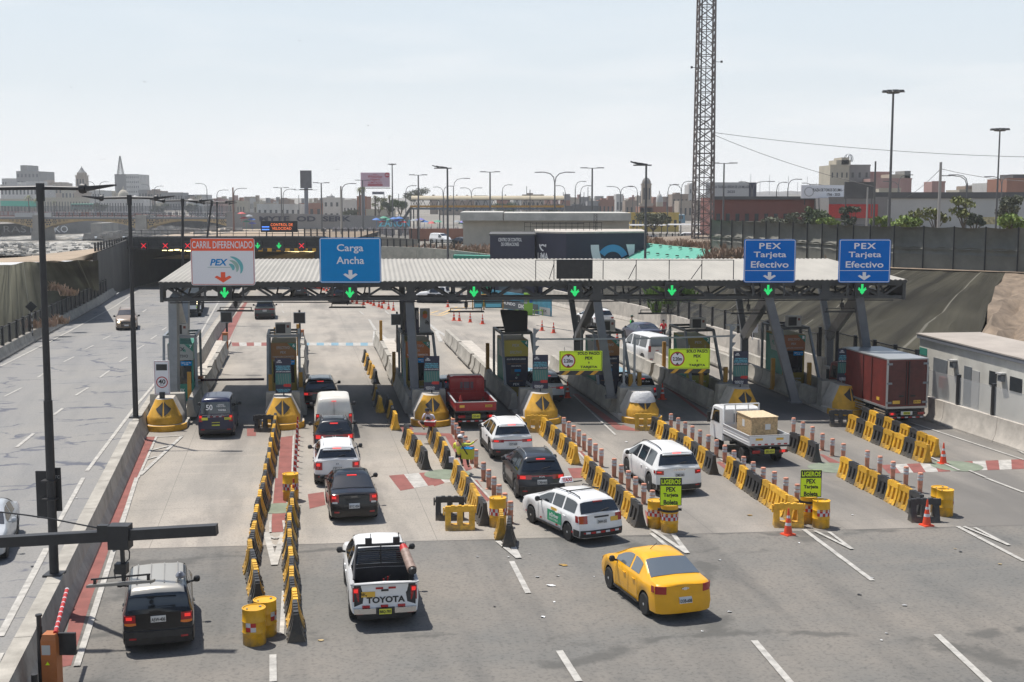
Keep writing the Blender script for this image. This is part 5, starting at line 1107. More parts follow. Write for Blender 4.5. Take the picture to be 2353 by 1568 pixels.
# 10 navy van
L = 4.2; T = car('van','dark blue van with white 50 years lettering on its rear window','van',G(499,1002),9,L,1.68,vanp(L,1.86,1.05,.75),1.08,.31,(.75,3.2),.22,P_NAVY,side_w=[(.5,1.3),(1.4,2.2),(2.3,3.1)],wind=(2.8,3.4),tail=('tall',.78,1.1),plate='BTJ-711',plate_m=PLY,rearlean=.04,cr=.05,handles=False,bump=.42,pz=.6)
t,warp,ring_,top_,slab,sidep,G_ = T
def leanslab(nm,x0,x1,z0,z1,mt,th=.02):
 """panel on the steep rear window area: follows the van's rear slope"""
 q = MB(); ya = lambda z: max(0,(z-1.2)*.20)+.04-th; q.grid([[(x,ya(z),z) for x in (x0,(x0+x1)/2,x1)] for z in (z0,(z0+z1)/2,z1)]); return q.build(nm,mt,t,smooth=False)
leanslab('rear_window',-.66,.66,1.16,1.70,GLASS,.0+.03); txt(t,'50',(-.28,.03,1.46),.3,.26,LETW,.02); txt(t,'CONTIGO\nTODA LA VIDA',(.25,.03,1.54),.42,.14,LETW,.02); txt(t,'VAINSA',(.3,.015,1.33),.36,.09,LETW,.025); slab('side_number',.42,.74,.87,.98,PLY,.02,1); txt(t,'BTJ-711',(.58,.035,.92),.28,.08,INK,.015); slab('small_plate',-.68,-.38,.86,.98,PLY,.02,1)
for i in range(6): slab('rear_stripe',-.4+i*.14,-.28+i*.14,1.0,1.03,RED if i % 2 else REFL,.02,1)
txt(t,'(51) 616 9500   servicioalcliente@vainsa.com',(0,.02,1.09),1.2,.05,LETW,.01)
# 11 white SUV
L = 4.35; car('suv','white SUV with black wheel arches beside the bollards, behind the red truck','SUV',G(1173,1052),10,L,1.8,suv(L,1.62,1.03),1.0,.35,(.85,3.45),.44,P_WHITE,rear_g=(.10,.40),wind=(2.45,3.1),side_w=sw(L),tail=('bar',.80,.92),plate='CCT-020',bump=.52,rails=3,spoiler=1,clad=True,cr=.13,pz=.66)
# 12 dark SUV
L = 4.4; car('suv','dark grey SUV with full width tail light behind the white wagon taxi','SUV',G(1238,1143),9.5,L,1.8,suv(L,1.66,1.06),1.02,.35,(.88,3.5),.44,P_DGREY,rear_g=(.10,.40),wind=(2.5,3.2),side_w=sw(L),tail=('bar',.84,1.0),plate='CRB-063',bump=.6,rails=2,spoiler=1,clad=True,badge=('KIA',.93,.22,.05,LETW),cr=.12,pz=.66)
# 13 white SUV right
L = 4.8; car('suv','large white SUV with wide red tail lights between bollard rows at right','SUV',G(1546,1130),12.5,L,1.88,suv(L,1.7,1.06,.4),1.02,.37,(.95,3.75),.42,P_WHITE,rear_g=(.12,.45),wind=(2.9,3.6),side_w=[(.7,1.5),(1.6,2.4),(2.5,3.6)],tail=('x',.78,.98),plate='CMZ-063',bump=.46,rails=1,spoiler=1,badge=('CHERY',1.0,.5,.05),cr=.14,pz=.74)
# 16, 17, 18, 21, 22, 23 and others
L = 4.5; car('suv','black car with lit left tail light in front of the red truck at booth 5','SUV',G(1030,938),9.5,L,1.8,suv(L,1.6,1.05),1.0,.34,(.85,3.6),.40,P_BLACK,rear_g=(.10,.38),wind=(2.5,3.2),side_w=sw(L),tail=('x',.8,1.04),plate=None,rails=2)
L = 4.4; car('suv','silver grey SUV with red brake bar behind the middle island banner','SUV',G(1255,925),10.5,L,1.82,suv(L,1.64,1.04),1.02,.34,(.85,3.5),.44,P_SILV,rear_g=(.10,.40),wind=(2.5,3.2),side_w=sw(L),tail=('bar',.82,.96),plate='CLF-268',bump=.5,rails=2,spoiler=1,clad=True,badge=('H',.98,.1,.06),pz=.6)
L = 4.1; T = car('station_wagon','silver old station wagon with white writing on rear window at booth 3','car',G(1470,925),11,L,1.66,wagon(L,1.5,.95),.93,.30,(.8,3.25),.36,P_SILV,rear_g=(.06,.36),wind=(2.15,2.85),side_w=[(.45,1.1),(1.2,1.8),(1.88,2.7)],tail=('tall',.62,.9),plate='A5R-670',bump=.46,brake=True,rails=0); t = T[0]; T[4]('handle_bar',-.28,.28,.88,.94,BLACK,.02); txt(t,'Jesús  Mi  Guía',(0,.15,1.22),.8,.1,LETW,.01)
L = 4.62; car('sedan','grey blue sedan stopped beside the man in red and police officer','car',G(1491,787),17,L,1.8,sedan(L,1.45,.96),.94,.32,(.95,3.7),.46,P_BLUEG,rear_g=(.66,1.32),wind=(2.9,3.5),side_w=[(1.3,2.0),(2.1,3.15)],tail=('x',.70,.86),plate='BRK-304',wiper=False,brake=False,cr=.16,pz=.48)
L = 4.45; car('suv','white SUV seen behind the V-shaped grey canopy legs','SUV',G(1382,754),22,L,1.86,suv(L,1.64,1.05),1.02,.36,(.88,3.5),.44,P_WHITE,rear_g=(.10,.40),wind=(2.5,3.2),side_w=sw(L),tail=('x',.8,.98),plate='BTM-142',bump=.55,rails=1,clad=True,brake=False,pz=.6)
L = 4.6; car('suv','grey green SUV driving away alone past booth 6','SUV',G(609,733),10,L,1.86,suv(L,1.68,1.08),1.04,.37,(.9,3.6),.44,P_GREEN,rear_g=(.10,.40),wind=(2.6,3.3),side_w=sw(L),tail=('bar',.88,1.0),plate='CKY-230',bump=.6,rails=2,spoiler=1,clad=True,brake=False,pz=.74)
L = 4.5; car('suv','dark SUV under the roof edge between the two left overhead signs','SUV',G(687,680),9,L,1.86,suv(L,1.66,1.06),1.02,.36,(.9,3.5),.44,P_DGREY,rear_g=(.10,.40),wind=(2.5,3.2),side_w=sw(L),tail=('bar',.84,1.0),plate='C2R-118',bump=.55,rails=2,clad=True,brake=False)
L = 4.7; car('suv','black SUV under the Carga Ancha sign seen through the truss','SUV',G(782,697),16,L,1.9,suv(L,1.72,1.08),1.04,.37,(.95,3.7),.42,P_BLACK,rear_g=(.10,.40),wind=(2.7,3.4),side_w=sw(L),tail=('x',.84,1.02),plate=None,bump=.55,rails=2,clad=True)
def facing(px,py,headdeg,L):
 """ground point for a car driving towards us whose front is at px,py"""
 p = G(px,py); a = radians(headdeg); return p-Vector((-sin(a),cos(a),0))*L
L = 4.5; a_ = ang_(293,757,330,700)+180; T = car('suv','old beige and black SUV with headlights on, oncoming on the left road','SUV',facing(291,760,196,L),196,L,1.78,suv(L,1.7,1.05,.2),1.02,.36,(.9,3.5),.38,P_BEIGE,rear_g=(.1,.3),wind=(2.6,3.35),side_w=sw(L),plate=None,bump=None,rails=2,brake=False); t = T[0]
b = MB(); b.grid([[(x,L+.03,z) for x in (-.84,-.4,0,.4,.84)] for z in (.32,.66)]); b.map(T[1]).build('front_bumper',BLACK,t,smooth=False); b = MB(); b.grid([[(s_,L+.02,z) for s_ in (-.2,0,.2)] for z in (.38,.5)]); b.map(T[1]).build('number_plate',PLW,t,smooth=False)
for s in (-1,1): b = MB(); b.cyl((s*.62,L-.05,.74),(s*.62,L-.0,.74),.1,n=14); b.build('lit_headlight',M('headlamp_glow',(1,.85,.55),.3,emit=2.5),t)
# parked cars and vans on the terrace
def onz(x,y,s_):
 Y = FPX/s_*cos(PITCH)+0; return D(x,y,Y)
ZS = 12.6
L = 4.4; car('van','white panel van parked by the red brick wall on the upper road','van',onz(993,559,ZS)-Vector((0,0,0)),196+32,L,1.8,vanp(L,1.85,1.05),1.05,.33,(.8,3.4),.2,P_WHITE,side_w=[(2.4,3.15)],wind=(2.65,3.3),tail=('tall',.7,1.1),rearlean=.04,handles=False,brake=False)
L = 4.5; car('sedan','dark blue sedan parked between the white van and pale hatchback','car',onz(1040,563,ZS),196+40,L,1.75,sedan(L,1.45,.96),.95,.31,(.9,3.6),.44,P_DGREY,rear_g=(.66,1.32),wind=(2.8,3.4),side_w=[(1.3,2.0),(2.1,3.0)],wiper=False,brake=False)
L = 4.2; car('hatchback','pale silver hatchback parked by the cream building wall','car',onz(1096,569,ZS),196+40,L,1.72,suv(L,1.52,.96),.95,.31,(.8,3.3),.42,P_SILV,rear_g=(.1,.4),wind=(2.4,3.1),side_w=sw(L),brake=False)
L = 4.4; car('van','white minivan with open side door left of the large white van','van',onz(1512,563,ZS),86,L,1.75,vanp(L,1.8,1.05),1.05,.32,(.8,3.4),.24,P_WHITE,side_w=[(1.1,1.9),(2.3,3.15)],wind=(2.65,3.3),tail=('tall',.7,1.1),rearlean=.04,brake=False)
L = 5.6; T = car('van','large white cargo van with green logo parked beneath the lattice tower','van',onz(1603,566,ZS)+Vector((1.2,1,0)),86,L,2.0,[(0,1.3),(.03,1.5),(.12,2.35),(.4,2.45),(3.6,2.45),(4.0,2.3),(4.9,1.35),(L-.15,1.05),(L,.7)],1.2,.35,(1.1,4.6),.12,P_WHITE,side_w=[(3.7,4.5)],wind=(4.0,4.75),tail=('tall',.8,1.3),rearlean=.03,handles=False,brake=False); txt(T[0],'EQUANS',(-1.02,2.2,1.55),1.3,.24,TEAL,.02,face='left')
# 26 car cut by the left edge
L = 4.4; a_ = 13; car('sedan','pale silver car cut off by the left edge of the picture','car',facing(-58,1302,195,L),195,L,1.76,sedan(L,1.45,.97),.95,.32,(.9,3.6),.44,P_SILV,rear_g=(.66,1.3),wind=(2.8,3.4),side_w=[(1.3,2.0),(2.1,3.0)],brake=False,wiper=False)
# 19 white minibus
L = 4.9; T = car('minibus','white minibus with large side windows behind the left lime sign','van',G(1505,836),18.5,L,1.8,vanp(L,1.98,1.1,.7),1.12,.34,(1.0,3.9),.22,P_WHITE,side_w=[(.5,1.6),(1.7,2.8),(2.95,3.8)],wind=(3.4,4.1),tail=('tall',.9,1.3),plate='CRT-310',rearlean=.04,bump=None,brake=False,handles=False,glass=GLASS,pz=.7)
t,warp,ring_,top_,slab,sidep,G_ = T
q = MB(); ya = lambda z: max(0,(z-1.25)*.17)+.04-.03; q.grid([[(x,ya(z),z) for x in (-.68,0,.68)] for z in (1.26,1.5,1.78)]); q.build('rear_window',GLASS_L,t,smooth=False)
for i in range(2): slab('rear_stripe',-.35+i*.5,-.12+i*.5,.98,1.02,RED,.012,1)
# ---------------------------------------------------------------- trucks
def cab(t,y,w,zb,h,mat,L=1.5,rearglass=True,lean=.35):
 b = MB(); pts = [(y,zb),(y,zb+h-.08),(y+.1,zb+h),(y+L-.62,zb+h),(y+L-.35,zb+h-.08),(y+L-.02,zb+h*.48),(y+L,zb+.1),(y+L-.03,zb)]
 rows = []
 for x,sh in ((-w/2,.06),(-w/2+.05,0),(w/2-.05,0),(w/2,.06)): rows.append([(x,min(max(py,y+sh),y+L-sh),pz-(sh if pz > zb+h*.6 else 0)) for py,pz in pts])
 b.grid(rows,close=True); [b.add(r,[tuple(range(len(r)))]) for r in (rows[0],rows[-1])]; b.build('cab',mat,t,ang=30)
 for s in (-1,1): q = MB(); q.prism([(s*(w/2+.004),y+.42,zb+h*.5),(s*(w/2+.004),y+L-.28,zb+h*.5),(s*(w/2+.004),y+L-.52,zb+h*.88),(s*(w/2+.004),y+.42,zb+h*.88)],(s*.006,0,0)); q.build('side_window',GLASS,t,smooth=False)
 if rearglass: q = MB(); q.prism([(-.34,y-.008,zb+h*.55),(.34,y-.008,zb+h*.55),(.34,y-.008,zb+h*.82),(-.34,y-.008,zb+h*.82)],(0,.006,0)); q.build('rear_window',GLASS_L,t,smooth=False)
 q = MB(); q.quad((-w/2+.1,y+L-.015,zb+h*.52),(w/2-.1,y+L-.015,zb+h*.52),(w/2-.14,y+L-.32,zb+h*.9),(-w/2+.14,y+L-.32,zb+h*.9)); q.build('windscreen',GLASS,t,smooth=False)
 for s in (-1,1): q = MB(); q.box(s*(w/2+.2)-.07,s*(w/2+.2)+.07,y+L-.45,y+L-.37,zb+h*.45,zb+h*.75); q.bar((s*w/2,y+L-.4,zb+h*.5),(s*(w/2+.2),y+L-.4,zb+h*.5),.03); q.build('mirror',BLACK,t,smooth=False)
def chassis(t,L,w,z=.55):
 b = MB(); [b.box(s*.35-.06,s*.35+.06,.1,L-.3,z-.15,z) for s in (-1,1)]; [b.box(-w/2+.2,w/2-.2,y,y+.1,z-.12,z-.02) for y in (.15,1.5,2.6)]; b.build('chassis',DARK,t,smooth=False)
def rearlamps(t,w,z,lit=(1,1),y=-.02):
 b = MB(); b.box(-w/2+.05,w/2-.05,y,.06,z-.07,z+.02); b.build('rear_beam',DARK,t,smooth=False)
 for s,on in zip((-1,1),lit): b = MB(); b.box(min(s*(w/2-.12),s*(w/2-.46)),max(s*(w/2-.12),s*(w/2-.46)),y-.03,y,z-.08,z+.05); b.box(s*(w/2-.28)-.07,s*(w/2-.28)+.07,y-.045,y-.03,z-.06,z+.04,1); b.build('tail_light',[TLR,TLB if on else TLR],t,smooth=False)
def flatbed(t,w,L,z0,h,mat,th=.05,floor=BEDM):
 b = MB(); b.box(-w/2,w/2,0,L,z0-.08,z0); b.build('bed_floor',floor,t,smooth=False)
 for nm,bx in (('tailboard',(-w/2,w/2,0,th)),('front_board',(-w/2,w/2,L-th,L)),('side_board',(-w/2,-w/2+th,th,L-th)),('side_board',(w/2-th,w/2,th,L-th))):
  b = MB(); b.box(*bx,z0+.001,z0+h);
  if nm != 'front_board':
   for k in (.3,.62):
    if nm == 'tailboard': b.box(bx[0]+.06,bx[1]-.06,-.012,0,z0+h*k-.02,z0+h*k+.02)
    else: b.box(bx[0]-.012 if bx[0] < 0 else bx[1],bx[0] if bx[0] < 0 else bx[1]+.012,.1,L-.1,z0+h*k-.02,z0+h*k+.02)
  b.build(nm,mat,t,smooth=False)
 b = MB(); [b.box(s*(w/2)-.04,s*(w/2)+.04,0.0,L,z0+h,z0+h+.03) for s in (-1,1)]; b.box(-w/2+.05,w/2-.05,0,.06,z0+h,z0+h+.03); b.build('board_rim',LETG,t,smooth=False)
# 14 white flatbed with crate
t = thing('flatbed_truck','small white flatbed truck carrying a chipboard crate','truck',G(1760,1066)+DV*-.35,radians(12)); w = 1.78
flatbed(t,w,3.0,.86,.40,P_WHITE); cab(t,3.12,1.68,.48,1.48,P_WHITE,1.62); chassis(t,4.6,w)
for y,R in ((.95,.31),(3.85,.33)): [wheel(t,s*.72,y,R,.22 if y > 2 else .3,RIM if y > 2 else DARK,s,8) for s in (-1,1)]
b = MB(); b.tube([(-.8,3.05,.9),(-.8,3.05,2.12),(.8,3.05,2.12),(.8,3.05,.9)],.035,6); [b.bar((x,3.05,1.2),(x,3.05,2.1),.045) for x in (-.3,.3)]; b.build('head_rack',P_WHITE,t,smooth=False)
rearlamps(t,w,.62,(0,1)); b = MB(); b.box(-.22,.22,-.05,-.03,.52,.70); b.build('number_plate',PLY,t,smooth=False); txt(t,'BBS-856',(0,-.056,.61),.36,.1,INK,.015)
for i in range(6): b = MB(); b.box(-.8+i*.29,-.66+i*.29,-.016,-.002,.88,.93); b.build('red_stripe',RED,t,smooth=False)
for x0 in (-.62,.3): b = MB(); b.box(x0,x0+.32,-.016,-.012,1.08,1.17); b.build('side_number',PLO,t,smooth=False)
OSB = M('chipboard',(.52,.36,.19),.8,var=.5,vs=14,bump=.3,bs=25)
cr_ = thing('crate','large chipboard crate with two white papers on the flatbed truck','crate',t.location,t.rotation_euler.z)
b = MB(); b.box(-.5,.68,.75,2.35,.87,1.90); b.build('box',OSB,cr_,smooth=False); b = MB(); b.box(-.53,.71,.72,2.38,1.901,1.925); b.build('lid',M('chipboard_lid',(.60,.47,.30),.8,var=.35,vs=12),cr_,smooth=False); b = MB(); b.box(.12,.36,.744,.748,1.38,1.62); b.build('paper',PLW,cr_,smooth=False); b = MB(); b.box(-.506,-.502,1.5,1.75,1.4,1.7); b.build('paper',PLW,cr_,smooth=False)
# 15 red flatbed
t = thing('flatbed_truck','small red flatbed truck with empty low-sided bed at booth 5','truck',G(1094,987),radians(9.5)); w = 1.98
flatbed(t,w,3.3,.92,.40,P_RED); chassis(t,4.9,w,.6); cab(t,3.45,1.75,.6,1.5,P_RED,1.6)
for y,R in ((.95,.36),(4.2,.36)): [wheel(t,s*.78,y,R,.3,DARK,s,8) for s in (-1,1)]
b = MB(); b.tube([(-.85,3.32,.95),(-.85,3.32,2.0),(-.7,3.32,2.14),(.7,3.32,2.14),(.85,3.32,2.0),(.85,3.32,.95)],.03,6); [b.bar((x,3.32,.95),(x,3.32,2.12),.035) for x in (-.5,-.2,.15,.5)]; b.bar((-.85,3.32,1.5),(.85,3.32,1.5),.03); b.build('head_rack',P_RED,t,smooth=False)
rearlamps(t,w,.66,(0,1)); b = MB(); b.box(-.2,.2,-.05,-.03,.55,.76); b.build('number_plate',PLY,t,smooth=False); txt(t,'C5D-851',(0,-.056,.65),.34,.1,INK,.02)
for x0 in (-.8,.45): b = MB(); b.box(x0,x0+.34 if x0 > 0 else x0+.24,-.02,-.014,1.08,1.2); b.build('side_number',PLO,t,smooth=False)
txt(t,'C50-852',(.62,-.03,1.14),.3,.09,INK,.015); b = MB(); b.box(-.9,.9,-.03,.02,.38,.46); b.build('under_bar',DARK,t,smooth=False)
for i in range(9): b = MB(); b.box(-.86+i*.2,-.70+i*.2,-.042,-.03,.39,.45); b.build('bar_stripe',RED if i % 2 == 0 else REFL,t,smooth=False)
tr = t
b = MB(); b.lathe([(.16,0),(.16,.03),(.13,.03),(.03,.5),(.001,.5)],14,c=(-.55,1.6,.93)); onveh(tr,'traffic_cone',b,M('cone_red',(.45,.04,.03),.5),'small red traffic cone standing in the red truck bed','traffic cone')
b = MB(); b.lathe([(.055,0),(.06,.1),(.05,.18),(.06,.26),(.02,.36),(.02,.4)],10,c=(.62,1.9,.93)); onveh(tr,'bottle',b,M('cola',(.05,.015,.01),.1),'dark cola bottle standing in the red truck bed','bottle')
b = MB(); b.box(-.35,-.05,1.2,1.5,.93,1.0); b.prism([(-.15,1.6,.93),(.1,1.6,.93),(.05,1.6,1.08)],(0,.2,0)); onveh(tr,'wood_scrap',b,OSB,'small wood scraps lying in the red truck bed','wood',smooth=False)
# 20 maroon box truck
t = thing('box_truck','tall maroon box truck with closed rear doors in the rightmost lane','truck',Vector((19.3,61.0,0)),radians(10.5)); w = 2.1
b = MB(); b.box(-w/2,w/2,0,5.0,1.0,3.30); b.build('cargo_box',P_MAROON,t,smooth=False)
b = MB(); b.box(-w/2-.02,w/2+.02,-.02,5.02,3.301,3.36); [b.box(s*w/2-.04,s*w/2+.04,y-.04,y+.04,.96,3.30) for s in (-1,1) for y in (0,5.0)]; b.box(-w/2-.03,w/2+.03,-.03,5.0,.9,1.0); b.build('box_trim',M('aluminium',(.42,.43,.43),.4,.6),t,smooth=False)
for s in (-1,1):
 b = MB(); b.box(s*.5-.47,s*.5+.47,-.03,-.005,1.06,3.24); b.build('rear_door',M('box_maroon_dark',(.085,.018,.016),.45,var=.4,vs=2.5),t,smooth=False)
 for z in (1.2,2.15,3.1): b = MB(); b.box(s*.95-.14,s*.95+.14,-.045,-.03,z-.05,z+.05); b.build('door_hinge',STEEL_L,t,smooth=False)
 b = MB(); b.cyl((s*.07,-.05,1.08),(s*.07,-.05,3.22),.02,n=6); b.box(s*.3-.12,s*.3+.12,-.06,-.03,1.48,1.56); b.build('door_lock',DARK,t)
for y in (1.6,2.55): b = MB(); b.box(-w/2-.03,-w/2-.005,y,y+.05,1.05,3.25); b.build('side_door_edge',M('box_maroon_edge',(.05,.012,.012),.5),t,smooth=False)
for x0,s_ in ((-.75,''),(.35,'D7S-714')):
 b = MB(); b.box(x0,x0+.38,-.036,-.031,1.14,1.3); b.build('side_number',PLO,t,smooth=False)
 if s_: txt(t,s_,(x0+.19,-.042,1.22),.33,.1,INK,.02)
b = MB(); b.box(-w/2-.012,-w/2-.002,.75,1.05,1.2,1.36); b.build('side_number',PLO,t,smooth=False)
chassis(t,6.5,w,.85); rearlamps(t,w,.66,(1,0)); b = MB(); b.box(-.9,.9,-.03,.05,.42,.50); b.build('under_bar',DARK,t,smooth=False)
for i in range(9): b = MB(); b.box(-.88+i*.2,-.72+i*.2,-.042,-.03,.43,.49); b.build('bar_stripe',RED if i % 2 else REFL,t,smooth=False)
b = MB(); b.box(-.3,.3,-.06,-.03,.58,.76); b.build('plate_holder',PLW,t,smooth=False); b = MB(); b.box(-.18,.18,-.068,-.06,.60,.74); b.build('number_plate',PLY,t,smooth=False); txt(t,'D7S-756',(0,-.074,.67),.3,.09,INK,.02)
for z,ya_,yb_ in [(z,a,c) for z in (.5,.62,.74) for a,c in ((.15,1.3),(2.3,4.2))]: b = MB(); b.bar((-w/2+.02,ya_,z),(-w/2+.02,yb_,z),.05); b.build('side_guard',M('wood_guard',(.35,.28,.2),.7),t,smooth=False)
for y,R in ((1.8,.42),(5.7,.42)): [wheel(t,s*.82,y,R,.36,DARK,s,8) for s in (-1,1)]
cab(t,5.15,2.0,.7,1.75,P_MAROON,1.7,False)
# 24 police pickup, side on
L = 5.1; T = car('pickup_truck','white and dark patrol pickup parked side-on behind the truss','pickup truck',G(1062,698)+Vector((0,1,0)),80,L,1.82,[(0,1.1),(1.5,1.1),(1.52,1.15),(1.7,1.7),(2.0,1.78),(3.0,1.74),(3.7,1.2),(4.9,1.05),(L,.9)],1.06,.38,(1.1,4.1),.34,P_WHITE,rear_g=(1.55,1.72),wind=(3.1,3.65),side_w=[(1.8,2.35),(2.45,3.4)],opened=(.1,1.45),tail=('tall',.7,1.0),brake=False,wiper=False,hi_light=False,sill=.42); t = T[0]
b = MB(); b.box(-.8,.8,.1,1.5,.6,.64); b.box(-.5,.5,.9,1.1,.64,1.75); b.build('bed',BEDM,t,smooth=False); b = MB(); b.box(-.5,.5,2.2,2.4,1.8,1.92); b.build('light_bar',M('beacon',(.3,.02,.02),.2),t,smooth=False); T[5]('door_panel',-1,2.0,3.6,.5,1.0,P_DGREY,3)
# 25 oncoming tanker truck behind the left column
t = thing('tanker_truck','oncoming dark truck with lime diamond plate behind the left canopy column','truck',G(435,729)+Vector((0,0,0)),radians(12));
b = MB(); b.box(-1.1,1.1,-.1,.15,.35,.75); b.build('bumper',BLACK,t,smooth=False); b = MB(); b.box(-1.1,1.1,-.14,-.1,.75,1.1); b.build('bumper_band',LETW,t,smooth=False); txt(t,'PELIGRO\nCOMBUSTIBLE',(-.55,-.15,.92),.9,.26,RED,.02)
b = MB(); b.prism([(.62,-.15,.93),(.80,-.15,.75),(.98,-.15,.93),(.80,-.15,1.11)],(0,-.01,0)); b.build('hazard_plate',SYEL,t,smooth=False)
b = MB(); b.box(-1.05,1.05,0,1.6,1.1,1.9,tx=.12,ty=.1); b.box(-1.1,1.1,1.5,3.2,1.1,3.0,tx=.08,ty=.2); b.build('cab',P_DGREY,t,smooth=False); b = MB(); b.quad((-.9,1.60,2.0),(.9,1.60,2.0),(.86,1.68,2.8),(-.86,1.68,2.8)); b.map(lambda p: p+Vector((0,-.05,0))).build('windscreen',GLASS_L,t,smooth=False)
b = MB(); b.cyl((0,3.6,2.0),(0,11,2.0),1.05,n=24); b.box(-1.0,1.0,3.4,11,.7,1.1); b.build('tank',P_DGREY,t)
for s in (-1,1): b = MB(); b.box(s*.85-.15,s*.85+.15,-.03,.02,1.2,1.45); b.build('headlight',M('headlamp_glow',(1,.85,.55),.3,emit=2.5),t,smooth=False)
for y in (.9,4.8,8.5,9.7): [wheel(t,s*.92,y,.5,.32,DARK,s,8) for s in (-1,1)]
# green truck and others seen through the truss, right of centre
t = thing('tow_truck','lime green truck half hidden behind the truss by the cone line','truck',G(1000,668)+Vector((0,0,0)),radians(75))
b = MB(); b.box(-1.1,1.1,0,5.2,.9,1.25); b.build('bed',M('lime_green',(.22,.42,.05),.45),t,smooth=False); cab(t,5.4,2.1,.7,1.75,M('lime_green',(.22,.42,.05),.45),1.8); chassis(t,7,2.2,.85); [wheel(t,s*.9,y,.45,.3,DARK,s,8) for y in (1.3,2.4,6.2) for s in (-1,1)]
# ================================================================ BARRIER UNITS, DRUMS, BOLLARDS, CONES
def unit_mesh(mat):
 b = MB(); L = .5
 pr = lambda z: .235-.16*min(1,z/.55)**.75      # half depth by height
 def slab_(x0,x1,z0,z1,k=1.0):
  n = 4; rows = []
  for i in range(n+1): z = z0+(z1-z0)*i/n; h = pr(z)*k; rows.append([(x0,-h,z),(x1,-h,z),(x1,h,z),(x0,h,z)])
  b.grid(rows,close=True); b.add(rows[0],[(3,2,1,0)]); b.add(rows[-1],[(0,1,2,3)])
 slab_(-L,L,0,.17); slab_(-L,-.31,.1699,.60); slab_(.31,L,.1699,.60); slab_(-.095,.095,.1699,.60); slab_(-L,L,.5999,.62,.9)
 b.box(-L-.02,L+.02,-.075,.075,.621,.80,tx=.03,ty=.012); b.box(-L-.07,-L-.021,-.06,.06,.50,.76); b.box(L+.021,L+.06,-.05,.05,.56,.80)
 for x in (-.3,-.08,.14): b.box(x,x+.14,-.06,.06,.801,.825,tx=.01)
 for x in (-.2,.2): b.box(x-.06,x+.06,-.245,.245,.001,.05)
 for s in (-1,1): b.box(s*.2-.10,s*.2+.10,-.03,.03,.1701,.6)   if False else None
 return b.mesh('barrier_unit',mat,ang=30)
UM = {'Y': unit_mesh(YEL),'B': unit_mesh(BLK)}; CNAME = {'Y': 'yellow','B': 'black'}
RR = random.Random(5)
def row(pts,cols,where,jit=2.0,far_first=True,flip=0):
 P = [G(*p) for p in pts]; L = [0]
 for a,b in zip(P,P[1:]): L.append(L[-1]+(b-a).length)
 n = len(cols)
 def at(s):
  for i in range(len(L)-1):
   if s <= L[i+1]+1e-6 or i == len(L)-2: return P[i].lerp(P[i+1],(s-L[i])/(L[i+1]-L[i]))
 for i,c in enumerate(cols):
  s = L[-1]*i/(n-1) if n > 1 else 0; p = at(s); q = at(min(L[-1],s+.6)); r = at(max(0,s-.6)); d = (q-r).normalized()
  o = ob('traffic_barrier',UM[c],None,p+Vector((RR.uniform(-.03,.03),0,0)),math.atan2(d.y,d.x)+radians(RR.uniform(-jit,jit)+flip*(1 if i % 2 else -1)))
  o.scale = (min(1.04,L[-1]/(n-1)/1.05) if n > 1 else 1,1,1)
  tag(o,f'{CNAME[c]} plastic barrier, {nth(i)} from the {"far" if far_first else "near"} end of {where}','barrier','plastic barriers '+where[:40])
def alt(n,a='B',b='Y'): return [(a if i % 2 == 0 else b) for i in range(n)]
row([(590,1388),(577,1300),(588,1230),(603,1165),(617,1092),(628,1030),(635,988)],alt(25),'long curved row left of red strip',far_first=False)
row([(681,1462),(669,1368),(667,1249),(673,1172)],alt(14),'straight row right of the drums',far_first=False)
row([(840,832),(848,852),(855,864),(863,880)],'BYBYYB','short row nearest the rumble strip')
row([(862,906),(867,928),(873,946)],'BYBY','row in canopy shade'); row([(893,946),(900,966),(908,985)],'BYBY','row beside third nose')
row([(935,1018),(955,1045),(974,1074)],'BYBYB','short row left of seated vendor'); row([(992,1008),(1010,1040),(1028,1073)],'BYBYBYB','row between vendors')
row([(1050,1108),(1078,1150),(1108,1200)],'YBYBYYB','row below yellow-shirted vendor')
row([(1253,1001),(1285,1031),(1318,1063)],'YBYBYBY','row below middle island'); row([(1352,1098),(1405,1148),(1463,1204)],'YBYBYBYB','row behind white wagon taxi')
row([(1506,999),(1565,1038),(1632,1085)],'BYBYBYBYB','row from wrapped nose'); row([(1680,1098),(1750,1148),(1822,1196)],'YBYBBYYYY','row ending at right orange cone')
row([(1828,1038),(1847,1046),(1868,1058)],'BYB','short row behind crate truck'); row([(1962,994),(2035,1027),(2118,1060)],'YBYBYYBY','front row by box truck')
row([(1990,975),(2060,1008),(2142,1046)],'BYBYBYBYY','rear row by box truck'); row([(1943,1099),(2020,1139),(2105,1182)],'YBYYBYYB','row ending at rightmost drums')
for (x,y),c,a,lb in (((610,992),'B',-6,'standing crosswise by the second yellow nose'),((1034,1193),'B',2,'standing crosswise behind the crosswise yellow one'),((1057,1216),'Y',5,'standing crosswise in front of black one by the drum'),((1152,1232),'Y',92,'end-on in front of the checked drum'),((1170,1250),'B',88,'end-on nearest the white chevron tip'),((1234,993),'Y',-6,'crosswise at the foot of middle nose'),((1483,989),'Y',-8,'crosswise at the foot of wrapped nose'),((1811,1210),'Y',-3,'crosswise behind the right orange cone'),((1931,980),'B',-4,'crosswise at foot of rightmost nose'),((2123,1198),'B',2,'crosswise behind rightmost near cone')):
 o = ob('traffic_barrier',UM[c],None,G(x,y),radians(a)); tag(o,f'{CNAME[c]} plastic barrier {lb}','barrier','single crosswise plastic barriers')
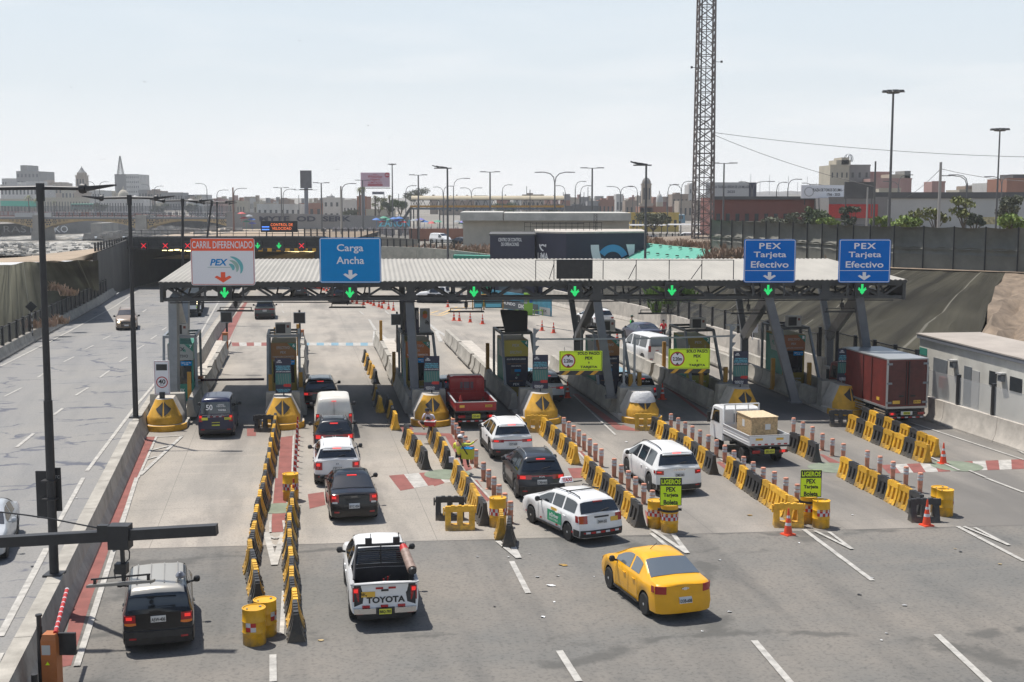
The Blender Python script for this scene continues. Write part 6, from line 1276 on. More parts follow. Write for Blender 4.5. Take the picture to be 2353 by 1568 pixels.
def checks(par,r,z0,dz,a0,a1,n,rows=2):
 for cidx,mat,nm in ((0,RED,'red_check'),(1,REFL,'white_check')):
  b = MB()
  for j in range(rows):
   for i in range(n):
    if (i+j) % 2 != cidx: continue
    s,e = a0+(a1-a0)*i/n,a0+(a1-a0)*(i+1)/n
    b.grid([[((r+.004)*sin(s+(e-s)*k/3),-(r+.004)*cos(s+(e-s)*k/3),z) for k in range(4)] for z in (z0+j*dz,z0+(j+1)*dz)])
  b.build(nm,mat,par)
def drum(x,y,lb,rng_=(-1.2,1.2),n=8,h=.93,r=.29,rot=0,z0=.42):
 t = thing('drum',lb,'drum',G(x,y),radians(rot),'yellow road drums'); b = MB()
 b.lathe([(r*.98,0),(r,.015),(r,h*.33),(r+.012,h*.35),(r,h*.37),(r,h*.64),(r+.012,h*.66),(r,h*.68),(r,h-.02),(r+.008,h),(r-.02,h),(r-.03,h-.02),(.001,h-.02)],30); b.cyl((.14,.1,h-.02),(.14,.1,h+.005),.035,n=10,m=1); b.cyl((-.15,-.1,h-.02),(-.15,-.1,h+.005),.022,n=10,m=1)
 b.build('shell',[DRUM,STEEL_L],t); checks(t,r+.003,z0,.115,rng_[0],rng_[1],n); return t
drum(585,1478,'yellow drum nearest the camera with four-square red white patch',(-.55,.35),2,z0=.38); drum(610,1458,'yellow drum just behind the nearest drum at the left rows',(.7,1.6),2); drum(668.5,1149,'weathered drum with checked band on the red strip by green disc',(-1.5,1.5),10,h=1.0)
drum(1144,1209,'drum with checked band beside the bollards and end-on yellow barrier',(-1.5,1.5),10,h=1.0); drum(1507,1211,'checked drum standing behind the left Ligeros sign drum',(-1.5,1.5),10); t1 = drum(1538,1221,'checked drum carrying the left Ligeros sign',(-1.5,1.5),10)
t2 = drum(1857,1200,'checked drum carrying the right Ligeros sign',(-1.2,1.2),8); drum(1886,1211,'checked drum standing right of the right Ligeros sign',(-.7,1.2),6); drum(2157,1178,'rear drum of the rightmost pair by black barrier',(-.6,.6),4); drum(2170,1184,'front drum of the rightmost pair by black barrier',(.9,1.8),3)
for tt,lb in ((t1,'beside the white wagon taxi'),(t2,'beside the right orange cone')):
 t = thing('lane_sign','lime Ligeros PEX Tarjeta Boleta sign on drum '+lb,'sign',tt.location+Vector((0,0,.93)),0,'lime signs on drums')
 b = MB(); b.cyl((0,0,-.03),(0,0,.06),.012); b.build('pin',DARK,t); b = MB(); b.lathe([(.3,0),(.315,0),(.315,.08),(.3,.08)],28,c=(0,0,-.22),caps=False); b.box(-.40,-.29,-.04,.04,-.22,-.14); b.box(.29,.40,-.04,.04,-.22,-.14); b.build('clamp',BLACK,t)
 b = MB(); b.box(-.36,.36,-.26,-.24,.02,.96); b.build('panel',SYEL,t,smooth=False); b = MB(); b.box(-.36,.36,-.267,-.2601,.69,.96); [b.box(*q) for q in ((-.36,-.345,-.266,-.2601,.02,.69),(.345,.36,-.266,-.2601,.02,.69),(-.345,.345,-.266,-.2601,.02,.035))]; b.build('black_header',INK,t,smooth=False)
 txt(t,'LIGEROS',(0,-.272,.825),.64,.17,SYEL,.03)
 for s,z,w in (('PEX',.57,.32),('Tarjeta',.36,.5),('Boleta',.13,.48)): txt(t,s,(0,-.268,z),w,.16,INK,.035)
# bollards
def bol_mesh():
 b = MB(); b.lathe([(.13,0),(.13,.02),(.085,.03),(.095,.40),(.098,.74),(.09,.765),(.001,.77)],16); b.lathe([(.099,.47),(.102,.475),(.102,.565),(.099,.57)],16,1,caps=False); b.lathe([(.099,.60),(.103,.605),(.103,.695),(.099,.70)],16,1,caps=False); return b.mesh('bollard',[BOLL,REFL])
BM = bol_mesh()
for pts,lb in (([(1041,999),(1048.5,1010),(1054,1020),(1062.5,1031),(1069.5,1042),(1076,1054),(1084,1065),(1094,1075)],'row by the red truck'),([(1111,1106),(1123,1124),(1135,1142),(1147,1161),(1160,1182),(1173,1202)],'row left of white wagon taxi'),([(1295.5,996),(1307,1006),(1318,1016),(1330,1026.5),(1342,1037),(1355,1048.5),(1368,1060.5),(1381.5,1073)],'upper row right of middle barriers'),([(1411,1097),(1427,1112),(1443.5,1127),(1460,1142),(1479,1158.5),(1498.5,1175)],'row left of large white SUV'),
  ([(1541.5,987),(1558,997),(1574,1007),(1590.5,1017),(1608,1027),(1627,1039),(1646,1051),(1665,1064),(1686,1077),(1708,1092),(1730,1105),(1753,1119),(1778.5,1129),(1805,1144),(1831,1160)],'long row under crate truck'),([(1823,997),(1844,1007),(1866,1018),(1889,1035),(1912,1048),(1937,1060)],'row right of crate truck'),([(1992,1077),(2021,1091),(2051,1104),(2081,1117),(2113.7,1132)],'row above rightmost drums')):
 for i,p in enumerate(pts): tag(ob('bollard',BM,None,G(*p),RR.uniform(0,6)),f'faded orange bollard, {nth(i)} from far end of {lb}','bollard','bollards in '+lb)
# cones
def cone_mesh(h=.9):
 b = MB(); b.box(-.19,.19,-.19,.19,0,.04,tx=.01,ty=.01); pr = [(.145,.04),(.105,.32),(.088,.42),(.062,.57),(.05,.66),(.022,h)]
 for (r0,z0),(r1,z1),m in zip(pr,pr[1:],(0,1,0,1,0)): b.cyl((0,0,z0),(0,0,z1),r0,r1,16,m,cap=False)
 b.cyl((0,0,h-.01),(0,0,h),.022,n=12); return b.mesh('traffic_cone',[ORANGE,REFL])
CM = cone_mesh()
CL = [((1043,737),'leftmost of the four cones left of the black booth cover'),((1055.5,738),'second of four cones left of the black booth cover'),((1080.5,741),'third of four cones left of the black booth cover'),((1108.7,745),'fourth of four cones left of the black booth cover'),((1206,754.5),'leftmost of three cones before the green machine'),((1245.5,760),'middle of three cones before the green machine'),((1272,765.5),'rightmost of three cones before the green machine'),((1418,783),'between the white SUV and police officer'),((1522,918),'tall one beside the silver station wagon'),((1304,914),'in shade right of the silver SUV'),((1449,768),'at the feet of police officer'),((1459,769),'right of the officer feet'),((1810.7,1229),'bright near one at the yellow crosswise barrier'),((2129,1208),'bright near one at the black crosswise barrier'),((2167,1066),'alone at the end of the double rows'),((2313,930),'behind the white fence of the office'),
 ((1029,706),'near patrol pickup'),]+[((x,y),f'{nth(i)} from the left in the far cone line past the grey column') for i,(x,y) in enumerate([(809.5,695.6),(820,698.5),(835.5,701),(845,697),(852,699),(859,703),(871,706),(877.5,709),(882,698),(893,711),(904,714)])]+[((x,y),f'{nth(i)} in the distant cone cluster beneath the truss') for i,(x,y) in enumerate([(718,660),(724,661),(729,662.5),(734,664),(739,665),(744,668),(751,670),(758,673),(766,676)])]
for (p,lb) in CL: tag(ob('traffic_cone',CM,None,G(*p),RR.uniform(0,1)),'orange traffic cone '+lb,'traffic cone','orange traffic cones')
# thin red and white delineators by the second nose
DM = MB(); DM.cyl((0,0,0),(0,0,.95),.035,n=8)
for i in range(3): DM.lathe([(.037,.2+i*.25),(.04,.21+i*.25),(.04,.29+i*.25),(.037,.3+i*.25)],8,1,caps=False)
DM.box(-.09,.09,-.09,.09,0,.03); DME = DM.mesh('delineator',[RED,REFL])
for i in range(14):
 t = i/13; tag(ob('delineator',DME,None,G(686-10*t-1,1004+170*t**1.15)),f'thin red and white delineator post, {nth(i)} from the yellow nose','delineator','red and white delineators')
# ---------------------------------------------------------------- lamp posts on the centre barrier
def tlamp(x,ybase,ztop,xtop,Y0=None,z0=.95,lb='',arm=1.9):
 p = G(x,ybase,z0) if Y0 is None else Vector((x,Y0,z0)); t = thing('street_lamp',lb,'street lamp',p,0,'black double lamps on the centre barrier')
 top = Vector(((D(xtop,450,p.y).x-p.x),0,ztop-z0)); b = MB(); m_ = top*.46; b.cyl((0,0,0),m_,.125,.115,14); b.cyl(m_,top,.095,.08,14); b.box(-.24,.24,-.24,.24,0,.06); b.cyl(top-Vector((0,0,.35)),top+Vector((0,0,.12)),.11,.11,14); b.build('pole',DARK,t)
 for s in (-1,1):
  b = MB(); e = top+Vector((s*arm,-.1,-.02)); b.cyl(top,e,.055,.05,10); b.lathe([(.02,-.13),(.12,-.07),(.14,0),(.12,.08),(.02,.13)],12,c=tuple(e),ax='x'); b.prism([e+Vector((s*.1,-.13,-.07)),e+Vector((s*.85,-.13,.07)),e+Vector((s*.85,-.13,.11)),e+Vector((s*.1,-.13,.06))],(0,.26,0)); b.build('lamp_arm',DARK,t)
 return t,p
T1,P1 = tlamp(125,1322,11.42,93,lb='black double street lamp nearest the camera on the centre barrier',arm=1.15)
tlamp(312,960,11.15,297,lb='second black double street lamp on the centre barrier',arm=1.25)
tlamp(-21.5,0,10.95,419,Y0=82,lb='third double street lamp, behind the orange-topped sign',arm=1.2)
tlamp(-28.0,0,10.75,486,Y0=112,lb='fourth double street lamp behind the leftmost booth',arm=1.3); tlamp(-32.5,0,10.5,498,Y0=139,lb='fifth and farthest double street lamp before the tunnel',arm=1.4)
t = thing('sign_pair','two black sign backs clamped to the nearest lamp post','sign',P1+Vector((-.02,.0,2.1))); b = MB(); b.box(-.44,.02,.16,.19,-.55,.75); b.build('panel',DARK,t,smooth=False); b = MB(); b.box(.0,.26,.12,.15,-.35,.85); b.build('panel',BLACK,t,smooth=False); txt(t,'MTC',(.13,.11,.6),.2,.09,LETG,.02); b = MB(); [b.box(-.18,.18,-.17,.13,z,z+.05) for z in (0,.5)]; b.build('clamp',DARK,t,smooth=False)
# ---------------------------------------------------------------- sign arm, gate and display at lower left
Yf = 23.6; a,c = D(-160,1254,Yf),D(499,1217,Yf); t = thing('gantry_arm','long black steel arm reaching in from the left edge over the lane','gantry',a)
b = MB(); b.bar(Vector((0,0,0)),c-a,.2,.2); b.build('beam',DARK,t,smooth=False); q = D(276,1229,Yf)-a; b = MB(); b.box(q.x-.2,q.x+.2,-.15,.15,q.z-.26,q.z+.2); b.build('clamp',DARK,t,smooth=False); q2 = D(240,1216,Yf)-a; b = MB(); b.box(q2.x-.1,q2.x+.1,-.14,.0,q2.z-.07,q2.z+.1); b.build('junction_box',BLACK,t,smooth=False)
b = MB(); b.cyl((0,.3,-a.z),(0,.3,.6),.16,n=14); b.build('post',DARK,t)
cb = thing('cable','thin black cable running to the arm from the upper left','cable',D(0,1178,Yf)); o_ = cb.location; b = MB(); pts = [D(x,y,Yf)-o_ for x,y in ((-60,1170),(0,1177),(60,1184),(120,1193),(180,1205),(238,1216))]; b.tube(pts,.015,6); b.build('strand',BLACK,cb)
ft = thing('antenna','toll antenna bar with junction box hanging below the black arm','antenna',D(283,1265,Yf)); o_ = Vector(ft.location)
P = lambda x,y,dy=0: D(x,y,Yf+dy)-o_
b = MB(); b.bar(P(280,1250),P(285,1335),.07); b.build('drop_post',DARK,ft,smooth=False); b = MB(); b.box(*[v for v in (P(266,1300).x,P(293,1300).x)],-.1,.1,P(280,1317).z,P(280,1294).z); b.build('box',BLACK,ft,smooth=False)
b = MB(); b.bar(P(262,1265),P(290,1249),.14,.04); b.build('bracket',STEEL_L,ft,smooth=False); b = MB(); b.bar(P(209,1332),P(345,1320),.03); b.bar(P(218,1332),P(218,1345),.05); b.bar(P(341,1320),P(341,1335),.05); b.build('rail',DARK,ft,smooth=False)
b = MB(); b.prism([P(198,1352,-.15),P(350,1340,-.15),P(357,1336,.15),P(206,1348,.15)],(0,0,.05)); b.build('panel',M('antenna_grey',(.20,.19,.17),.5),ft,smooth=False)
b = MB(); b.tube([P(290,1250),P(298,1270),P(297,1285),P(285,1297),P(268,1302),P(262,1310),P(265,1330)],.012,6); b.build('cable',BLACK,ft)
t = thing('display_post','square black display on a black post, bottom left corner','display',G(97,1600)); p0 = Vector(t.location); Y_ = p0.y; Q = lambda x,y: D(x,y,Y_)-p0
b = MB(); b.cyl((0,0,0),(0,0,Q(96,1440).z),.065,n=12); b.cyl((0,0,Q(96,1440).z),(0,0,Q(96,1415).z),.055,n=12); b.cyl((0,0,Q(96,1416).z),(0,0,Q(96,1412).z),.075,n=14); b.build('pole',BLACK,t)
b = MB(); b.box(Q(54,1).x,Q(119,1).x,-.16,-.08,Q(1,1500).z,Q(1,1450).z); b.build('display',BLACK,t,smooth=False)
CAB = M('gate_orange',(.40,.13,.035),.5,var=.15,vs=3)
t = thing('boom_gate','orange gate cabinet with raised red and white boom, bottom left','boom gate',G(122,1568+40)); p0 = Vector(t.location)
Q = lambda x,y: D(x,y,p0.y)-p0; b = MB(); b.box(-.17,.17,-.15,.2,0,Q(1,1468).z,); b.box(-.17,.17,-.15,.2,Q(1,1468).z,Q(1,1455).z,tx=.03,ty=.03); b.build('cabinet',CAB,t,smooth=False); b = MB(); b.box(-.15,.04,-.155,-.15,Q(1,1500).z,Q(1,1478).z); b.build('label',ACM,t,smooth=False); flat(t,[(-.08,Q(1,1523).z),(.02,Q(1,1523).z),(-.03,Q(1,1515).z)],-.156,SYEL,'warning_triangle')
A_,B_2 = Q(127,1455),D(154,1355,p0.y+2.5)-p0
for i in range(9): u,v = A_.lerp(B_2,i/9),A_.lerp(B_2,(i+(.82 if i < 8 else .8))/9); w_ = A_.lerp(B_2,(i+1)/9); b = MB(); b.cyl(u,v,.05,n=10); b.cyl(v,w_,.051,n=10,m=1); b.build('boom_section',[RED,REFL],t)
tag(MB().cyl((0,0,0),(0,0,.75),.07,n=12).build('short_post',BLACK,None,G(82,1625)),'short black post beside the display, bottom left corner','post')
t = thing('diamond_sign','back of a black diamond sign on a striped post by left slope','sign',G(75,772,.8)+Vector((0,0,0))); b = MB(); [b.cyl((0,0,i*.22),(0,0,i*.22+.22),.04,n=8,m=i % 2) for i in range(10)]; b.build('post',[DARK,LETG],t); b = MB(); b.prism([(-.46,-.05,2.2),(0,-.05,1.78),(.46,-.05,2.2),(0,-.05,2.62)],(0,.03,0)); b.build('panel',BLACK,t,smooth=False)
# ---------------------------------------------------------------- litter and gutter marks
LT = [(e3(470,800),YEL,.3),(e3(360,990),WHITE,.28),(e3(420,902),LETG,.12),(e3(755,908),LETG,.08),(e3(388,1142),WHITE,.08),(e3(285,1280),WHITE,.14),(e2(2205,1070),WHITE,.13),(e2(2268,828),WHITE,.22),(e2(1940,610),WHITE,.12),(e2(2165,762),LETG,.14),(e3(2000,1232),LETG,.14),(e3(2185,343),YEL,.2),(e4(945,920),LETG,.2),(e4(2128,795),M('tan_paper',(.4,.3,.15),.8),.14),(e4(1720,652),M('tan_paper',(.4,.3,.15),.8),.1),(e4(1250,1175),LETG,.16),(e4(1090,1430),LETG,.12),(e4(1045,1496),WHITE,.08),(e4(1770,680),BLACK,.14),(e4(840,1075),BLACK,.12),(e2(500,1250),M('tan_paper',(.4,.3,.15),.8),.16),(e1(590,155),WHITE,.1),(e1(345,605),WHITE,.1),(e1(250,680),DARK,.16),(e3(1910,757),LETG,.1),(c3(1050,1235),WHITE,.14),(c3(355,1258),WHITE,.1),(c3(620,1408),WHITE,.12),(c4(1545,1378),WHITE,.14),(e3(165,700),WHITE,.07),(e3(1750,1412),WHITE,.07),(e2(1700,605),LETG,.12),(e2(1835,990),BLACK,.1),(e4(285,600),WHITE,.08),(e4(775,340),WHITE,.12)]
for i,(p,mt,s) in enumerate(LT):
 r = random.Random(i); b = MB(); n = r.randint(5,7); pts = [(s/2*cos(2*pi*k/n+r.random()*.5)*(.6+r.random()*.6),s/2.4*sin(2*pi*k/n)*(.5+r.random()*.7),.012+.02*r.random()) for k in range(n)]; b.add(pts,[tuple(range(n))]); b.add([(x,y,z-.008) for x,y,z in pts],[tuple(reversed(range(n)))])
 o = b.build('litter',mt,None,G(*p)+Vector((0,0,.006)),smooth=False,fix=False); X,Y = o.location.x,o.location.y
 o.name = 'paper_scrap'; tag(o,('yellow' if mt is YEL else 'black' if mt in (BLACK,DARK) else 'white' if mt is WHITE else 'brown' if mt.name == 'tan_paper' else 'grey')+' paper scrap on the road, '+nth(i)+' of the scattered scraps','paper scrap','paper scraps on the road')
# ---------------------------------------------------------------- people
def limb(par,name,verts,edges,mat,sub=1,root=0):
 me = bpy.data.meshes.new(name); me.from_pydata([v[0] for v in verts],edges,[]); me.materials.append(mat); o = ob(name,me,par)
 m = o.modifiers.new('skin','SKIN'); m.use_smooth_shade = True
 for i,v in enumerate(verts): r = v[1]; me.skin_vertices[0].data[i].radius = (r,r) if not isinstance(r,tuple) else r
 me.skin_vertices[0].data[root].use_root = True
 s = o.modifiers.new('sub','SUBSURF'); s.levels = sub; s.render_levels = sub; return o
def person(loc,rz,label,J,top,bottom,hair,hat=None,long_sleeve=False,shorts=False,vest=None):
 """J: joints in metres, z up, facing +y"""
 t = thing('person',label,'person',loc,rz); j = {k: Vector(v) for k,v in J.items()}
 body = [(j['pelvis'],.105),(j['chest'],.125),(j['neck'],.055),(j['head']-Vector((0,0,.05)),.075),(j['head']+Vector((0,.0,.05)),.088)]
 ed = [(0,1),(1,2),(2,3),(3,4)]
 def chain(start,pts):
  k = start
  for p,r in pts: body.append((p,r)); ed.append((k,len(body)-1)); k = len(body)-1
  return k
 for s in ('l','r'):
  chain(1,[(j['sh'+s],.052),(j['el'+s],.038),(j['wr'+s],.026)]); chain(0,[(j['hip'+s],.085),(j['kn'+s],.055),(j['an'+s],.036),(j['toe'+s],.032)])
 limb(t,'body',body,ed,SKIN)
 for s in ('l','r'):     # hand: palm with four fingers and a thumb
  w,e = j['wr'+s],j['el'+s]; d = (w-e).normalized(); u = d.cross(Vector((0,0,1))); u = (u if u.length > .1 else Vector((1,0,0))).normalized(); n_ = u.cross(d)
  hv = [(w,.024),(w+d*.07,.028)]; he = [(0,1)]
  for k,(o_,ln) in enumerate(((-.03,.055),(-.01,.068),(.01,.063),(.03,.048))):
   b0 = len(hv); hv += [(w+d*.085+u*o_,.009),(w+d*(.085+ln*.6)+u*o_*1.1+n_*.006,.008),(w+d*(.085+ln)+u*o_*1.1+n_*-.012,.007)]; he += [(1,b0),(b0,b0+1),(b0+1,b0+2)]
  b0 = len(hv); hv += [(w+d*.03+u*.045,.010),(w+d*.07+u*.065,.008)]; he += [(0,b0),(b0,b0+1)]; limb(t,'hand',hv,he,SKIN)
 h = j['head']
 b = MB(); b.lathe([(.015,-.02),(.03,0),(.01,.02)],6,c=(h.x,h.y+.09,h.z+.0)); [b.lathe([(.02,-.02),(.028,0),(.02,.02)],6,c=(h.x+s*.09,h.y,h.z+.01)) for s in (-1,1)]; b.build('nose_and_ears',SKIN,t)
 b = MB(); [b.box(h.x+s*.033-.013,h.x+s*.033+.013,h.y+.088,h.y+.095,h.z+.025,h.z+.04) for s in (-1,1)]; b.box(h.x-.022,h.x+.022,h.y+.085,h.y+.091,h.z-.045,h.z-.037); b.build('eyes_and_mouth',INK,t,smooth=False)
 b = MB(); b.lathe([(.098,0),(.103,.045),(.09,.09),(.05,.125),(.001,.135)],14,c=(h.x,h.y-.012,h.z+.01)); b.build('hair',hair,t)
 if hat: b = MB(); b.lathe([(.108,0),(.112,.04),(.095,.09),(.05,.12),(.001,.125)],14,c=(h.x,h.y,h.z+.045)); b.box(h.x-.075,h.x+.075,h.y+.08,h.y+.19,h.z+.04,h.z+.055); b.build('cap',hat,t)
 tv = [(j['pelvis']+Vector((0,0,-.02)),.125),(j['pelvis'].lerp(j['chest'],.5),.122),(j['chest'],.145),(j['neck']-Vector((0,0,.04)),.08)]; te = [(0,1),(1,2),(2,3)]
 for s in ('l','r'):
  k = len(tv); tv += [(j['sh'+s],.068),(j['sh'+s].lerp(j['el'+s],.75 if not long_sleeve else 1),.052)]; te += [(2,k),(k,k+1)]
  if long_sleeve: tv.append((j['wr'+s].lerp(j['el'+s],.1),.036)); te.append((k+1,k+2))
 limb(t,'shirt',tv,te,top)
 pv = [(j['pelvis']-Vector((0,0,.03)),.12)]; pe = []
 for s in ('l','r'):
  k = len(pv); pv += [(j['hip'+s],.10),(j['kn'+s] if not shorts else j['hip'+s].lerp(j['kn'+s],.85),.068 if not shorts else .082)]; pe += [(0,k),(k,k+1)]
  if not shorts: pv.append((j['an'+s]+Vector((0,0,.03)),.052)); pe.append((k+1,k+2))
 limb(t,'trousers',pv,pe,bottom)
 for s in ('l','r'): a = j['an'+s]; f = j['toe'+s]; limb(t,'shoe',[(a-Vector((0,0,.02)),.045),(a.lerp(f,.5),.045),(f,.035)],[(0,1),(1,2)],DARK)
 if vest: limb(t,'vest',[(j['pelvis']+Vector((0,0,.04)),.135),(j['pelvis'].lerp(j['chest'],.5),.135),(j['chest'],.155),(j['neck']-Vector((0,0,.07)),.09)],[(0,1),(1,2),(2,3)],vest)
 return t
STAND = dict(pelvis=(0,0,.92),chest=(0,0,1.30),neck=(0,.01,1.48),head=(0,.02,1.62),shl=(-.19,0,1.40),shr=(.19,0,1.40),ell=(-.25,.0,1.13),elr=(.25,0,1.13),wrl=(-.24,.08,.88),wrr=(.24,.08,.88),hipl=(-.1,0,.86),hipr=(.1,0,.86),knl=(-.11,.02,.47),knr=(.11,.02,.47),anl=(-.11,-.02,.07),anr=(.11,-.02,.07),toel=(-.12,.14,.035),toer=(.12,.14,.035))
GRN = M('police_green',(.02,.06,.035),.7); CLR = M('red_shirt',(.62,.02,.03),.7); CLY = M('lime_shirt',(.62,.62,.06),.7,bump=.3,bs=14); BLKC = M('black_cloth2',(.02,.02,.024),.8); GRYC = M('grey_cloth',(.5,.5,.56),.8); HAIR = M('dark_hair',(.015,.012,.01),.7)
person(G(1451,775),radians(-70),'police officer in lime green vest and dark cap at grey sedan door',dict(STAND,elr=(.27,.1,1.15),wrr=(.2,.32,1.1)),GRN,GRN,HAIR,GRN,vest=M('neon_vest',(.10,.75,.15),.6))
person(G(1524,786),radians(15),'person in red shirt standing with his back turned by the grey sedan',dict(STAND,elr=(.30,.12,1.12),wrr=(.34,.3,1.0),ell=(-.3,-.04,1.12),wrl=(-.34,0,.86)),CLR,BLKC,HAIR)
# vendor with red cooler, standing and leaning on the barriers
pb = G(988,1017)
sit = dict(pelvis=(.02,-.02,.90),chest=(.04,.10,1.22),neck=(.05,.16,1.37),head=(.06,.22,1.47),shl=(-.16,.12,1.30),shr=(.23,.12,1.30),ell=(-.30,.16,1.05),elr=(.32,.22,1.05),wrl=(-.08,.34,1.0),wrr=(.14,.32,1.32),hipl=(-.09,0,.84),hipr=(.14,.0,.86),knl=(-.12,.06,.46),knr=(.52,.16,.98),anl=(-.16,-.02,.08),anr=(.22,.34,.72),toel=(-.2,.12,.04),toer=(.14,.42,.68))
person(pb,radians(170),'person in black cap and dark apron resting a foot on barriers, holding red cooler',sit,GRYC,BLKC,HAIR,BLKC,shorts=True,vest=BLKC)
t = thing('cooler','red cooler with white rim held by the vendor in black cap','cooler',pb+Vector((.04,-.38,.84)),radians(-12)); b = MB(); b.box(-.22,.22,-.15,.15,0,.2,tx=-.02,ty=-.02); b.build('tub',RED,t,smooth=False); b = MB(); b.box(-.25,.25,-.18,.18,.2,.235); b.build('rim',WHITE,t,smooth=False); b = MB(); b.box(-.2,.2,-.13,.13,.236,.27,tx=.03,ty=.03); b.build('goods',M('packets',(.5,.08,.07),.6,var=.6,vs=20),t,smooth=False)
pb = G(1056,1092)
st2 = dict(pelvis=(0,0,.84),chest=(-.02,.02,1.19),neck=(-.02,.04,1.36),head=(0,.07,1.49),shl=(-.22,.02,1.28),shr=(.18,.03,1.28),ell=(-.32,.16,1.04),elr=(.42,.14,1.26),wrl=(-.14,.2,1.32),wrr=(.64,.12,1.42),hipl=(-.1,.06,.82),hipr=(.1,.06,.82),knl=(-.14,.42,.74),knr=(.16,.40,.72),anl=(-.1,.48,.32),anr=(.16,.5,.28),toel=(-.1,.6,.26),toer=(.16,.62,.24))
ys = person(pb,radians(-22),'person in lime sweatshirt and white cap sitting on the barriers with arm raised',st2,CLY,BLKC,HAIR,WHITE,long_sleeve=True)
t = thing('bag','lime cooler bag with black strap slung on the seated vendor','bag',pb+Vector((.34,-.12,.70)),radians(-20)); b = MB(); b.box(-.22,.22,-.14,.14,0,.42,tx=-.02,ty=.0); b.build('pouch',M('lime_bag',(.52,.50,.03),.6),t,smooth=False); b = MB(); b.box(-.24,.24,-.16,.16,.42,.45); b.build('lid',SBLUE2,t,smooth=False); b = MB(); b.tube([(.05,-.16,.2),(-.15,-.17,.5),(-.42,.02,.72)],.022,6); b.build('strap',BLACK,t)
tag(MB().box(-.1,.1,-.05,.05,0,.22).build('pouch',GRYC,None,pb+Vector((-.32,-.12,.55)),smooth=False),'small grey pouch hanging at the left side of seated vendor','pouch')
# ================================================================ BACKGROUND
def cz(Y): return interp(Y,CT)
# ---------------------------------------------------------------- tunnel portals
WALLC = M('portal_concrete',(.105,.10,.09),.85,var=.35,vs=.5,stretch=(1,1,.3),bump=.2,bs=8)
DIRTC = M('sooty_concrete',(.045,.047,.05),.8,var=.3,vs=.6)
t = thing('tunnel_portal','dark twin tunnel portal with steel railings at the end of the left road','tunnel',(-47,156,0)); O3 = Vector((-47,156,0))
def P3(x,y,z): return Vector((x,y,z))-O3
b = MB(); b.box(-.6,24.2,-.6,1.2,4.85,6.3); b.box(-.6,24.2,-1.1,-.6,4.85,5.15); b.build('lintel',M('lintel_dark',(.05,.05,.048),.8,var=.4,vs=1),t,smooth=False)
for x0,x1 in ((-.9,-.1),(9.8,13.4),(22.7,23.6)): b = MB(); b.box(x0,x1,-.5,60,0,4.849); b.build('pier',DIRTC,t,smooth=False)
b = MB(); b.box(-.7,24,1.2,62,4.851,5.3); b.box(-.7,24,60,60.5,-.2,4.85); b.build('tunnel_vault',DIRTC,t,smooth=False)
for ln,zs_ in ((range(1,12),4.55),):
 k = 0
 for j in range(14):
  for x in (2.2,4.6,15.2,17.2,20.2):
   if (j*7+int(x*3)) % 3 == 0 and x < 14: continue
   b = MB() if k == 0 else None
   if k == 0: b.box(-.28,.28,-.12,.12,0,.16); LM = b.mesh('tunnel_lamp',LAMPW,smooth=False)
   ob('tunnel_lamp',LM,t,(x,4+j*3.0,4.45-.05*(j*3))); k += 1
b = MB(); [b.bar((x,-.7,6.3),(x,-.7,7.15),.06) for x in [i*1.6 for i in range(16)]]; [b.bar((-.5,-.7,z),(24.2,-.7,z),.06) for z in (6.7,7.12)]; b.build('railing',STEEL,t,smooth=False)
b = MB(); [b.bar((i*1.2,-1.0,5.1),(i*1.2,-1.0,6.4),.07) for i in range(21)]; [b.bar((-.4,-1.05,z),(24.2,-1.05,z),.07) for z in (5.6,6.0,6.4)]; b.build('gantry_frame',DARK,t,smooth=False)
q = MB(); q.box(12.9,23.0,-1.25,-1.11,4.55,4.95); q.build('striped_beam',YPAINT,t,smooth=False)
for i in range(9): q = MB(); q.box(13.2+i*1.1,13.75+i*1.1,-1.27,-1.252,4.56,4.94); q.build('black_stripe',INK,t,smooth=False)
for kind,x,side in (('x',330,'leftmost of the three on the left tunnel'),('x',380,'middle of the three on the left tunnel'),('x',431,'rightmost of the three on the left tunnel'),('arrow',592,'left of the pair on right tunnel'),('arrow',641,'right of the pair on right tunnel'),('x',693,'right end of the right tunnel')):
 signal(kind,x,565,154.6,.95,('red cross' if kind == 'x' else 'green arrow')+' tunnel signal, '+side,'tunnel lane signals',name='tunnel_signal')
t = thing('message_board','orange lit message board reading CONTROL DE VELOCIDAD over the tunnel','message board',D(641,521,156)); b = MB(); b.box(-2.25,2.25,0,.5,-.68,.68); b.build('housing',BLACK,t,smooth=False); txt(t,'CONTROL DE\nVELOCIDAD',(.35,-.02,0),2.7,.8,LEDO,0,space=1.1); b = MB(); b.box(-2.1,-1.2,-.02,0,-.45,-.3); b.box(-2.1,-1.2,-.02,0,-.1,.02); b.build('blue_dashes',M('led_blue',(.1,.3,1),.5,emit=1),t,smooth=False); b = MB(); [b.bar((s*1.6,.3,-.68),(s*1.6,.3,6.3-t.location.z),.15) for s in (-1,1)]; b.build('support',STEEL,t,smooth=False)
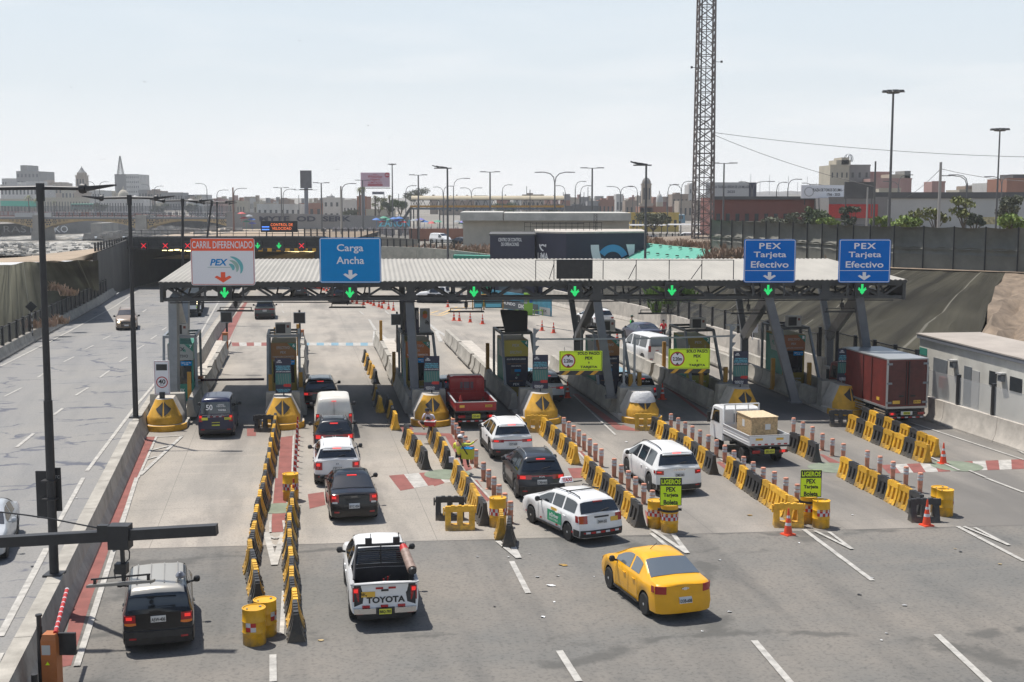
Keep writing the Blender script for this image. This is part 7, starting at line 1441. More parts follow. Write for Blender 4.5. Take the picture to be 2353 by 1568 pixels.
# wing walls
t = tag(MB().grid([[Vector((-44.8,136.5,0)),Vector((-44.8,136.5,5.2))],[Vector((-46,146,0)),Vector((-46,146,5.5))],[Vector((-47.3,156,0)),Vector((-47.3,156,6.0))]]).grid([[Vector((-45.3,136.5,0)),Vector((-45.3,136.5,5.2))],[Vector((-47.9,156,0)),Vector((-47.9,156,6.0))]]).grid([[Vector((-44.8,136.5,5.2)),Vector((-45.3,136.5,5.2))],[Vector((-47.3,156,6.0)),Vector((-47.9,156,6.0))]]).add([(-44.8,136.5,0),(-45.3,136.5,0),(-45.3,136.5,5.2),(-44.8,136.5,5.2)],[(0,1,2,3)]).build('retaining_wall',WALLC,smooth=False),'tall grey retaining wall left of the tunnel mouth','wall')
fence([(-45,136.5,0),(-46.2,146,0),(-47.6,156,0)],5.25,6.2,12,'short railing on the wall left of the tunnel',netm=FNET)
def wall(name,pts,z0s,z1s,th,mat,label,cat='wall',joints=0):
 b = MB(); n = len(pts)
 for i in range(n-1):
  a,c = Vector((*pts[i],0)),Vector((*pts[i+1],0)); d = (c-a).normalized(); q = Vector((-d.y,d.x,0))*th
  m_ = max(1,int(joints and (c-a).length/joints))
  for k in range(m_):
   u,v = k/m_,(k+1)/m_-(0.006 if joints else 0); p0,p1 = a.lerp(c,u),a.lerp(c,v)
   za0,za1 = [z0s[i]+(z0s[i+1]-z0s[i])*s for s in (u,v)]; zb0,zb1 = [z1s[i]+(z1s[i+1]-z1s[i])*s for s in (u,v)]
   vs = [p0+Vector((0,0,za0)),p1+Vector((0,0,za1)),p1+q+Vector((0,0,za1)),p0+q+Vector((0,0,za0)),p0+Vector((0,0,zb0)),p1+Vector((0,0,zb1)),p1+q+Vector((0,0,zb1)),p0+q+Vector((0,0,zb0))]
   b.add(vs,[(0,3,2,1),(4,5,6,7),(0,1,5,4),(1,2,6,5),(2,3,7,6),(3,0,4,7)])
 return tag(b.build(name,mat,smooth=False,fix=False),label,cat)
wall('retaining_wall',[(-23.3,155.5),(-20,158),(-16.5,159.5),(-12,159),(-7.2,157),(2,156)],[0]*6,[5.6,5.1,5.0,4.9,4.6,3.6],.5,CONC_L,'curved pale retaining wall with railing right of the tunnels',joints=2.4)
fence([(-16.5,159.6,0),(-12,159.2,0),(-7.2,157.2,0)],4.85,5.85,12,'pale railing on top of the curved retaining wall',name='railing',netm=M('rail_net',(.3,.3,.26),.7,alpha=.15))
TARP = M('green_tarp',(.07,.31,.225),.7,var=.15,vs=.5,bump=.3,bs=3)
t = thing('slope_cover','mint green tarp with dark holes over the slope behind navy building','tarp',(0,0,0))
b = MB(); rows = []
for i in range(0,2):
 for k in range(8 if i == 0 else 5):
  tt = k/8; a = Vector((*bot[i],.1)).lerp(Vector((*bot[i+1],.1)),tt); c = Vector((*top[i],C5)).lerp(Vector((*top[i+1],C5)),tt); rows.append([a.lerp(c,u)+Vector((-.4,-.4,.9))*(.30+sin(pi*u)*.5) for u in (.5,.65,.8,.95,1.0)])
b.grid(rows); b.build('sheet',TARP,t)
hole = None
for r_ in range(1,len(rows),1):
 for u in (1,2,3):
  p = rows[r_][u]+Vector((-.10,-.18,.10));
  if hole is None: q = MB(); q.lathe([(.001,.0),(.22,.0),(.16,.10),(.001,.12)],7); hole = q.mesh('hole',M('tarp_hole',(.02,.05,.03),.9))
  ob('hole',hole,t,p,r_)
wall('slope_cover',[(-7.2,154.6),(2.5,154.0)],[2.7,2.5],[4.1,3.9],2,TARP,'small mint green tarp left of navy building','tarp')
# ---------------------------------------------------------------- screen fence of grey cloth on the right
SCR = M('screen_cloth',(.165,.16,.135),.9,var=.25,vs=.8,bump=.2,bs=3)
t = thing('screen_fence','long two-tiered fence of dark sagging cloth above the right slope','fence',(20,127,C5)); O4 = Vector((20,127,C5))
sp = [(20.0,127),(23.2,116),(26.2,107),(28.7,99.3),(33.5,95.4),(40,90.5),(50,83.5),(60,76.5)]
PL = [Vector((*p,C5-.1)) for p in sp]; L = [0]
for a,c in zip(PL,PL[1:]): L.append(L[-1]+(c-a).length)
def sat(s):
 for i in range(len(L)-1):
  if s <= L[i+1]+1e-6: return PL[i].lerp(PL[i+1],(s-L[i])/(L[i+1]-L[i]))
n = 29; st = L[-1]/n
for k in range(n):
 a,c = sat(k*st),sat((k+1)*st); d = (c-a).normalized(); nn = Vector((d.y,-d.x,0))*(1 if k else 1); rg = random.Random(k)
 for nm,z0,z1,bulge in (('lower_cloth',0,1.25,.06),('fold_band',1.2,1.75,.3),('upper_cloth',1.62,3.35,.5)):
  rows = []
  for j in range(7):
   v = j/6; rows.append([a.lerp(c,u/6)-O4+Vector((0,0,z0+(z1-z0)*v-(.10*sin(pi*u/6) if nm == 'upper_cloth' and j == 6 else 0)+(.05*sin(u*1.7+k) if nm == 'fold_band' else 0)))-nn*(bulge*(sin(pi*u/6)**.6)*(sin(pi*v)**.6 if nm != 'fold_band' else .6*sin(pi*v)+.2*sin(v*12+u)*.5)*(1+.3*sin(k*2.1))) for u in range(7)])
  b = MB(); b.grid(rows); b.build(nm,SCR,t)
 b = MB(); b.cyl(a-O4-nn*-.06,a-O4+Vector((0,0,3.4))+nn*.06,.05,n=6); b.build('post',DARK,t)
# ---------------------------------------------------------------- buildings helper
def bmat(name,c,v=.2): return M('wall_'+name,c,.85,var=v,vs=.25,stretch=(1,1,.5))
BW = bmat('white',(.46,.45,.43)); BC = bmat('cream',(.42,.38,.30)); BG = bmat('grey',(.22,.215,.21)); BB = bmat('brown',(.26,.20,.155)); BBR = bmat('brick',(.27,.125,.08)); BRE = bmat('red',(.19,.07,.055)); BY = bmat('yellow',(.50,.36,.09)); BT = bmat('tan',(.34,.28,.22)); BP = bmat('pinkish',(.38,.235,.21)); BD = bmat('dark',(.09,.09,.09))
WIN = M('window_dark',(.035,.04,.045),.25)
WM = MB().box(-.5,.5,-.03,.05,-.5,.5).mesh('window',WIN,smooth=False)
def bld(x0,x1,yt,Y,label,mat,dep=12,rows=0,cols=0,roof=None,ybase=None,parts=(),name='building',wf=(.5,.45),cat='building',door=False,rz=0):
 a,c = D(x0,yt,Y),D(x1,yt,Y); z0 = cz(Y)-.3 if ybase is None else ybase; w = c.x-a.x; h = a.z-z0
 t = thing(name,label,cat,((a.x+c.x)/2,Y,z0),rz); b = MB(); b.box(-w/2,w/2,0,dep,0,h); b.box(-w/2-.1,w/2+.1,-.1,.1,h-.2,h+.15); b.build('walls',mat,t,smooth=False)
 for x,y0_,x2,y2_ in parts:   # upper blocks: pixel x, top pixel, right x
  p,q = D(x,y0_,Y),D(x2,y0_,Y); b = MB(); b.box(p.x-t.location.x,q.x-t.location.x,.4,dep*.7,h+.001,p.z-z0); b.build('roof_block',mat if y2_ is None else y2_,t,smooth=False)
 if rows and cols:
  for i in range(rows):
   for j in range(cols):
    o = ob('window',WM,t,(-w/2+w*(j+.5)/cols,0,h*(i+.55)/(rows+.15))); o.scale = (w/cols*wf[0],1,h/rows*wf[1])
 return t,w,h
# left skyline
bld(4,40,411,900,'white stepped apartment block at the far left skyline',BW,30,3,6,parts=((11,410,35,None),))
t_,w_,h_ = bld(37,89,394,880,'tall grey stepped tower block on the far left skyline',BG,30,5,6,parts=((46,380,62,None),))
bld(0,102,425,820,'pale long apartment block below the grey towers at far left',BW,20,2,12,parts=((14,419,40,None),(58,417,90,None)))
bld(96,143,421,860,'brownish block just left of the church tower',BT,20,2,5,parts=((100,414,108,None),(120,419,142,None))); bld(140,173,429,840,'low cream block touching the church tower',BC,16,1,4)
# church tower
def ctower(x,yb,Y,hw,yt,label,domed=False):
 base = D(x,yb,Y); tp_ = D(x,yt,Y); H = tp_.z-cz(Y); t = thing('church_tower',label,'church tower',(base.x,Y,cz(Y))); s = hw/(FPX/Y)
 w0 = s
 b = MB(); b.box(-w0*1.3,w0*1.3,0,w0*2.6,0,H*.40); b.box(-w0*1.4,w0*1.4,-w0*.1,w0*2.7,H*.40,H*.43); b.build('base',BT,t,smooth=False)
 b = MB(); b.box(-w0,w0,w0*.3,w0*2.3,H*.43,H*.78,tx=w0*.06); b.box(-w0*1.08,w0*1.08,w0*.22,w0*2.38,H*.78,H*.80); b.box(-w0*.75,w0*.75,w0*.55,w0*2.05,H*.80,H*.86); b.build('belfry',BT,t,smooth=False)
 for dx in (-.55,0,.55): b = MB(); b.box(dx*w0-w0*.13,dx*w0+w0*.13,w0*.26,w0*.32,H*.50,H*.72); b.build('belfry_opening',WIN,t,smooth=False)
 b = MB(); b.lathe([(w0*.85,H*.86),(w0*.62,H*.89),(w0*.35,H*.93),(w0*.22,H*.965),(w0*.08,H*.97),(w0*.06,H)] if not domed else [(w0*.95,H*.79)]+[(w0*.98*cos(a),H*(.79+.13*sin(a))) for a in [k*.18 for k in range(9)]]+[(w0*.12,H*.925),(w0*.1,H*.95),(w0*.05,H)],14,c=(0,w0*1.3,0)); b.build('dome' if domed else 'spire',BG,t); return t
ctower(184.5,440,720,11.5,382,'ornate tan church bell tower with pointed cap at left')
t_,w_,h_ = bld(263,289,401,850,'dark windowless slab of the twin tower block with mast',BG,25); bld(289,319,401,848,'white slab with rows of small windows beside the dark slab',BW,24,7,7,wf=(.35,.4),parts=())
def mast(x,y0,y1,Y,hw0,hw1,label,name='antenna_mast',n=8,mat=None,base=None):
 a,c = D(x,y0,Y),D(x,y1,Y); s = Y/FPX; t = thing(name,label,'antenna mast',a if base is None else Vector((a.x,Y,base))); o_ = Vector(t.location); h = c.z-o_.z; w0,w1 = hw0*s,hw1*s
 b = MB()
 for sx_,sy_ in ((-1,-1),(1,-1),(1,1),(-1,1)): b.bar((sx_*w0,sy_*w0,0),(sx_*w1,sy_*w1,h),w0*.16)
 for i in range(n):
  u,v = i/n,(i+1)/n; wa,wb = w0+(w1-w0)*u,w0+(w1-w0)*v
  for f in range(4):
   c0,c1_ = [((-1,-1),(1,-1)),((1,-1),(1,1)),((1,1),(-1,1)),((-1,1),(-1,-1))][f]
   b.bar((c0[0]*wa,c0[1]*wa,h*u),(c1_[0]*wb,c1_[1]*wb,h*v),w0*.07); b.bar((c1_[0]*wa,c1_[1]*wa,h*u),(c0[0]*wb,c0[1]*wb,h*v),w0*.07); b.bar((c0[0]*wb,c0[1]*wb,h*v),(c1_[0]*wb,c1_[1]*wb,h*v),w0*.07)
 b.build('lattice',mat or STEEL,t,smooth=False); return t,h,o_
mast(277,401,359,851,6,.9,'thin lattice mast on the roof of the dark slab')
def dome(x,yb,yt,Y,hw,label,mat,lantern=True):
 p,q = D(x,yb,Y),D(x,yt,Y); r = hw*Y/FPX; h = q.z-p.z; t = thing('church_dome',label,'dome',(p.x,Y+r,cz(Y))); z = p.z-cz(Y)
 b = MB(); b.lathe([(r,0),(r,z)],20); b.build('drum',BC,t); b = MB(); hh = h*.7 if lantern else h; b.lathe([(r*cos(a),z+hh*sin(a)) for a in [i*pi/2/8*.97 for i in range(9)]],20);
 if lantern: b.lathe([(r*.16,z+hh*.97),(r*.16,z+hh*1.2),(r*.05,z+hh*1.35),(.01,z+h)],8)
 b.build('cupola',mat,t)
dome(280,456,427,700,13,'large tan church dome with green lantern in front of slab tower',BC); dome(309,456,446,690,6,'small white onion dome right of the tan dome',BW); dome(365,466,457,690,9,'low white dome left of the tunnel lamps',BW,False); dome(435,468,457,690,9,'low grey dome behind the canopy lamps',BW,False)
for i,(x0,x1,yt,Y,m_,r_,c_) in enumerate([(205,240,438,760,BW,2,6),(240,266,443,780,BC,1,4),(318,345,437,800,BG,2,4),(338,372,439,790,BB,2,5),(370,420,443,780,BG,2,8),(424,446,452,770,BD,1,3),(445,475,448,800,BW,2,4),(476,530,466,820,BC,1,6),(560,590,467,820,BW,1,4),(575,610,463,800,BC,1,4)]):
 bld(x0,x1,yt,Y,f'{m_.name[5:]} flat-roofed town building on the left skyline, {nth(i)} from the left of these ten',m_,14,r_,c_,parts=(((x0*.7+x1*.3),yt-4,(x0*.4+x1*.6),None),) if i % 2 else ())
bld(100,205,455,640,'long pale palace front with dark windows behind the road bridge',BC,16,1,16,wf=(.3,.6)); bld(206,330,459,630,'long low white arcade building right of the palace',BW,14,1,20,wf=(.35,.6)); bld(0,60,458,630,'pale arcaded building behind the palms at far left',BC,14,1,8,wf=(.55,.7))
wall('safety_net',[(D(0,447,600).x,600),(D(88,447,600).x,600)],[7.0,6.2],[9.4,9.2],.3,M('green_netting',(.05,.40,.29),.7),'mint green netting strip behind nearest lamp arm','netting')
for i,x in enumerate((544,556)): ctower(x,470,760,3.2,455,f'small tan twin church tower near the signs, {("left", "right")[i]} one')
# ---------------------------------------------------------------- road bridge beyond, wall, green bus
wall('parapet',[(D(-60,485,560).x,560),(D(250,489,560).x,560),(D(500,497,560).x,545)],[2.0,2.0,1.4],[5.0,4.4,2.6],.6,M('oxide_red',(.26,.09,.065),.8,var=.2,vs=.1),'long oxide red parapet of the far road bridge','parapet')
fence([(D(-60,485,559).x,559,0),(D(250,489,559).x,559,0),(D(530,492,555).x,555,0)],4.8,7.2,60,'tall grey mesh fence along the far road bridge',netm=M('far_net',(.14,.14,.14),.8,alpha=.5))
def bus(x,y,Y,w_,h_,label,mat,roofm,L=10):
 p = D(x,y,Y); t = thing('bus',label,'bus',p); b = MB(); b.box(-L/2,L/2,0,2.4,.4,2.9,tx=.15,ty=.1); b.build('body',mat,t,smooth=False); b = MB(); b.box(-L/2+.2,L/2-.2,.05,2.3,2.9,3.05,tx=.2,ty=.2); b.build('roof',roofm,t,smooth=False)
 for i in range(7): b = MB(); b.box(-L/2+.5+i*(L-1)/7,-L/2+.4+(i+.85)*(L-1)/7,-.02,.1,1.6,2.55); b.build('window',WIN,t,smooth=False)
 for xx in (-L*.3,L*.3): b = MB(); b.cyl((xx,-.02,.5),(xx,.3,.5),.5,n=14); b.build('wheel',RUBBER,t)
bus(189,484,575,0,0,'green roofed bus crossing the far road bridge',bmat('bus_green',(.10,.2,.17)),bmat('bus_roof',(.05,.3,.22)),10.5)
PPL = M('crowd_cloth',(.12,.12,.15),.8,var=.9,vs=1.2,var2=(.45,.40,.38))
b = MB(); rg = random.Random(3)
for i in range(260):
 x = rg.uniform(-60,520); yy = 489+.008*max(0,x-200)*3; p = D(x,yy,557+rg.uniform(-1,1)); p.z = max(p.z-1.7,3.2); h = rg.uniform(1.5,1.8); b.cyl(p,p+Vector((0,0,h*.85)),.26,.2,6); b.lathe([(.02,h*.84),(.13,h*.9),(.02,h)],6,c=tuple(p))
tag(b.build('crowd',PPL),'small far-off pedestrians crowding the bridge pavement','crowd',kind='stuff')
# ---------------------------------------------------------------- ochre iron arch bridge
OCB = M('ochre_iron',(.42,.29,.13),.7,var=.25,vs=.5); STO = M('bridge_stone',(.27,.25,.22),.85,var=.3,vs=.3)
Yb = 430; t = thing('arch_bridge','ochre iron arch bridge with rosette openings over the gravel river','bridge',(0,Yb,0)); sY = FPX/Yb
def bx(x): return D(x,500,Yb).x
def bzz(y): return D(0,y,Yb).z
zt,zk = bzz(501),bzz(504)
piers = [(-180,-140),(76,101),(312,338),(534,566)]
for (a0,a1),(b0,b1) in zip(piers,piers[1:]):
 xa,xb = bx(a1),bx(b0); n = 40; zs_ = bzz(527); zc = bzz(508)
 for Yo in (0,8):
  q = MB(); rows = []
  for i in range(n+1):
   u = i/n; x = xa+(xb-xa)*u; z = zs_+(zc-zs_)*(1-(2*u-1)**2)**.75; rows.append([(x,Yo,z),(x,Yo,zt)])
  q.grid(rows); q.map(lambda p: p); rows2 = [[(r[0][0],Yo+.5,r[0][2]),r[0]] for r in rows]; q.grid(rows2); q.build('arch_rib',OCB,t,smooth=False)
 for sd in (0,1):
  for k,(fx,rr) in enumerate(((.045,1.35),(.115,.95),(.17,.62),(.215,.42),(.25,.3))):
   u = fx if sd == 0 else 1-fx; x = xa+(xb-xa)*u; z = (zs_+(zc-zs_)*(1-(2*u-1)**2)**.75+zt)/2; q = MB()
   q.lathe([(rr*.22,0),(.001,0)],8,caps=False); q.v = [(x+vx,-.06,z+vy) for vx,vy,_ in q.v]; cen = len(q.v)
   for i in range(6):
    a = i*pi/3; q.add([(x+rr*.62*cos(a)+rr*.25*cos(c_),-.06,z+rr*.62*sin(a)+rr*.25*sin(c_)) for c_ in [j*pi/4 for j in range(8)]],[tuple(range(8))])
   q.build('rosette_opening',DARK,t,smooth=False)
q = MB(); q.box(bx(-200),bx(552),-.6,9,zk,zt+.25); q.build('deck',M('deck_grey',(.14,.14,.14),.8),t,smooth=False)
q = MB(); [q.box(bx(x)-.12,bx(x)+.12,-.5,-.3,zt+.25,zt+1.6) for x in range(120,550,16)]; q.box(bx(120),bx(536),-.45,-.35,zt+1.45,zt+1.6); [q.bar((bx(x),-.4,zt+.3),(bx(x+8),-.4,zt+1.4),.07) for x in range(120,528,8)]; [q.bar((bx(x+8),-.4,zt+.3),(bx(x),-.4,zt+1.4),.07) for x in range(120,528,8)]; q.build('balustrade',DARK,t,smooth=False)
q = MB(); q.box(bx(36),bx(78),-.7,-.4,zt+.25,zt+1.7); q.box(bx(80),bx(120),-.7,-.4,zt+.25,zt+1.7,1); q.build('parapet_panel',[LETG,BW],t,smooth=False)
for a0,a1 in piers[1:]: q = MB(); q.box(bx(a0),bx(a1),-1.0,9.5,bzz(532),zt+.9,tx=.15); q.box(bx(a0)-.4,bx(a1)+.4,-1.8,9.5,-5,bzz(532),tx=.3); q.build('pier',STO,t,smooth=False)
wall('river_wall',[(D(-60,530,500).x,500),(D(120,530,500).x,500),(D(215,530,500).x,530),(D(300,530,500).x,620)],[-6]*4,[1.6,1.4,1.4,2.0],.8,M('river_wall',(.17,.165,.155),.9,var=.4,vs=.15),'grey river wall with white graffiti behind the arch bridge')
for s,x,w in (('RASTA',55,16),('DRAKO',118,13)): txt(None,s,(D(x,530,499).x,499.0,-1.4),w,2.6,LETW,.0,name='graffiti')
for o in bpy.data.objects:
 if o.name.startswith('graffiti') and 'label' not in o: tag(o,'white graffiti letters on the river wall, '+('left' if o.dimensions.x > 14.5 else 'right')+' group','graffiti')
q = MB(); q.box(D(247,520,500).x,D(272,520,500).x,480,500,-5,1.3); tag(q.build('bridge_pier',STO,smooth=False),'broad dark concrete pier standing in the river behind the arch bridge','pier')
# ---------------------------------------------------------------- navy control building
t = thing('control_building','navy clad control building with large white and cyan logo','building',(0,140,0)); YN = 140
def nX(x,Y=YN): return D(x,540,Y).x
zT = D(0,536,YN).z; x0,x1,x2,x3 = nX(1126),nX(1180),nX(1299),nX(1483)
b = MB(); b.prism([(x0,0,0),(nX(1229),0,0),(nX(1229),9,0),(x0,9,0)],(0,0,zT-.25)); b.build('left_block',NAVY,t,smooth=False); b = MB(); b.prism([(x0-.1,-.1,zT-.249),(nX(1229)+.1,-.1,zT-.249),(nX(1229)+.1,9,zT-.249),(x0-.1,9,zT-.249)],(0,0,.15)); b.build('roof_edge',BD,t,smooth=False)
b = MB(); b.prism([(nX(1232),.6,0),(x2,-2.2,0),(x3,.8,0),(x3+.6,11,0),(nX(1232),11,0)],(0,0,zT)); b.build('main_block',NAVY,t,smooth=False)
b = MB(); b.prism([(nX(1232)-.05,.5,zT+.001),(x2,-2.3,zT+.001),(x3+.1,.7,zT+.001),(x3+.7,11,zT+.001),(nX(1232),11,zT+.001)],(0,0,.18)); b.build('roof_edge',CONC_L,t,smooth=False)
b = MB(); b.box(nX(1146),nX(1200),-.05,.0,0.6,3.6); b.build('glass_front',GLASS_L,t,smooth=False)
txt(t,'CENTRO DE CONTROL\nDE OPERACIONES',(nX(1172),-.06,zT-.98),2.6,.9,LETW,.012)
fa,fb_ = Vector((nX(1232),.6,0)),Vector((x2,-2.2,0)); dA = (fb_-fa).normalized(); nA = Vector((dA.y,-dA.x,0))
fA = lambda p: fa+dA*(p.x)+Vector((0,0,p.z))+nA*.06
txt(t,'LiMA',(1.05,0,zT-2.55),1.5,.78,LETW,.02,fn=fA); txt(t,'EXPRESA',(1.1,0,zT-3.3),1.5,.35,LETW,.02,fn=fA)
ga,gb = Vector((x2,-2.2,0)),Vector((x3,.8,0)); dB = (gb-ga).normalized(); nB = Vector((dB.y,-dB.x,0)); fB = lambda u,z: ga+dB*u+Vector((0,0,z))+nB*.05
def logo(fn,cx,cz_,R,mw,mc):
 def arc(a0,a1,r0,r1,mat,nm): b = MB(); b.grid([[fn(cx+r*cos(radians(a0+(a1-a0)*i/20)),cz_+r*sin(radians(a0+(a1-a0)*i/20))) for r in (r0,r1)] for i in range(21)]); b.build(nm,mat,t,smooth=False)
 arc(25,145,R*.60,R,mc,'logo_arc');
 b = MB(); b.grid([[fn(cx-R*1.35+R*1.5*(1-cos(u)),cz_+R*1.0-R*2.1*sin(u*.9)),fn(cx-R*.85+R*1.3*(1-cos(u)),cz_+R*1.0-R*1.75*sin(u*.9))] for u in [i*pi/2/14 for i in range(15)]]); b.build('logo_blade',mw,t,smooth=False)
 b = MB(); b.grid([[fn(cx+R*.82+R*.25*v,cz_+R*1.0-R*.85*v),fn(cx+R*1.35,cz_+R*1.0-R*.85*v) if v < .4 else fn(cx+R*(1.35-.15*(v-.4)),cz_+R*1.0-R*.85*v)] for v in (0,.2,.4,.6,.8,1)]); b.build('logo_blade',mw,t,smooth=False)
logo(fB,5.5,zT-3.2,1.95,LETW,M('logo_cyan',(.06,.30,.55),.5))
logo(lambda u,z: fA(Vector((u,0,z))),1.0,zT-1.6,.38,LETW,LETW)
b = MB(); b.tube([fB(u,z)+nB*.0+Vector((0,0,.2)) for u,z in ((-4,zT+.9),(2,zT+.9))],.04,6); [b.bar((nX(x),4,zT+.15),(nX(x),4,zT+1.1),.05) for x in range(1206,1390,14)]; b.bar((nX(1206),4,zT+1.1),(nX(1388),4,zT+1.1),.05); b.bar((nX(1206),4,zT+.6),(nX(1388),4,zT+.6),.05); b.build('roof_railing',DARK,t,smooth=False)
mast(1368,535,492,147,4,3.4,'short lattice aerial on the navy building roof',n=6)
# cream building behind
bld(1064,1446,508,186,'long cream flat-roofed building behind the navy control building',M('cream_wall',(.44,.42,.37),.85,var=.2,vs=.4),14,ybase=2.0)
q = MB(); z_a,z_b = D(0,507,185).z,D(0,488,185).z; q.box(D(1058,500,185).x,D(1156,500,185).x,184,200,z_a,z_b); q.box(D(1158,500,185).x,D(1448,500,185).x,183.6,200,z_a,z_b-.1); tag(q.build('roof_slab',M('pale_fascia',(.46,.45,.41),.8,var=.25,vs=.5),smooth=False),'broad pale roof fascia of the cream building','roof')
b = MB(); b.box(0,14,0,.4,0,2.9); tag(b.build('brick_wall',BBR,None,(D(940,530,245).x,245,2.2),smooth=False),'red brick wall behind the parked white van','wall')
wall('edge_wall',[(D(860,550,180).x,180),(D(960,556,180).x,180)],[2.5,2.5],[5.6,5.2],.3,CONC_D,'dark low wall with mesh fence above the Carga Ancha sign','wall'); fence([(D(700,540,182).x,182,0),(D(960,540,182).x,182,0)],4.6,6.6,18,'black mesh fence behind the Carga Ancha sign',netm=FNET)
# blue hoarding, machines, info boards
A_,B_3 = G(1120,700),G(1266,728); A_.x -= 1
wh_ = 1.75; t = thing('hoarding','blue advertising wall reading VIVE EL MUNDO DIGITAL beneath the canopy','hoarding',A_); d = B_3-A_; dn = d.normalized(); nn = Vector((dn.y,-dn.x,0)); f = lambda u,z: dn*u+Vector((0,0,z))+nn*.03
b = MB(); b.prism([(0,0,0),tuple(d),tuple(d+Vector((0,0,wh_))),(0,0,wh_)],tuple(-nn*.1)); b.build('panel',M('hoarding_blue',(.06,.25,.36),.6,var=.4,vs=1.2),t,smooth=False); LL = d.length
b = MB(); b.grid([[f(u,.08),f(u,.95)] for u in (.1,LL*.5,LL*.84)]); b.build('dark_band',M('hoarding_grey',(.06,.075,.09),.6),t,smooth=False); b = MB(); b.grid([[f(u,.08)+nn*.01,f(u,.78)+nn*.01] for u in (LL*.86,LL*.995)]); b.build('white_panel',LETG,t,smooth=False)
txt(t,'VIVE EL MUNDO',(LL*.38,0,.62),LL*.33,.3,LETW,.02,fn=lambda p: f(p.x,p.z)+nn*.03); txt(t,'DIGITAL',(LL*.69,0,.55),LL*.2,.38,LETW,.02,fn=lambda p: f(p.x,p.z)+nn*.03); txt(t,'PEX',(LL*.92,0,.45),LL*.07,.25,NAVY,.02,fn=lambda p: f(p.x,p.z)+nn*.04)
t = thing('ticket_machine','lime green self service machine with tubular guard rails','machine',G(1214,725)); b = MB(); b.box(-.42,.42,0,.6,0,2.1); b.box(.1,.4,-.02,0,1.2,1.9,1); b.box(-.38,-.1,-.02,0,1.1,1.9,2); b.build('cabinet',[M('machine_green',(.22,.42,.04),.5),SBLUE,LETG],t,smooth=False)
for s in (-1,1): b = MB(); b.tube([(s*.95-.4,-.25,0),(s*.95-.4,-.25,.5),(s*.95+.4,-.25,.5),(s*.95+.4,-.25,0)],.04,8); b.build('guard_rail',M('machine_green',(.22,.42,.04),.5),t)
for x,lb in ((1099,'left'),(1134,'right')):
 t = thing('info_board',f'information board in an ochre tubular frame, {lb} of the pair','board',G(x,712),0,'information boards by the kiosk'); w = .55 if lb == 'left' else .95; b = MB(); b.tube([(-w,0,0),(-w,0,1.5),(w,0,1.5),(w,0,0)],.06,8); b.build('frame',OCHRE,t); b = MB(); b.box(-w+.12,w-.12,-.02,.04,.15,1.35); b.box(-w+.2,w-.2,-.03,-.02,.25,.6,1); b.build('panel',[M('board_teal',(.04,.11,.13),.5),LBTXT],t,smooth=False)
tag(MB().box(-.5,.5,0,1,0,2.2,tx=.04,ty=.04).box(-.3,.3,-.02,0,.4,1.8,1).build('kiosk',[M('kiosk_green',(.02,.25,.13),.6),DARK],None,G(1118,705),smooth=False),'narrow dark green kiosk between the two information boards','kiosk')
t = thing('no_walking_sign','white sign with red crossed walking figure on the pale wall','sign',Vector((rigx(85)-.1,85,1.55))); b = MB(); b.box(-.34,.34,0,.03,.5,1.5); b.cyl((0,.06,0),(0,.06,1.5),.03,n=8); b.build('panel',SWHITE,t,smooth=False); ring(t,0,1.05,.27,-.004); b = MB(); b.bar((0,-.02,.9),(.08,-.02,1.15),.05,.01); b.bar((0,-.02,.88),(-.09,-.02,.8),.05,.01); b.build('figure',INK,t,smooth=False)
# ---------------------------------------------------------------- white office building on the right
t = thing('office_building','long white single-storey office with flat tan roof on the right edge','building',(22.8,70.1,0),radians(7.2)); OFW = M('office_white',(.62,.60,.54),.8,var=.22,vs=.6)
b = MB(); b.box(0,3.4,-26,0,0,3.35); b.build('walls',OFW,t,smooth=False); b = MB(); b.box(-.12,3.6,-26,.12,3.351,3.55); b.build('roof_edge',M('fascia_grey',(.14,.15,.17),.7),t,smooth=False); b = MB(); b.box(-.14,3.62,-26,.14,3.551,3.62); b.build('roof',M('office_roof',(.36,.32,.28),.9,var=.2,vs=.5),t,smooth=False)
for y0,y1,z0_,z1_,nm,mt in ((-3.4,-1.8,1.1,2.8,'door',STEEL_L),(-6.1,-5.3,.9,2.8,'door',STEEL_L),(-6.9,-6.15,.9,2.7,'door',ACM),(-8.6,-7.9,1.9,2.6,'window',WIN),(-11.0,-9.9,1.9,2.6,'window',WIN)): b = MB(); b.box(-.03,.02,y0,y1,z0_-.9 if nm == 'door' else z0_,z1_-.3 if nm == 'door' else z1_); b.build(nm,mt,t,smooth=False)
for y in (-4.0,-9.0): b = MB(); b.box(-.3,0,y-.5,y,2.6,2.68); b.box(-.22,-.02,y-.42,y-.08,2.25,2.55,1); b.build('wall_lamp',[ACM,STEEL_L],t,smooth=False)
b = MB(); b.box(-.02,0,-.95,-.05,2.45,2.85); b.build('exit_sign',TEAL,t,smooth=False); b = MB(); b.box(-.22,0,-3.5,-2.9,1.0,1.6); b.build('fire_cabinet',M('cabinet_maroon',(.12,.02,.02),.5),t,smooth=False)
WF = M('wire_white',(.45,.46,.46),.5,alpha=.45); fence([(rigx(d)+.36,d,0) for d in (63.5,58,52,46,40)],1.15,2.55,8,'pale wire fence with black posts in front of the white office',netm=WF,rail=False)
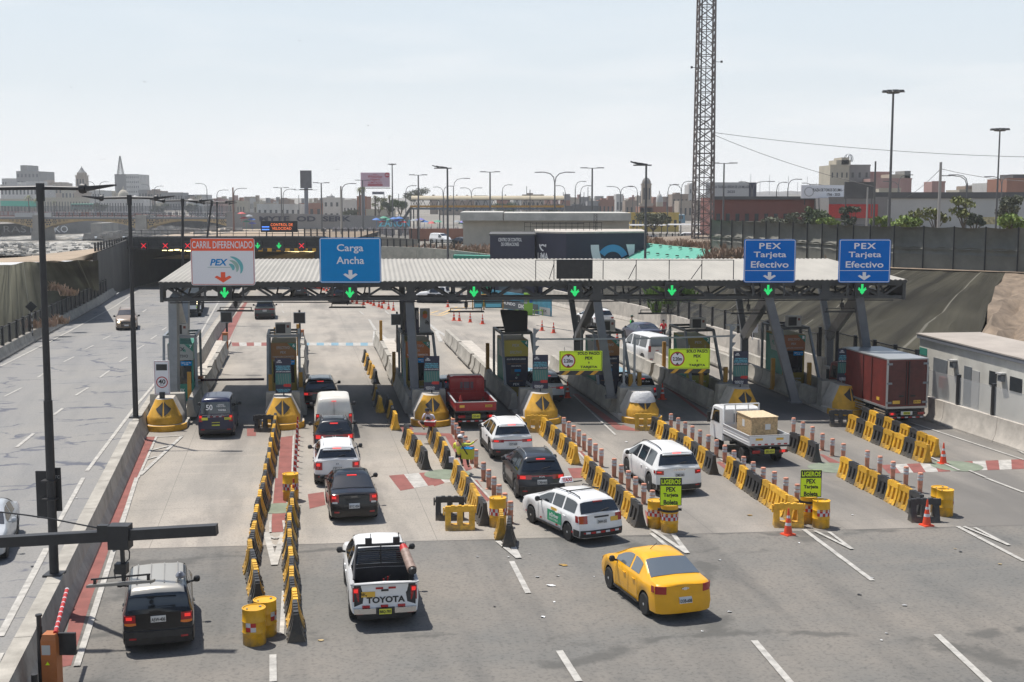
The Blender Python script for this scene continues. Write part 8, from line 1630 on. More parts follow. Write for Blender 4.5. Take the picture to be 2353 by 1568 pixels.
# ---------------------------------------------------------------- lattice tower
YT = 165; bx_ = D(1614,555,YT); t,h,o_ = mast(1614,560,-130,YT,22,17,'tall rusty lattice telecom tower rising out of the picture','lattice_tower',n=26,mat=M('tower_steel',(.17,.145,.135),.6,.3,var=.4,vs=1),base=cz(YT)-.2)
b = MB(); b.cyl((.1,.2,0),(.1,.2,h),.06,n=6); b.cyl((-.5,.3,0),(-.5,.3,h),.1,n=6); b.build('cable_run',DARK,t)
for z in (12,20.5,17.5): b = MB(); b.lathe([(.55,-.06),(.62,0),(.55,.06)],16,c=(-.2,-1.2,z),ax='x',caps=False); b.map(lambda p: Vector((p.y*.0+(p.y+1.2)*1.0-.2,-1.2+(p.x+.2),p.z))); b.build('dish_ring',DARK,t)
for z,s in ((25.5,1),(24.8,-1)): b = MB(); b.bar((s*1.1,-1,z),(s*1.9,-1,z),.06); b.box(s*1.9-.12,s*1.9+.12,-1.15,-.85,z-.1,z+.15); b.build('camera_arm',DARK,t,smooth=False)
# ---------------------------------------------------------------- street lamps and poles of the city
LM_ = M('lamp_pole_grey',(.10,.10,.10),.6); PALE = M('pole_pale',(.33,.32,.30),.7)
PK = random.Random(9)
def pole(x,yt,Y,kind,label,hw=None,mat=None,arm=1.6,base=None):
 tp_ = D(x,yt,Y); z0 = cz(Y) if base is None else base; s = Y/FPX; r = (hw or 1.6)*s; mat = mat or LM_; t = thing('street_lamp' if kind != 'P' else 'utility_pole',label,'street lamp' if kind != 'P' else 'pole',(tp_.x,Y,z0),0,{'T': 'flat twin-headed city lamps','C': 'curved-neck city lamps','CC': 'curved-neck city lamps','M': 'high mast lamps','P': 'utility poles','L': 'flat single-sided lamps'}[kind]); h = tp_.z-z0
 b = MB(); b.cyl((0,0,0),(0,0,h*(1 if kind in 'TMPL' else .86)),r*1.15,r*.75,8); b.build('pole',mat,t)
 a = arm
 if kind == 'T':
  for q in (-1,1): b = MB(); b.bar((0,0,h),(q*a,0,h+.05),.1,.1); b.box(min(q*a*.45,q*a*1.15),max(q*a*.45,q*a*1.15),-.2,.2,h,h+.14); b.build('lamp_head',mat,t,smooth=False)
 if kind == 'L':
  for k in (.35,.75,1.1): b = MB(); b.prism([(-a*k-.35,-.3,h+.05+.2*k),(-a*k+.45,-.3,h),(-a*k+.45,.3,h),(-a*k-.35,.3,h+.05+.2*k)],(0,0,.12)); b.build('lamp_head',mat,t,smooth=False)
  b = MB(); b.bar((-a*1.2,0,h),(.5,0,h),.12); b.build('crossbar',mat,t,smooth=False)
 if kind in ('C','CC'):
  for q in ((-1,1) if kind == 'CC' else ((1,) if arm > 0 else (-1,))):
   aa = abs(a); pts = [(0,0,h*.84),(q*aa*.08,0,h*.93),(q*aa*.3,0,h*.98),(q*aa*.7,0,h),(q*aa,0,h)]; b = MB(); b.tube(pts,r*.6,6); b.box(min(q*aa*.85,q*aa*1.3),max(q*aa*.85,q*aa*1.3),-.15,.15,h-.1,h+.05); b.build('lamp_arm',mat,t)
 if kind == 'M':
  b = MB(); b.lathe([(.6,0),(.7,.1),(.6,.2)],12,c=(0,0,h-.4),caps=False);
  for i in range(8): an = i*pi/4; b.box(.85*cos(an)-.22,.85*cos(an)+.22,.85*sin(an)-.2,.85*sin(an)+.2,h-.28,h-.08); b.bar((0,0,h-.3),(1.2*cos(an),1.2*sin(an),h-.25),.06)
  b.build('lamp_ring',mat,t,smooth=False)
DIRN = 'left of';
for (x,yt,Y,k,hw,arm,base,lb) in [
 (1028,387,150,'L',2.6,1.3,0,'tall dark lamp with heads to its left before the cream building'),(1485,380,118,'L',3.0,1.0,0,'tallest dark lamp, standing at right end of navy building'),(1126,396,230,'T',2.0,1.6,None,'flat lamp above the pedestrian bridge stairs side'),(1361,387,210,'T',2.3,1.7,None,'flat lamp above the cream building roof'),(1664,376,200,'T',2.2,1.8,None,'flat lamp right of the lattice tower'),(961,403,240,'T',2.0,1.5,None,'flat lamp left of the pedestrian bridge'),(738,421,250,'T',1.8,1.4,None,'flat lamp above the Carga Ancha sign'),(697+950-950+149,500,420,'C',1.0,1.6,None,'small curved lamp low behind the first billboard'),(646,432,300,'T',1.5,1.6,None,'small flat lamp left of the dark billboard'),(833,415,300,'T',1.7,1.6,None,'flat lamp in front of the WhatsApp billboard'),
 (901,376,330,'M',1.6,0,None,'distant high mast lamp right of the WhatsApp billboard'),(2053,206,130,'M',3.2,0,4.5,'tallest high mast lamp on the right'),(2298,294,150,'M',2.2,0,4.5,'high mast lamp near the right edge'),
 (1042,410,260,'C',1.2,2.6,None,'curved lamp right of the first tall dark lamp'),(785,422,270,'C',1.6,2.4,None,'curved lamp above Carga Ancha sign, right one'),(650,430+5,310,'C',1.2,2.4,None,'curved lamp by the dark billboard'),(1275,396,230,'CC',2.0,2.8,None,'twin curved lamp above the middle of the cream roof'),(932,427,300,'C',1.3,2.0,None,'curved lamp left of the rounded tree'),
 (1018,430,330,'C',1.1,-2.0,None,'curved lamp by bridge roof, first of the cluster'),(1019,428,320,'C',1.2,2.0,None,'curved lamp by bridge roof, second of the cluster'),(1083,432,330,'CC',1.1,2.2,None,'twin curved lamp over the bridge roof'),(1154,425,320,'C',1.2,2.0,None,'curved lamp over the right half of bridge roof'),(1299,427,330,'C',1.2,-2.0,None,'left-facing curved lamp over cream roof'),(1322,417,300,'C',1.3,2.0,None,'right-facing curved lamp over cream roof'),(1334,427,300,'C',1.2,2.0,None,'curved lamp beside the flat lamp over cream roof'),(1426,429,310,'CC',1.3,2.6,None,'twin curved lamp left of the domed church tower'),(1465,428,310,'C',1.2,-1.8,None,'curved lamp just left of the domed tower'),(1535,424,300,'C',1.3,2.0,None,'curved lamp right of the domed tower'),(1566,417,290,'C',1.3,2.0,None,'curved lamp left of the lattice tower'),(1566,425,300,'C',1.1,-2.2,None,'left-facing curved lamp beside lattice tower'),
 (1727,418,260,'C',1.4,-2.0,None,'curved lamp before the red building, left'),(1730,417,270,'C',1.3,3.6,None,'curved lamp before the red building, right-facing'),(1785,419,250,'C',1.4,1.6,None,'curved lamp before the Plaza banner, left'),(1811,412,240,'C',1.5,2.0,None,'tall curved lamp before the Plaza banner'),(1866,421,260,'C',1.3,-1.6,None,'curved lamp over the Plaza banner'),(1903,424,260,'C',1.2,-3.0,None,'curved lamp at right end of Plaza banner'),(2067,417,240,'C',1.4,-2.4,None,'curved lamp right of the highest mast'),(2065,402,230,'C',1.4,2.0,None,'taller curved lamp right of the highest mast'),(2222,404,220,'C',1.6,-3.4,4.5,'curved lamp left of the right high mast'),(2224,402,225,'C',1.6,-2.6,4.5,'second curved lamp left of the right high mast'),(2303,402,220,'C',1.6,2.0,4.5,'curved lamp right of the right high mast'),(2303,406,225,'C',1.6,-2.4,4.5,'left-facing curved lamp near the right edge'),
 (217,418,520,'C',1.0,-2.5,None,'curved lamp on far bridge by the church tower'),(228,418,530,'C',1.0,3.0,None,'right-facing curved lamp on far bridge by church tower'),(344,424,500,'C',1.0,-2.5,None,'curved lamp above the road bridge, third'),(354,428,510,'C',1.0,3.0,None,'curved lamp above the road bridge, fourth'),(475,422,430,'C',1.1,-3.0,None,'curved lamp left of the orange-topped sign'),(498,437,450,'C',1.1,3.2,None,'curved lamp above the orange-topped sign'),(537,433,400,'C',1.3,3.2,None,'curved lamp behind the orange-topped sign')]:
 pole(x,yt,Y,k,lb,hw,None,arm,base)
for x,yt,Y,hw,m_,base,lb in ((2012,371,140,2.6,LM_,4.5,'dark pole left of the tallest high mast'),(2162,373,120,4.0,PALE,4.5,'pale concrete pole right of the tallest high mast'),(1994,430,160,2.4,PALE,4.5,'short pale pole beside the black board'),(783,428,200,2.4,PALE,2.5,'wooden pole rising above Carga Ancha sign'),(535,431,230,2.2,M('striped_pole',(.2,.12,.1),.7),2.5,'red and white pole above orange-topped sign'),(1042+176,436,250,1.2,LM_,2,'thin mast above the pedestrian bridge')): pole(x,yt,Y,'P',lb,hw,m_,0,base)
# wires
def wire(p,q,sag,label,r=.02):
 p,q = Vector(p),Vector(q); b = MB(); b.tube([p.lerp(q,i/10)-Vector((0,0,sag*4*(i/10)*(1-i/10)))-p for i in range(11)],r,5); tag(b.build('overhead_wire',BLACK,None,p),label,'wire')
wire(D(1640,305,165),D(2400,362,160),.6,'long thin wire from the lattice tower to the right edge',.03); wire(D(1640,310,165),D(2012,430,150),.5,'wire sloping from lattice tower to the pale poles',.03); wire(D(2162,388,120),D(2480,415,110),.5,'wire from pale concrete pole to the right edge',.025); wire(D(2162,388,120),D(2080,455,200),.3,'wire running down-left from the pale concrete pole',.025)
# ---------------------------------------------------------------- billboards
def bb(x0,x1,y0,y1,Y,label,mat,ys,th=.8):
 a,c = D(x0,y1,Y),D(x1,y0,Y); w,h = c.x-a.x,c.z-a.z; t = thing('billboard',label,'billboard',((a.x+c.x)/2,Y,cz(Y))); z = (a.z+c.z)/2-cz(Y); b = MB(); b.box(-w/2,w/2,0,th,z-h/2,z+h/2); b.build('panel',mat,t,smooth=False); b = MB(); b.box(-w/2-.2,w/2+.2,-.3,th,z-h/2-.5,z-h/2-.25); b.build('catwalk',DARK,t,smooth=False); b = MB(); b.cyl((ys,th/2,0),(ys,th/2,z-h/2),.6,n=12); b.build('column',M('column_grey',(.16,.17,.2),.6),t); return t,w,h,z
t,w,h,z = bb(829,895,397,430,420,'pink billboard with red WhatsApp lettering on tall column',M('bill_pink',(.50,.34,.42),.6),-4.1)
for s,zz,ww,hh in (('Ahora',.36,.14,.5),('WhatsApp',.20,.5,1.1),('Viajero',-.0,.34,1.05),('ILIMITADO',-.2,.46,.75)): txt(t,s,(0,-.05,z+h*zz),w*ww,hh,M('bill_red',(.38,.02,.05),.5),.02,shear=.2 if s[0] in 'WV' else 0)
b = MB(); b.box(-w*.26,w*.26,-.06,-.02,z-h*.42,z-h*.31); b.lathe([(.75,-.06),(.75,-.02)],18,c=(w*.42,0,z+h*.32)) if False else None; b.build('red_bar',M('bill_red',(.38,.02,.05),.5),t,smooth=False); b = MB(); b.add([(w*.42+.85*cos(i*pi/8),-.05,z+h*.33+.85*sin(i*pi/8)) for i in range(16)],[tuple(range(16))]); b.build('red_disc',M('bill_red',(.38,.02,.05),.5),t,smooth=False); txt(t,'Claro',(w*.42,-.08,z+h*.33),1.1,.4,LETW,.02)
t,w,h,z = bb(690,715,392,433,380,'dark upright billboard on a single column at left',M('bill_dark',(.10,.10,.11),.6,var=.5,vs=.3),0); b = MB(); b.bar((-3.5,-.5,z-h/2-.5),(3.6,-.5,z-h/2-.5),.12); b.build('lamp_bar',DARK,t,smooth=False)
t = thing('small_sign','small grey GLOBAL sign beneath the pink billboard','sign',D(869,444,419)); b = MB(); b.box(-2,2,0,.2,-.45,.45); b.build('panel',STEEL_L,t,smooth=False); txt(t,'GLOBAL',(0,-.03,0),3.4,.6,NAVY,.02)
# pedestrian bridge with barrel roof
YP = 330; t = thing('footbridge','long pedestrian bridge with tan rounded roof and steel stairs','bridge',(0,YP,0)); fX = lambda x: D(x,470,YP).x; fZ = lambda y: D(0,y,YP).z
b = MB(); rows = []
for xx in (945,1075,1240,1296): rows.append([(fX(xx),1.6-2.0*cos(a),fZ(459)+1.0*sin(a)) for a in [i*pi/8 for i in range(9)]])
b.grid(rows); b.build('roof',M('barrel_roof',(.42,.36,.25),.7,var=.15,vs=.4),t)
b = MB(); b.box(fX(940),fX(1296),0,3,fZ(482),fZ(478)); b.build('deck',M('bridge_blue_grey',(.10,.13,.17),.7),t,smooth=False)
b = MB(); [b.bar((fX(x),0,fZ(480)),(fX(x+9),0,fZ(460)),.12) for x in range(945,1290,18)]; [b.bar((fX(x+9),0,fZ(460)),(fX(x+18),0,fZ(480)),.12) for x in range(945,1280,18)]; b.bar((fX(945),0,fZ(460)),(fX(1296),0,fZ(460)),.16); b.build('truss',STEEL,t,smooth=False); b = MB(); b.box(fX(942),fX(1296),-.1,0,fZ(477),fZ(472.5)); b.build('parapet',OCHRE,t,smooth=False)
b = MB(); b.prism([(fX(923),-.5,fZ(505)),(fX(929),-.5,fZ(505)),(fX(948),-.5,fZ(477)),(fX(941),-.5,fZ(477))],(0,2,0)); b.build('staircase',STEEL,t,smooth=False); b = MB(); [b.bar((fX(x),.5,fZ(478)),(fX(x),.5,cz(YP)),.3) for x in (942,950,1010,1090,1180,1260)]; b.build('legs',STEEL,t,smooth=False)
# market umbrellas and stalls
um = None; UC = [M('umb_'+n,c,.7) for n,c in (('blue',(.04,.14,.40)),('red',(.45,.05,.05)),('green',(.05,.25,.16)),('grey',(.22,.24,.26)),('violet',(.16,.15,.42)))]
UN = ['blue','red','green','grey','violet']; UMS = []
for i,c in enumerate(UC): b = MB(); b.lathe([(1.1,0),(.8,.22),(.4,.4),(.01,.5)],10,c=(0,0,2.0)); b.cyl((0,0,0),(0,0,2.1),.04,n=5); UMS.append(b.mesh('market_umbrella',c))
for i,(x,y) in enumerate([(865,503),(878,508),(890,503),(899,509),(912,506),(917,500),(925,509),(882,499),(952,505),(966,503),(975,508),(992,511),(1006,508),(1050,508),(1064,509),(905,501),(560,500),(566,508),(572,495),(580,512),(578,503),(555,489),(1062,512)]):
 Yu = 300 if x > 800 else 330; p = D(x,y,Yu); k = i % 5; o = ob('market_umbrella',UMS[k],None,(p.x,Yu,p.z-2.3),i); tag(o,f'{UN[k]} market umbrella, {nth(i)} in the street market behind the Carga Ancha sign' if x > 800 else f'{UN[k]} market umbrella, {nth(i)} near the orange-topped sign','umbrella','market umbrellas')
b = MB(); rg = random.Random(8)
for i in range(160): x = rg.uniform(740,1140); Yq = rg.uniform(285,315); p = D(x,516,Yq); z_ = cz(Yq)+.0; b.cyl((p.x,Yq,z_),(p.x,Yq,z_+1.4),.28,.2,5); b.lathe([(.02,1.4),(.13,1.52),(.02,1.66)],5,c=(p.x,Yq,z_))
tag(b.build('crowd',PPL),'far-off market crowd under the umbrellas','crowd',kind='stuff')
for x,lb in ((795,'left blue and white bus behind the Carga Ancha sign'),(898,'right blue bus left of the market umbrellas'),(1290+250,'pale bus behind the terrace fence left of lattice tower')): bus(x,527 if x < 1000 else 516,400 if x < 1000 else 380,0,0,lb,bmat('bus_blue',(.12,.25,.34)),bmat('bus_top',(.32,.38,.42)),9)
# graffiti wall and buildings, middle
wall('street_wall',[(D(520,500,360).x,360),(D(940,500,360).x,360)],[1.5,1.5],[7.0,5.6],.4,BG,'long grey street wall with graffiti behind the tunnel area')
txt(None,'MYTE  OD  SERK',(D(700,494,359).x,359.7,5.0),26,1.5,NAVY,.03,name='graffiti'); txt(None,'ZARON',(D(905,499,359).x,359.7,3.8),9,2.0,LBTXT,.03,name='graffiti')
gi = [o for o in bpy.data.objects if o.name.startswith('graffiti') and 'label' not in o]
tag(gi[0],'dark graffiti letters on the long grey street wall','graffiti'); tag(gi[1],'cyan graffiti lettering right of the dark graffiti','graffiti')
for i,(x0,x1,yt,Y,m_,r_,c_) in enumerate([(590,692,470,520,BW,1,8),(640,664,459,560,BB,1,2),(692,740,468,540,BBR,1,3),(742,781,455,500,BW,2,3),(781,818,460,480,BW,1,5),(820,842,452,430,BBR,1,2),(841,900,482,420,BC,1,3),(1010,1090,462,620,BB,1,5),(1090,1120,450,640,BG,1,3),(1200,1250,448,600,BT,1,5),(1298,1310,447,640,BG,1,1),(1375,1412,460,560,BBR,1,4),(1416,1432,447,600,BW,1,2),(1437,1466,462,540,BB,1,3),(1350,1378,463,560,BG,1,3),(1500,1515,457,560,BBR,1,2),(1518,1545,465,540,BRE,1,3),(1545,1582,447,520,BB,2,4),(1560,1612,462,500,BT,1,5),(1583,1600,425,560,BW,3,2),(1448,1560,490,330,BY,1,7),(1470,1545,476,420,BBR,1,6),(1240,1300,470,520,BB,1,4),(1300,1376,474,500,BD,1,6)]):
 bld(x0,x1,yt,Y,f'{m_.name[5:]} town building in the middle distance, {nth(i)} of those between tunnel and tower',m_,14,r_,c_,parts=((x0+(x1-x0)*.2,yt-4,x0+(x1-x0)*.5,None),) if i % 2 else (),wf=(.4,.35))
ctower(1486,475,420,11,398,'weathered domed church tower with statue in the middle skyline',True);
t = dome(1516,465,437,460,8,'small pale pointed dome right of the domed church tower',BW); dome(761,455,444,500,5,'tiny white dome on roof left of pink billboard',BW)
# right side
t,w,h = bld(1640,1905,455,215,'long brick-red market building with arched openings',BRE,15,1,12,ybase=2.5,wf=(.4,.42)); b = MB(); b.box(-w/2-.5,w/2+.5,-.8,.5,h-.3,h+.25); b.build('cornice',BD,t,smooth=False); b = MB(); b.box(-w/2,w/2,-.3,0,h*.46,h*.54); b.build('band',BC,t,smooth=False)
for i in range(10): b = MB(); b.grid([[(-w/2+2+i*2+.7*cos(a),-.05,0),(-w/2+2+i*2+.7*cos(a),-.05,h*.25+.5*sin(a))] for a in [k*pi/8 for k in range(9)]]); b.build('arch_opening',WIN,t,smooth=False)
t,w,h = bld(1905,2040,455,205,'red and grey supermarket front beneath the black board',BG,12,0,0,ybase=2.5); b = MB(); b.box(-w/2,w*.33,-.2,0,h*.62,h*.88); b.build('red_fascia',RED,t,smooth=False); b = MB(); b.box(-w*.4,w*.3,-.1,0,h*.1,h*.5); b.build('glass_front',GLASS_L,t,smooth=False)
t,w,h = bld(1925,2420,446,225,'very long white warehouse with grey roof line on the right',M('warehouse_white',(.44,.44,.42),.8,var=.12,vs=.2),40,ybase=2.5); b = MB(); b.box(-w/2,w/2,-.3,0,h-.8,h+.3); b.build('roof_edge',BD,t,smooth=False); b = MB(); b.box(w*.13,w*.33,-.1,0,h*.42,h*.56); b.build('poster_row',M('posters',(.5,.42,.22),.7,var=.6,vs=2),t,smooth=False)
t = thing('banner_board','white banner reading PLAZA DE TOROS DE LIMA on the red building','sign',D(1899,441,212)); b = MB(); b.box(-4.2,4.2,0,.3,-1.1,1.1); b.build('panel',SWHITE,t,smooth=False); txt(t,'PLAZA DE TOROS DE LIMA - PLAZA',(.9,-.03,.3),6.4,.5,INK,.02); txt(t,'1766 - 2025',(1.2,-.03,-.45),2.2,.45,INK,.02); ring(t,-2.9,0,.8,-.02,LETG,SWHITE); b = MB(); [b.bar((s*3.5,.4,-2.2),(s*3.5,.4,1),.15) for s in (-1,1)]; b.build('frame',DARK,t,smooth=False)
t = thing('black_board','back of a large black hoarding above the supermarket','billboard',D(1975,438,195)); b = MB(); b.box(-2.3,2.3,0,.3,-1.25,1.3); [b.bar((s*2,.3,-4),(s*2,.3,-1.2),.15) for s in (-1,1)]; b.build('panel',BD,t,smooth=False)
t = thing('banner_board','pale church banner left of the flat lamp by the lattice tower','sign',D(1680,438,300)); b = MB(); b.box(-6,6,0,.3,-1.9,1.9); b.build('panel',LETG,t,smooth=False); txt(t,'FERIA TAURINA SEÑOR DE LOS MILAGROS',(.2,-.03,.9),9.5,.8,NAVY,.02); txt(t,'2025',(0,-.03,-.3),1.8,.6,NAVY,.02); b = MB(); b.box(4.2,5.9,-.03,0,-1.8,1.8); b.build('dark_panel',NAVY,t,smooth=False)
t,w,h = bld(1908,1952,380,330,'tall bare concrete block with rooftop wire globe',BC,12,4,4,wf=(.3,.3),parts=((1923,368,1956,None),(1935,362,1952,None)))
b = MB(); r_ = 10.5*330/FPX; [b.lathe([(r_*cos(a)+.04,r_*sin(a)),(r_*cos(a)-.04,r_*sin(a)+.08)],20,caps=False) for a in (-.5,-.1,.3,.7,1.1)]; [b.tube([(r_*cos(a)*cos(m_),r_*cos(a)*sin(m_),r_*sin(a)) for a in [k*.26-.8 for k in range(10)]],.07,5) for m_ in [k*pi/5 for k in range(10)]]; tag(b.build('wire_globe',STEEL_L,None,D(1950,365,336)),'wire frame globe on top of the bare concrete block','globe')
bld(1952,2000,380,332,'grey concrete block joined right of the wire globe block',BG,12,4,3,wf=(.3,.3)); bld(1998,2045,396,335,'orange brown apartment block in right skyline',BP,12,3,5,wf=(.3,.25)); bld(2000,2095,411,325,'wide pink plastered block in right skyline',BP,12,0,0,parts=((2080,393,2094,BG),(2046,401,2092,BC))); bld(2020,2070,434,300,'low cream block below the pink block',BC,10)
bld(2142,2172,418,300,'isolated brown roof tank block right of pale concrete pole',BP,6,parts=()); bld(2205,2275,437,320,'low cream houses before the brick block at right',BC,10,1,6,parts=((2240,425,2268,BW),(2220,428,2235,BB))); bld(2268,2312,421,310,'small white house left of brick block',BW,10,1,2); bld(2314,2420,411,290,'brick block with open roof frame at right edge',BBR,12,1,3,parts=((2330,401,2400,BD),))
bld(2010,2100,465,240,'low dark shop row behind the trees right of the red building',BT,8,ybase=2.5)
# dense town roofs
rg = random.Random(77); HUE = [BW,BB,BBR,BG,BT,BP,BC]; cnt = {}
for lo_,hi_,y_,n_,where in ((430,600,458,12,'over the tunnel'),(600,830,462,14,'around the dark upright billboard'),(990,1290,455,16,'behind the barrel-roofed bridge'),(1290,1600,456,20,'between cream roof and lattice tower')):
 for i in range(n_):
  x0 = lo_+(hi_-lo_)*(i+rg.uniform(-.3,.3))/n_; w_ = rg.uniform(8,26); m_ = rg.choice(HUE); bld(x0,x0+w_,y_+rg.uniform(-5,9),rg.uniform(560,760),f'{m_.name[5:]} small flat-roofed house {where}, {nth(i)} from the left',m_,10,1,rg.randint(2,4),wf=(.35,.35),parts=((x0+w_*.3,y_-rg.uniform(4,9),x0+w_*.3+rg.uniform(2,6),rg.choice(HUE)),) if rg.random() < .6 else ())
for i in range(16): pole(rg.uniform(560,1600),rg.uniform(428,452),rg.uniform(380,520),'P',f'thin far utility pole, {nth(i)} of those scattered over the town',.9,LM_,0,2)
# distant hill
b = MB(); rows = []
for i in range(41):
 x = 150+i*15; h_ = 4.5*math.exp(-((i-7)/5)**2)+10*math.exp(-((i-14)/5)**2)+.7*sin(i*2.3); rows.append([(x,1600,3),(x,1615,8+h_*.5),(x,1640,8+h_)])
b.grid(rows); struct(b.build('hills',M('hill',(.20,.19,.18),.95,var=.3,vs=.01),None))
b = MB(); [b.bar((280+i*12,1620,12),(280+i*12,1620,26+(i*37 % 15)),.45) for i in range(14)]; tag(b.build('antenna_cluster',LM_,None,smooth=False),'cluster of faint far antennas on the hazy hill','antennas',kind='stuff')
# ---------------------------------------------------------------- terrace fence with panels, leaning screen
fence([(D(1445,540,200).x,200,0),(D(1760,540,200).x,200,0)],2.7,5.4,22,'terrace mesh fence behind the parked white vans',netm=M('terrace_net',(.10,.10,.09),.8,alpha=.55))
for i,(x0,x1,Yc) in enumerate(((1448,1530,235),(1535,1720,240),(1725,1835,230))): b = MB(); w = (D(x1,500,Yc).x-D(x0,500,Yc).x)/2; b.box(-w,w,0,4,3.2,3.4,ty=.6); [b.box(s*w*.8-.06,s*w*.8+.06,1,1.15,0,3.2,1) for s in (-1,0,1)]; tag(b.build('bus_shelter',[LETG,DARK],None,((D(x0,500,Yc).x+D(x1,500,Yc).x)/2,Yc,cz(Yc)),smooth=False),f'long pale flat shelter roof behind the terrace, {nth(i)} from left','shelter','pale shelters on the terrace')
t = thing('leaning_panel','tilted grey steel lattice panel leaning beside the blue sign','panel',D(1692,585,130)); b = MB(); [b.bar((i*.45,0,0),(i*.45+.55,.3,2.4),.04) for i in range(6)]; [b.bar((j*.11,.06*j,j*.48),(2.25+j*.11,.06*j,j*.48),.04) for j in range(6)]; b.build('grating',STEEL,t,smooth=False); b = MB(); b.quad((0,.03,0),(2.25,.03,0),(2.8,.33,2.4),(.55,.33,2.4)); b.build('sheet',CONC_D,t,smooth=False)
# ---------------------------------------------------------------- plants
TUFT = M('dry_grass',(.40,.27,.20),.9,var=.5,vs=1.5,var2=(.24,.18,.12)); TUFG = M('green_grass',(.12,.20,.04),.9,var=.5,vs=2)
def tufts(name,spots,label,mat):
 b = MB(); rg = random.Random(len(spots))
 for p,h in spots:
  for k in range(46):
   a,l = rg.uniform(0,2*pi),rg.uniform(.3,1)*h; q = p+Vector((rg.uniform(-.35,.35),rg.uniform(-.35,.35),0)); e = q+Vector((cos(a)*l*.55,sin(a)*l*.55,l)); m_ = q.lerp(e,.6)+Vector((0,0,l*.12)); w = Vector((-sin(a),cos(a),0))*.045*h
   b.add([q-w,q+w,m_+w*1.5,e,m_-w*1.5],[(0,1,2,3,4)])
 tag(b.build(name,mat,smooth=False,fix=False),label,'plants',kind='stuff')
rg = random.Random(2)
sp1 = []
for i in range(75): x = rg.uniform(-14,-2); y = rg.uniform(162,178); sp1.append((Vector((x,y,3.1+.4*rg.random())),rg.uniform(1.1,1.7)))
tufts('ornamental_grass',sp1,'pinkish ornamental grass band below the parked cars',TUFT)
sp2 = []
for i in range(110):
 u = rg.random(); k = u*3; i0 = int(min(2,k)); f_ = k-i0; a = Vector((*top[i0],C5)).lerp(Vector((*top[i0+1],C5)),f_); sp2.append((a+Vector((rg.uniform(0,2.2),rg.uniform(.3,5),-.1)),rg.uniform(.7,1.25)))
for i in range(30): sp2.append((Vector((rg.uniform(18,24),rg.uniform(112,122),C5-rg.uniform(-.1,.9))),rg.uniform(.7,1.3)))
tufts('ornamental_grass',sp2,'pinkish ornamental grass along the terrace edge by the tower',TUFT)
tufts('green_shrubs',[(Vector((rg.uniform(-7,-4),rg.uniform(160,163),3.3)),1.0) for i in range(12)]+[(Vector((rg.uniform(11.5,15.5),rg.uniform(103,112),rg.uniform(1.6,3.0))),1.2) for i in range(22)],'green shrubs on the slopes',TUFG)
for i,(x,y) in enumerate(((78,648),(122,668),(152,680),(66,755),(130,745),(88,660),(102,752),(40,640))): p = G(x,y,3.0 if y < 700 else 1.0); tufts('dry_shrub',[(p,.9),(p+Vector((.5,.1,0)),.7)],'dry straw-coloured shrub on the left slope, '+nth(i),TUFT);
for o in bpy.data.objects:
 if o.name.startswith('dry_shrub'): del o['kind']; o['category'] = 'shrub'; o['group'] = 'dry shrubs on the left slope'
LEAF = [M('leaf_'+n,c,.7,var=.6,vs=.9) for n,c in (('mid',(.065,.10,.03)),('olive',(.14,.155,.035)),('dark',(.045,.062,.028)),('light',(.17,.24,.045)),('dusty',(.11,.12,.07)))]
def tree_mesh(seed,n,blobs,leaf,size=.5,spread=1.0):
 rg = random.Random(seed); b = MB()
 for (cx,cy,cz_,r) in blobs:
  for i in range(int(n*r*r)):
   v = Vector((rg.gauss(0,1),rg.gauss(0,1),rg.gauss(0,1))); v.normalize(); v *= r*rg.uniform(.45,1.05); v.z *= .7; p = Vector((cx,cy,cz_))+v; a = Vector((rg.gauss(0,1),rg.gauss(0,1),rg.gauss(0,1))).normalized(); c = a.cross(Vector((rg.gauss(0,1),rg.gauss(0,1),rg.gauss(0,1)))).normalized(); s = size*rg.uniform(.5,1.1)
   b.quad(p-a*s*.5,p+c*s*.3,p+a*s*.5,p-c*s*.3)
 return b.mesh('crown',leaf,smooth=False,fix=False)
def tree(x,yt,Y,h,w,seed,leaf,label,base=None,sparse=1.0,name='tree'):
 z0 = cz(Y) if base is None else base; p = D(x,yt,Y); H = p.z-z0; rg = random.Random(seed); t = thing(name,label,'tree',(p.x,Y,z0),0); W_2 = w*Y/FPX/2; ch = h*Y/FPX
 bl = [(rg.uniform(-.65,.65)*W_2,rg.uniform(-.5,.5)*W_2,H-ch*rg.uniform(.22,.8),W_2*rg.uniform(.28,.5)) for k in range(8)]
 ob('crown',tree_mesh(seed,150*sparse/(max(.3,W_2/3)),bl,leaf,.5),t); b = MB(); b.cyl((0,0,0),(.1,0,H*.5),.18,.12,7); [b.cyl((.1,0,H*.45),(q[0],q[1],q[2]),.09,.03,5) for q in bl]; b.build('trunk',M('bark',(.10,.08,.06),.9),t)
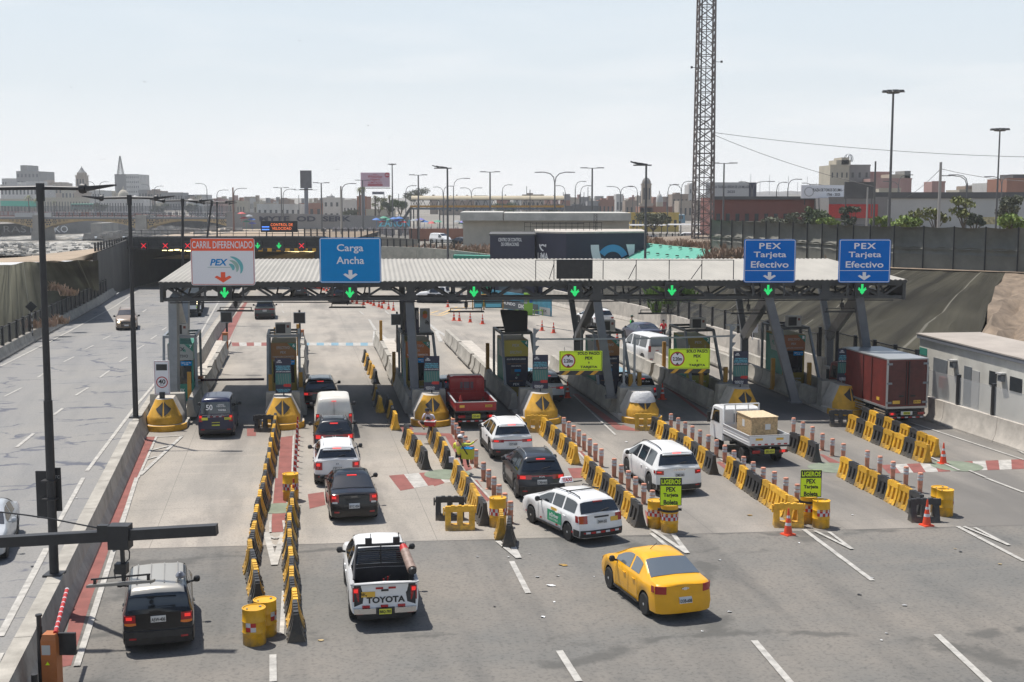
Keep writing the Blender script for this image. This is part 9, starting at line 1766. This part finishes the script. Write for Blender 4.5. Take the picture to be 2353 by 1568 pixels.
TL = [(1878,470,185,50,70,0,'dusty dark tree before the red building',2.5),(1956,470,178,50,55,2,'round dark tree below the black board',2.5),(2095,480,150,42,60,1,'olive tree right of the tallest high mast',4),(2150,468,150,50,70,1,'feathery olive tree left of the pale concrete pole',4),(2215,446,150,60,65,1,'tall feathery tree between poles at the right',4),(2320,445,150,62,66,4,'thin tree near the right edge',4),(2240,490,160,30,45,2,'dark bushy tree behind the feathery one',4),(2030,495,140,30,60,3,'light green bushy tree below the tallest mast',5),(2095,502,135,22,70,3,'light green hedge tree above the cloth fence',5),(1900,500,160,24,60,3,'light green low tree below the dark trees',4.5),(2320,498,125,24,80,3,'bright green bush at the right edge above the fence',5),(1782,502,200,22,70,4,'dusty shrub tree at left end of red building',2.5),(1830,485,200,35,50,4,'greyish tree left of the dusty dark tree',2.5),(1700,490,230,22,50,0,'small dark tree right of the lattice tower',2.5),(1640,495,240,22,60,1,'small olive tree behind the lattice tower',2.5),(1500,492,230,20,90,4,'dusty low tree behind the terrace shelters',2.5),(1420,498,260,14,60,4,'dusty low tree at the end of cream roof',None),(1745,470,240,30,50,3,'fresh green tree before the red building',2.5),
 (958,430,400,38,62,4,'large rounded tree behind the pedestrian bridge',None),(920,455,360,34,50,0,'dark tree left of pedestrian bridge stairs',None),(870,450,380,36,40,1,'tree under the pink billboard',None),(893,462,370,30,34,2,'dark tree right of the tree under the pink billboard',None),(805,480,370,20,40,4,'low tree left of the billboard palm',None),(233,463,560,26,40,2,'dark tree behind the second double lamp',None),(372,470,560,20,60,2,'dark low tree group behind the arch bridge centre',None),(440,470,560,20,40,2,'dark low tree at right of arch bridge',None),(1160,470,500,14,60,0,'low dark tree behind the barrel roof',None),(1270,473,420,14,40,2,'low dark tree above the cream roof',None)]
for i,(x,yt,Y,h,w,lf,lb,base) in enumerate(TL): tree(x,yt,Y,h,w,i+20,LEAF[lf],lb,base,.55 if lf == 1 else 1.1)
def palm(x,yt,Y,label,hw=10):
 p = D(x,yt,Y); z0 = cz(Y); t = thing('palm_tree',label,'palm tree',(p.x,Y,z0),0,'palm trees'); H = p.z-z0; L_ = hw*Y/FPX; b = MB(); b.cyl((0,0,0),(0,0,H-L_*.4),.3,.22,8); b.build('trunk',M('bark',(.10,.08,.06),.9),t); b = MB(); rg = random.Random(int(x))
 for i in range(26):
  a = rg.uniform(0,2*pi); up = rg.uniform(-.2,.9); pr = [Vector((0,0,H-L_*.4))+Vector((cos(a),sin(a),0))*L_*u+Vector((0,0,L_*(up*u*1.3-1.1*u*u))) for u in (0,.25,.5,.75,1)]; w = Vector((-sin(a),cos(a),0))*L_*.11; b.grid([[q-w*(1-k*.22),q+w*(1-k*.22)] for k,q in enumerate(pr)])
 b.build('crown',LEAF[1],t,smooth=False)
for x,yt,Y,lb,hw in ((826,428,400,'tall palm left of the pink billboard',12),(833,428,395,'second tall palm beside the billboard column',10),(65,447,560,'palm tree at far left behind the lamp arm',13),(84,455,560,'second palm at far left',11),(124,461,560,'small palm before the palace',7),(862,448,380,'palm below the pink billboard',12),(895,447,380,'palm right of the pink billboard column',9),(1487-150,489,400,'small palm above the cream roof',6)): palm(x,yt,Y,lb,hw)
b = MB(); rg = random.Random(14)
for i in range(2600):
 d = 140+260*rg.random()**1.6; x = bankx(d)-5-rg.uniform(0,1)*(30+d*.35); k = (bankx(d)-4-x); p = Vector((x,d,interp(d,RIVT)+.5)); s = rg.uniform(.10,.32)*(1+d/300); b.box(p.x-s,p.x+s,p.y-s,p.y+s,p.z-.2,p.z+s*.7,tx=s*.4,ty=s*.4,m=i % 2)
tag(b.build('river_stones',[M('stone_pale',(.38,.36,.32),.9),M('stone_dark',(.14,.135,.12),.9)],smooth=False,fix=False),'pale and dark stones scattered over the dry riverbed','stones',kind='stuff')
# rubble by the river, birds
b = MB(); rg = random.Random(4)
for i in range(150):
 p = Vector((rg.uniform(-98,-70),rg.uniform(290,340),0)); p.z = 2.0+rg.uniform(-1.5,1.6)*(1-abs((p.x+84)/16)); s = rg.uniform(.4,1.3); b.box(p.x-s,p.x+s,p.y-s,p.y+s,p.z-s*.6,p.z+s*.6,tx=s*.35,ty=s*.3)
tag(b.build('rubble',M('rubble',(.30,.28,.25),.9,var=.4,vs=.5),smooth=False),'heap of grey rubble by the right end of the arch bridge','rubble',kind='stuff')
for i,(x,y) in enumerate(((237,367),(333,189),(846,289),(1843,456),(688,94),(163,201),(774,390),(2052,396))):
 p = D(x,y,330); b = MB(); b.add([(0,-.12,0),(.42,0,.14),(.8,.05,.02),(.4,.12,.1),(0,.14,.02),(-.4,.12,.1),(-.8,.05,.05),(-.42,0,.16)],[(0,1,3,4),(1,2,3),(0,4,5,7),(5,6,7)]); b.add([(0,-.25,.0),(.06,0,.05),(0,.3,.02),(-.06,0,.05),(0,0,-.07)],[(0,1,4),(1,2,4),(2,3,4),(3,0,4),(0,3,2,1)]); tag(b.build('bird',DARK,None,p,i,smooth=False,fix=False),'tiny dark bird in the sky '+['above the twin slab towers','high above the church tower','above the pink billboard','behind the red building','highest of all','at upper left','beside the dark billboard','beside the tallest mast'][i],'bird','birds in the sky')
# ================================================================ AIR
hz = MB(); hz.box(-1800,1800,-30,1745,-9,62); h = hz.build('haze',None or M('haze_air',(.5,.5,.5)),smooth=False)
m = bpy.data.materials['haze_air']; n,l = m.node_tree.nodes,m.node_tree.links; n.remove(n['Principled BSDF'])
pv = n.new('ShaderNodeVolumePrincipled'); pv.inputs['Color'].default_value = (.93,.96,.99,1); pv.inputs['Density'].default_value = .00026; pv.inputs['Anisotropy'].default_value = .2
l.new(pv.outputs[0],n['Material Output'].inputs['Volume']); h['kind'] = 'stuff'
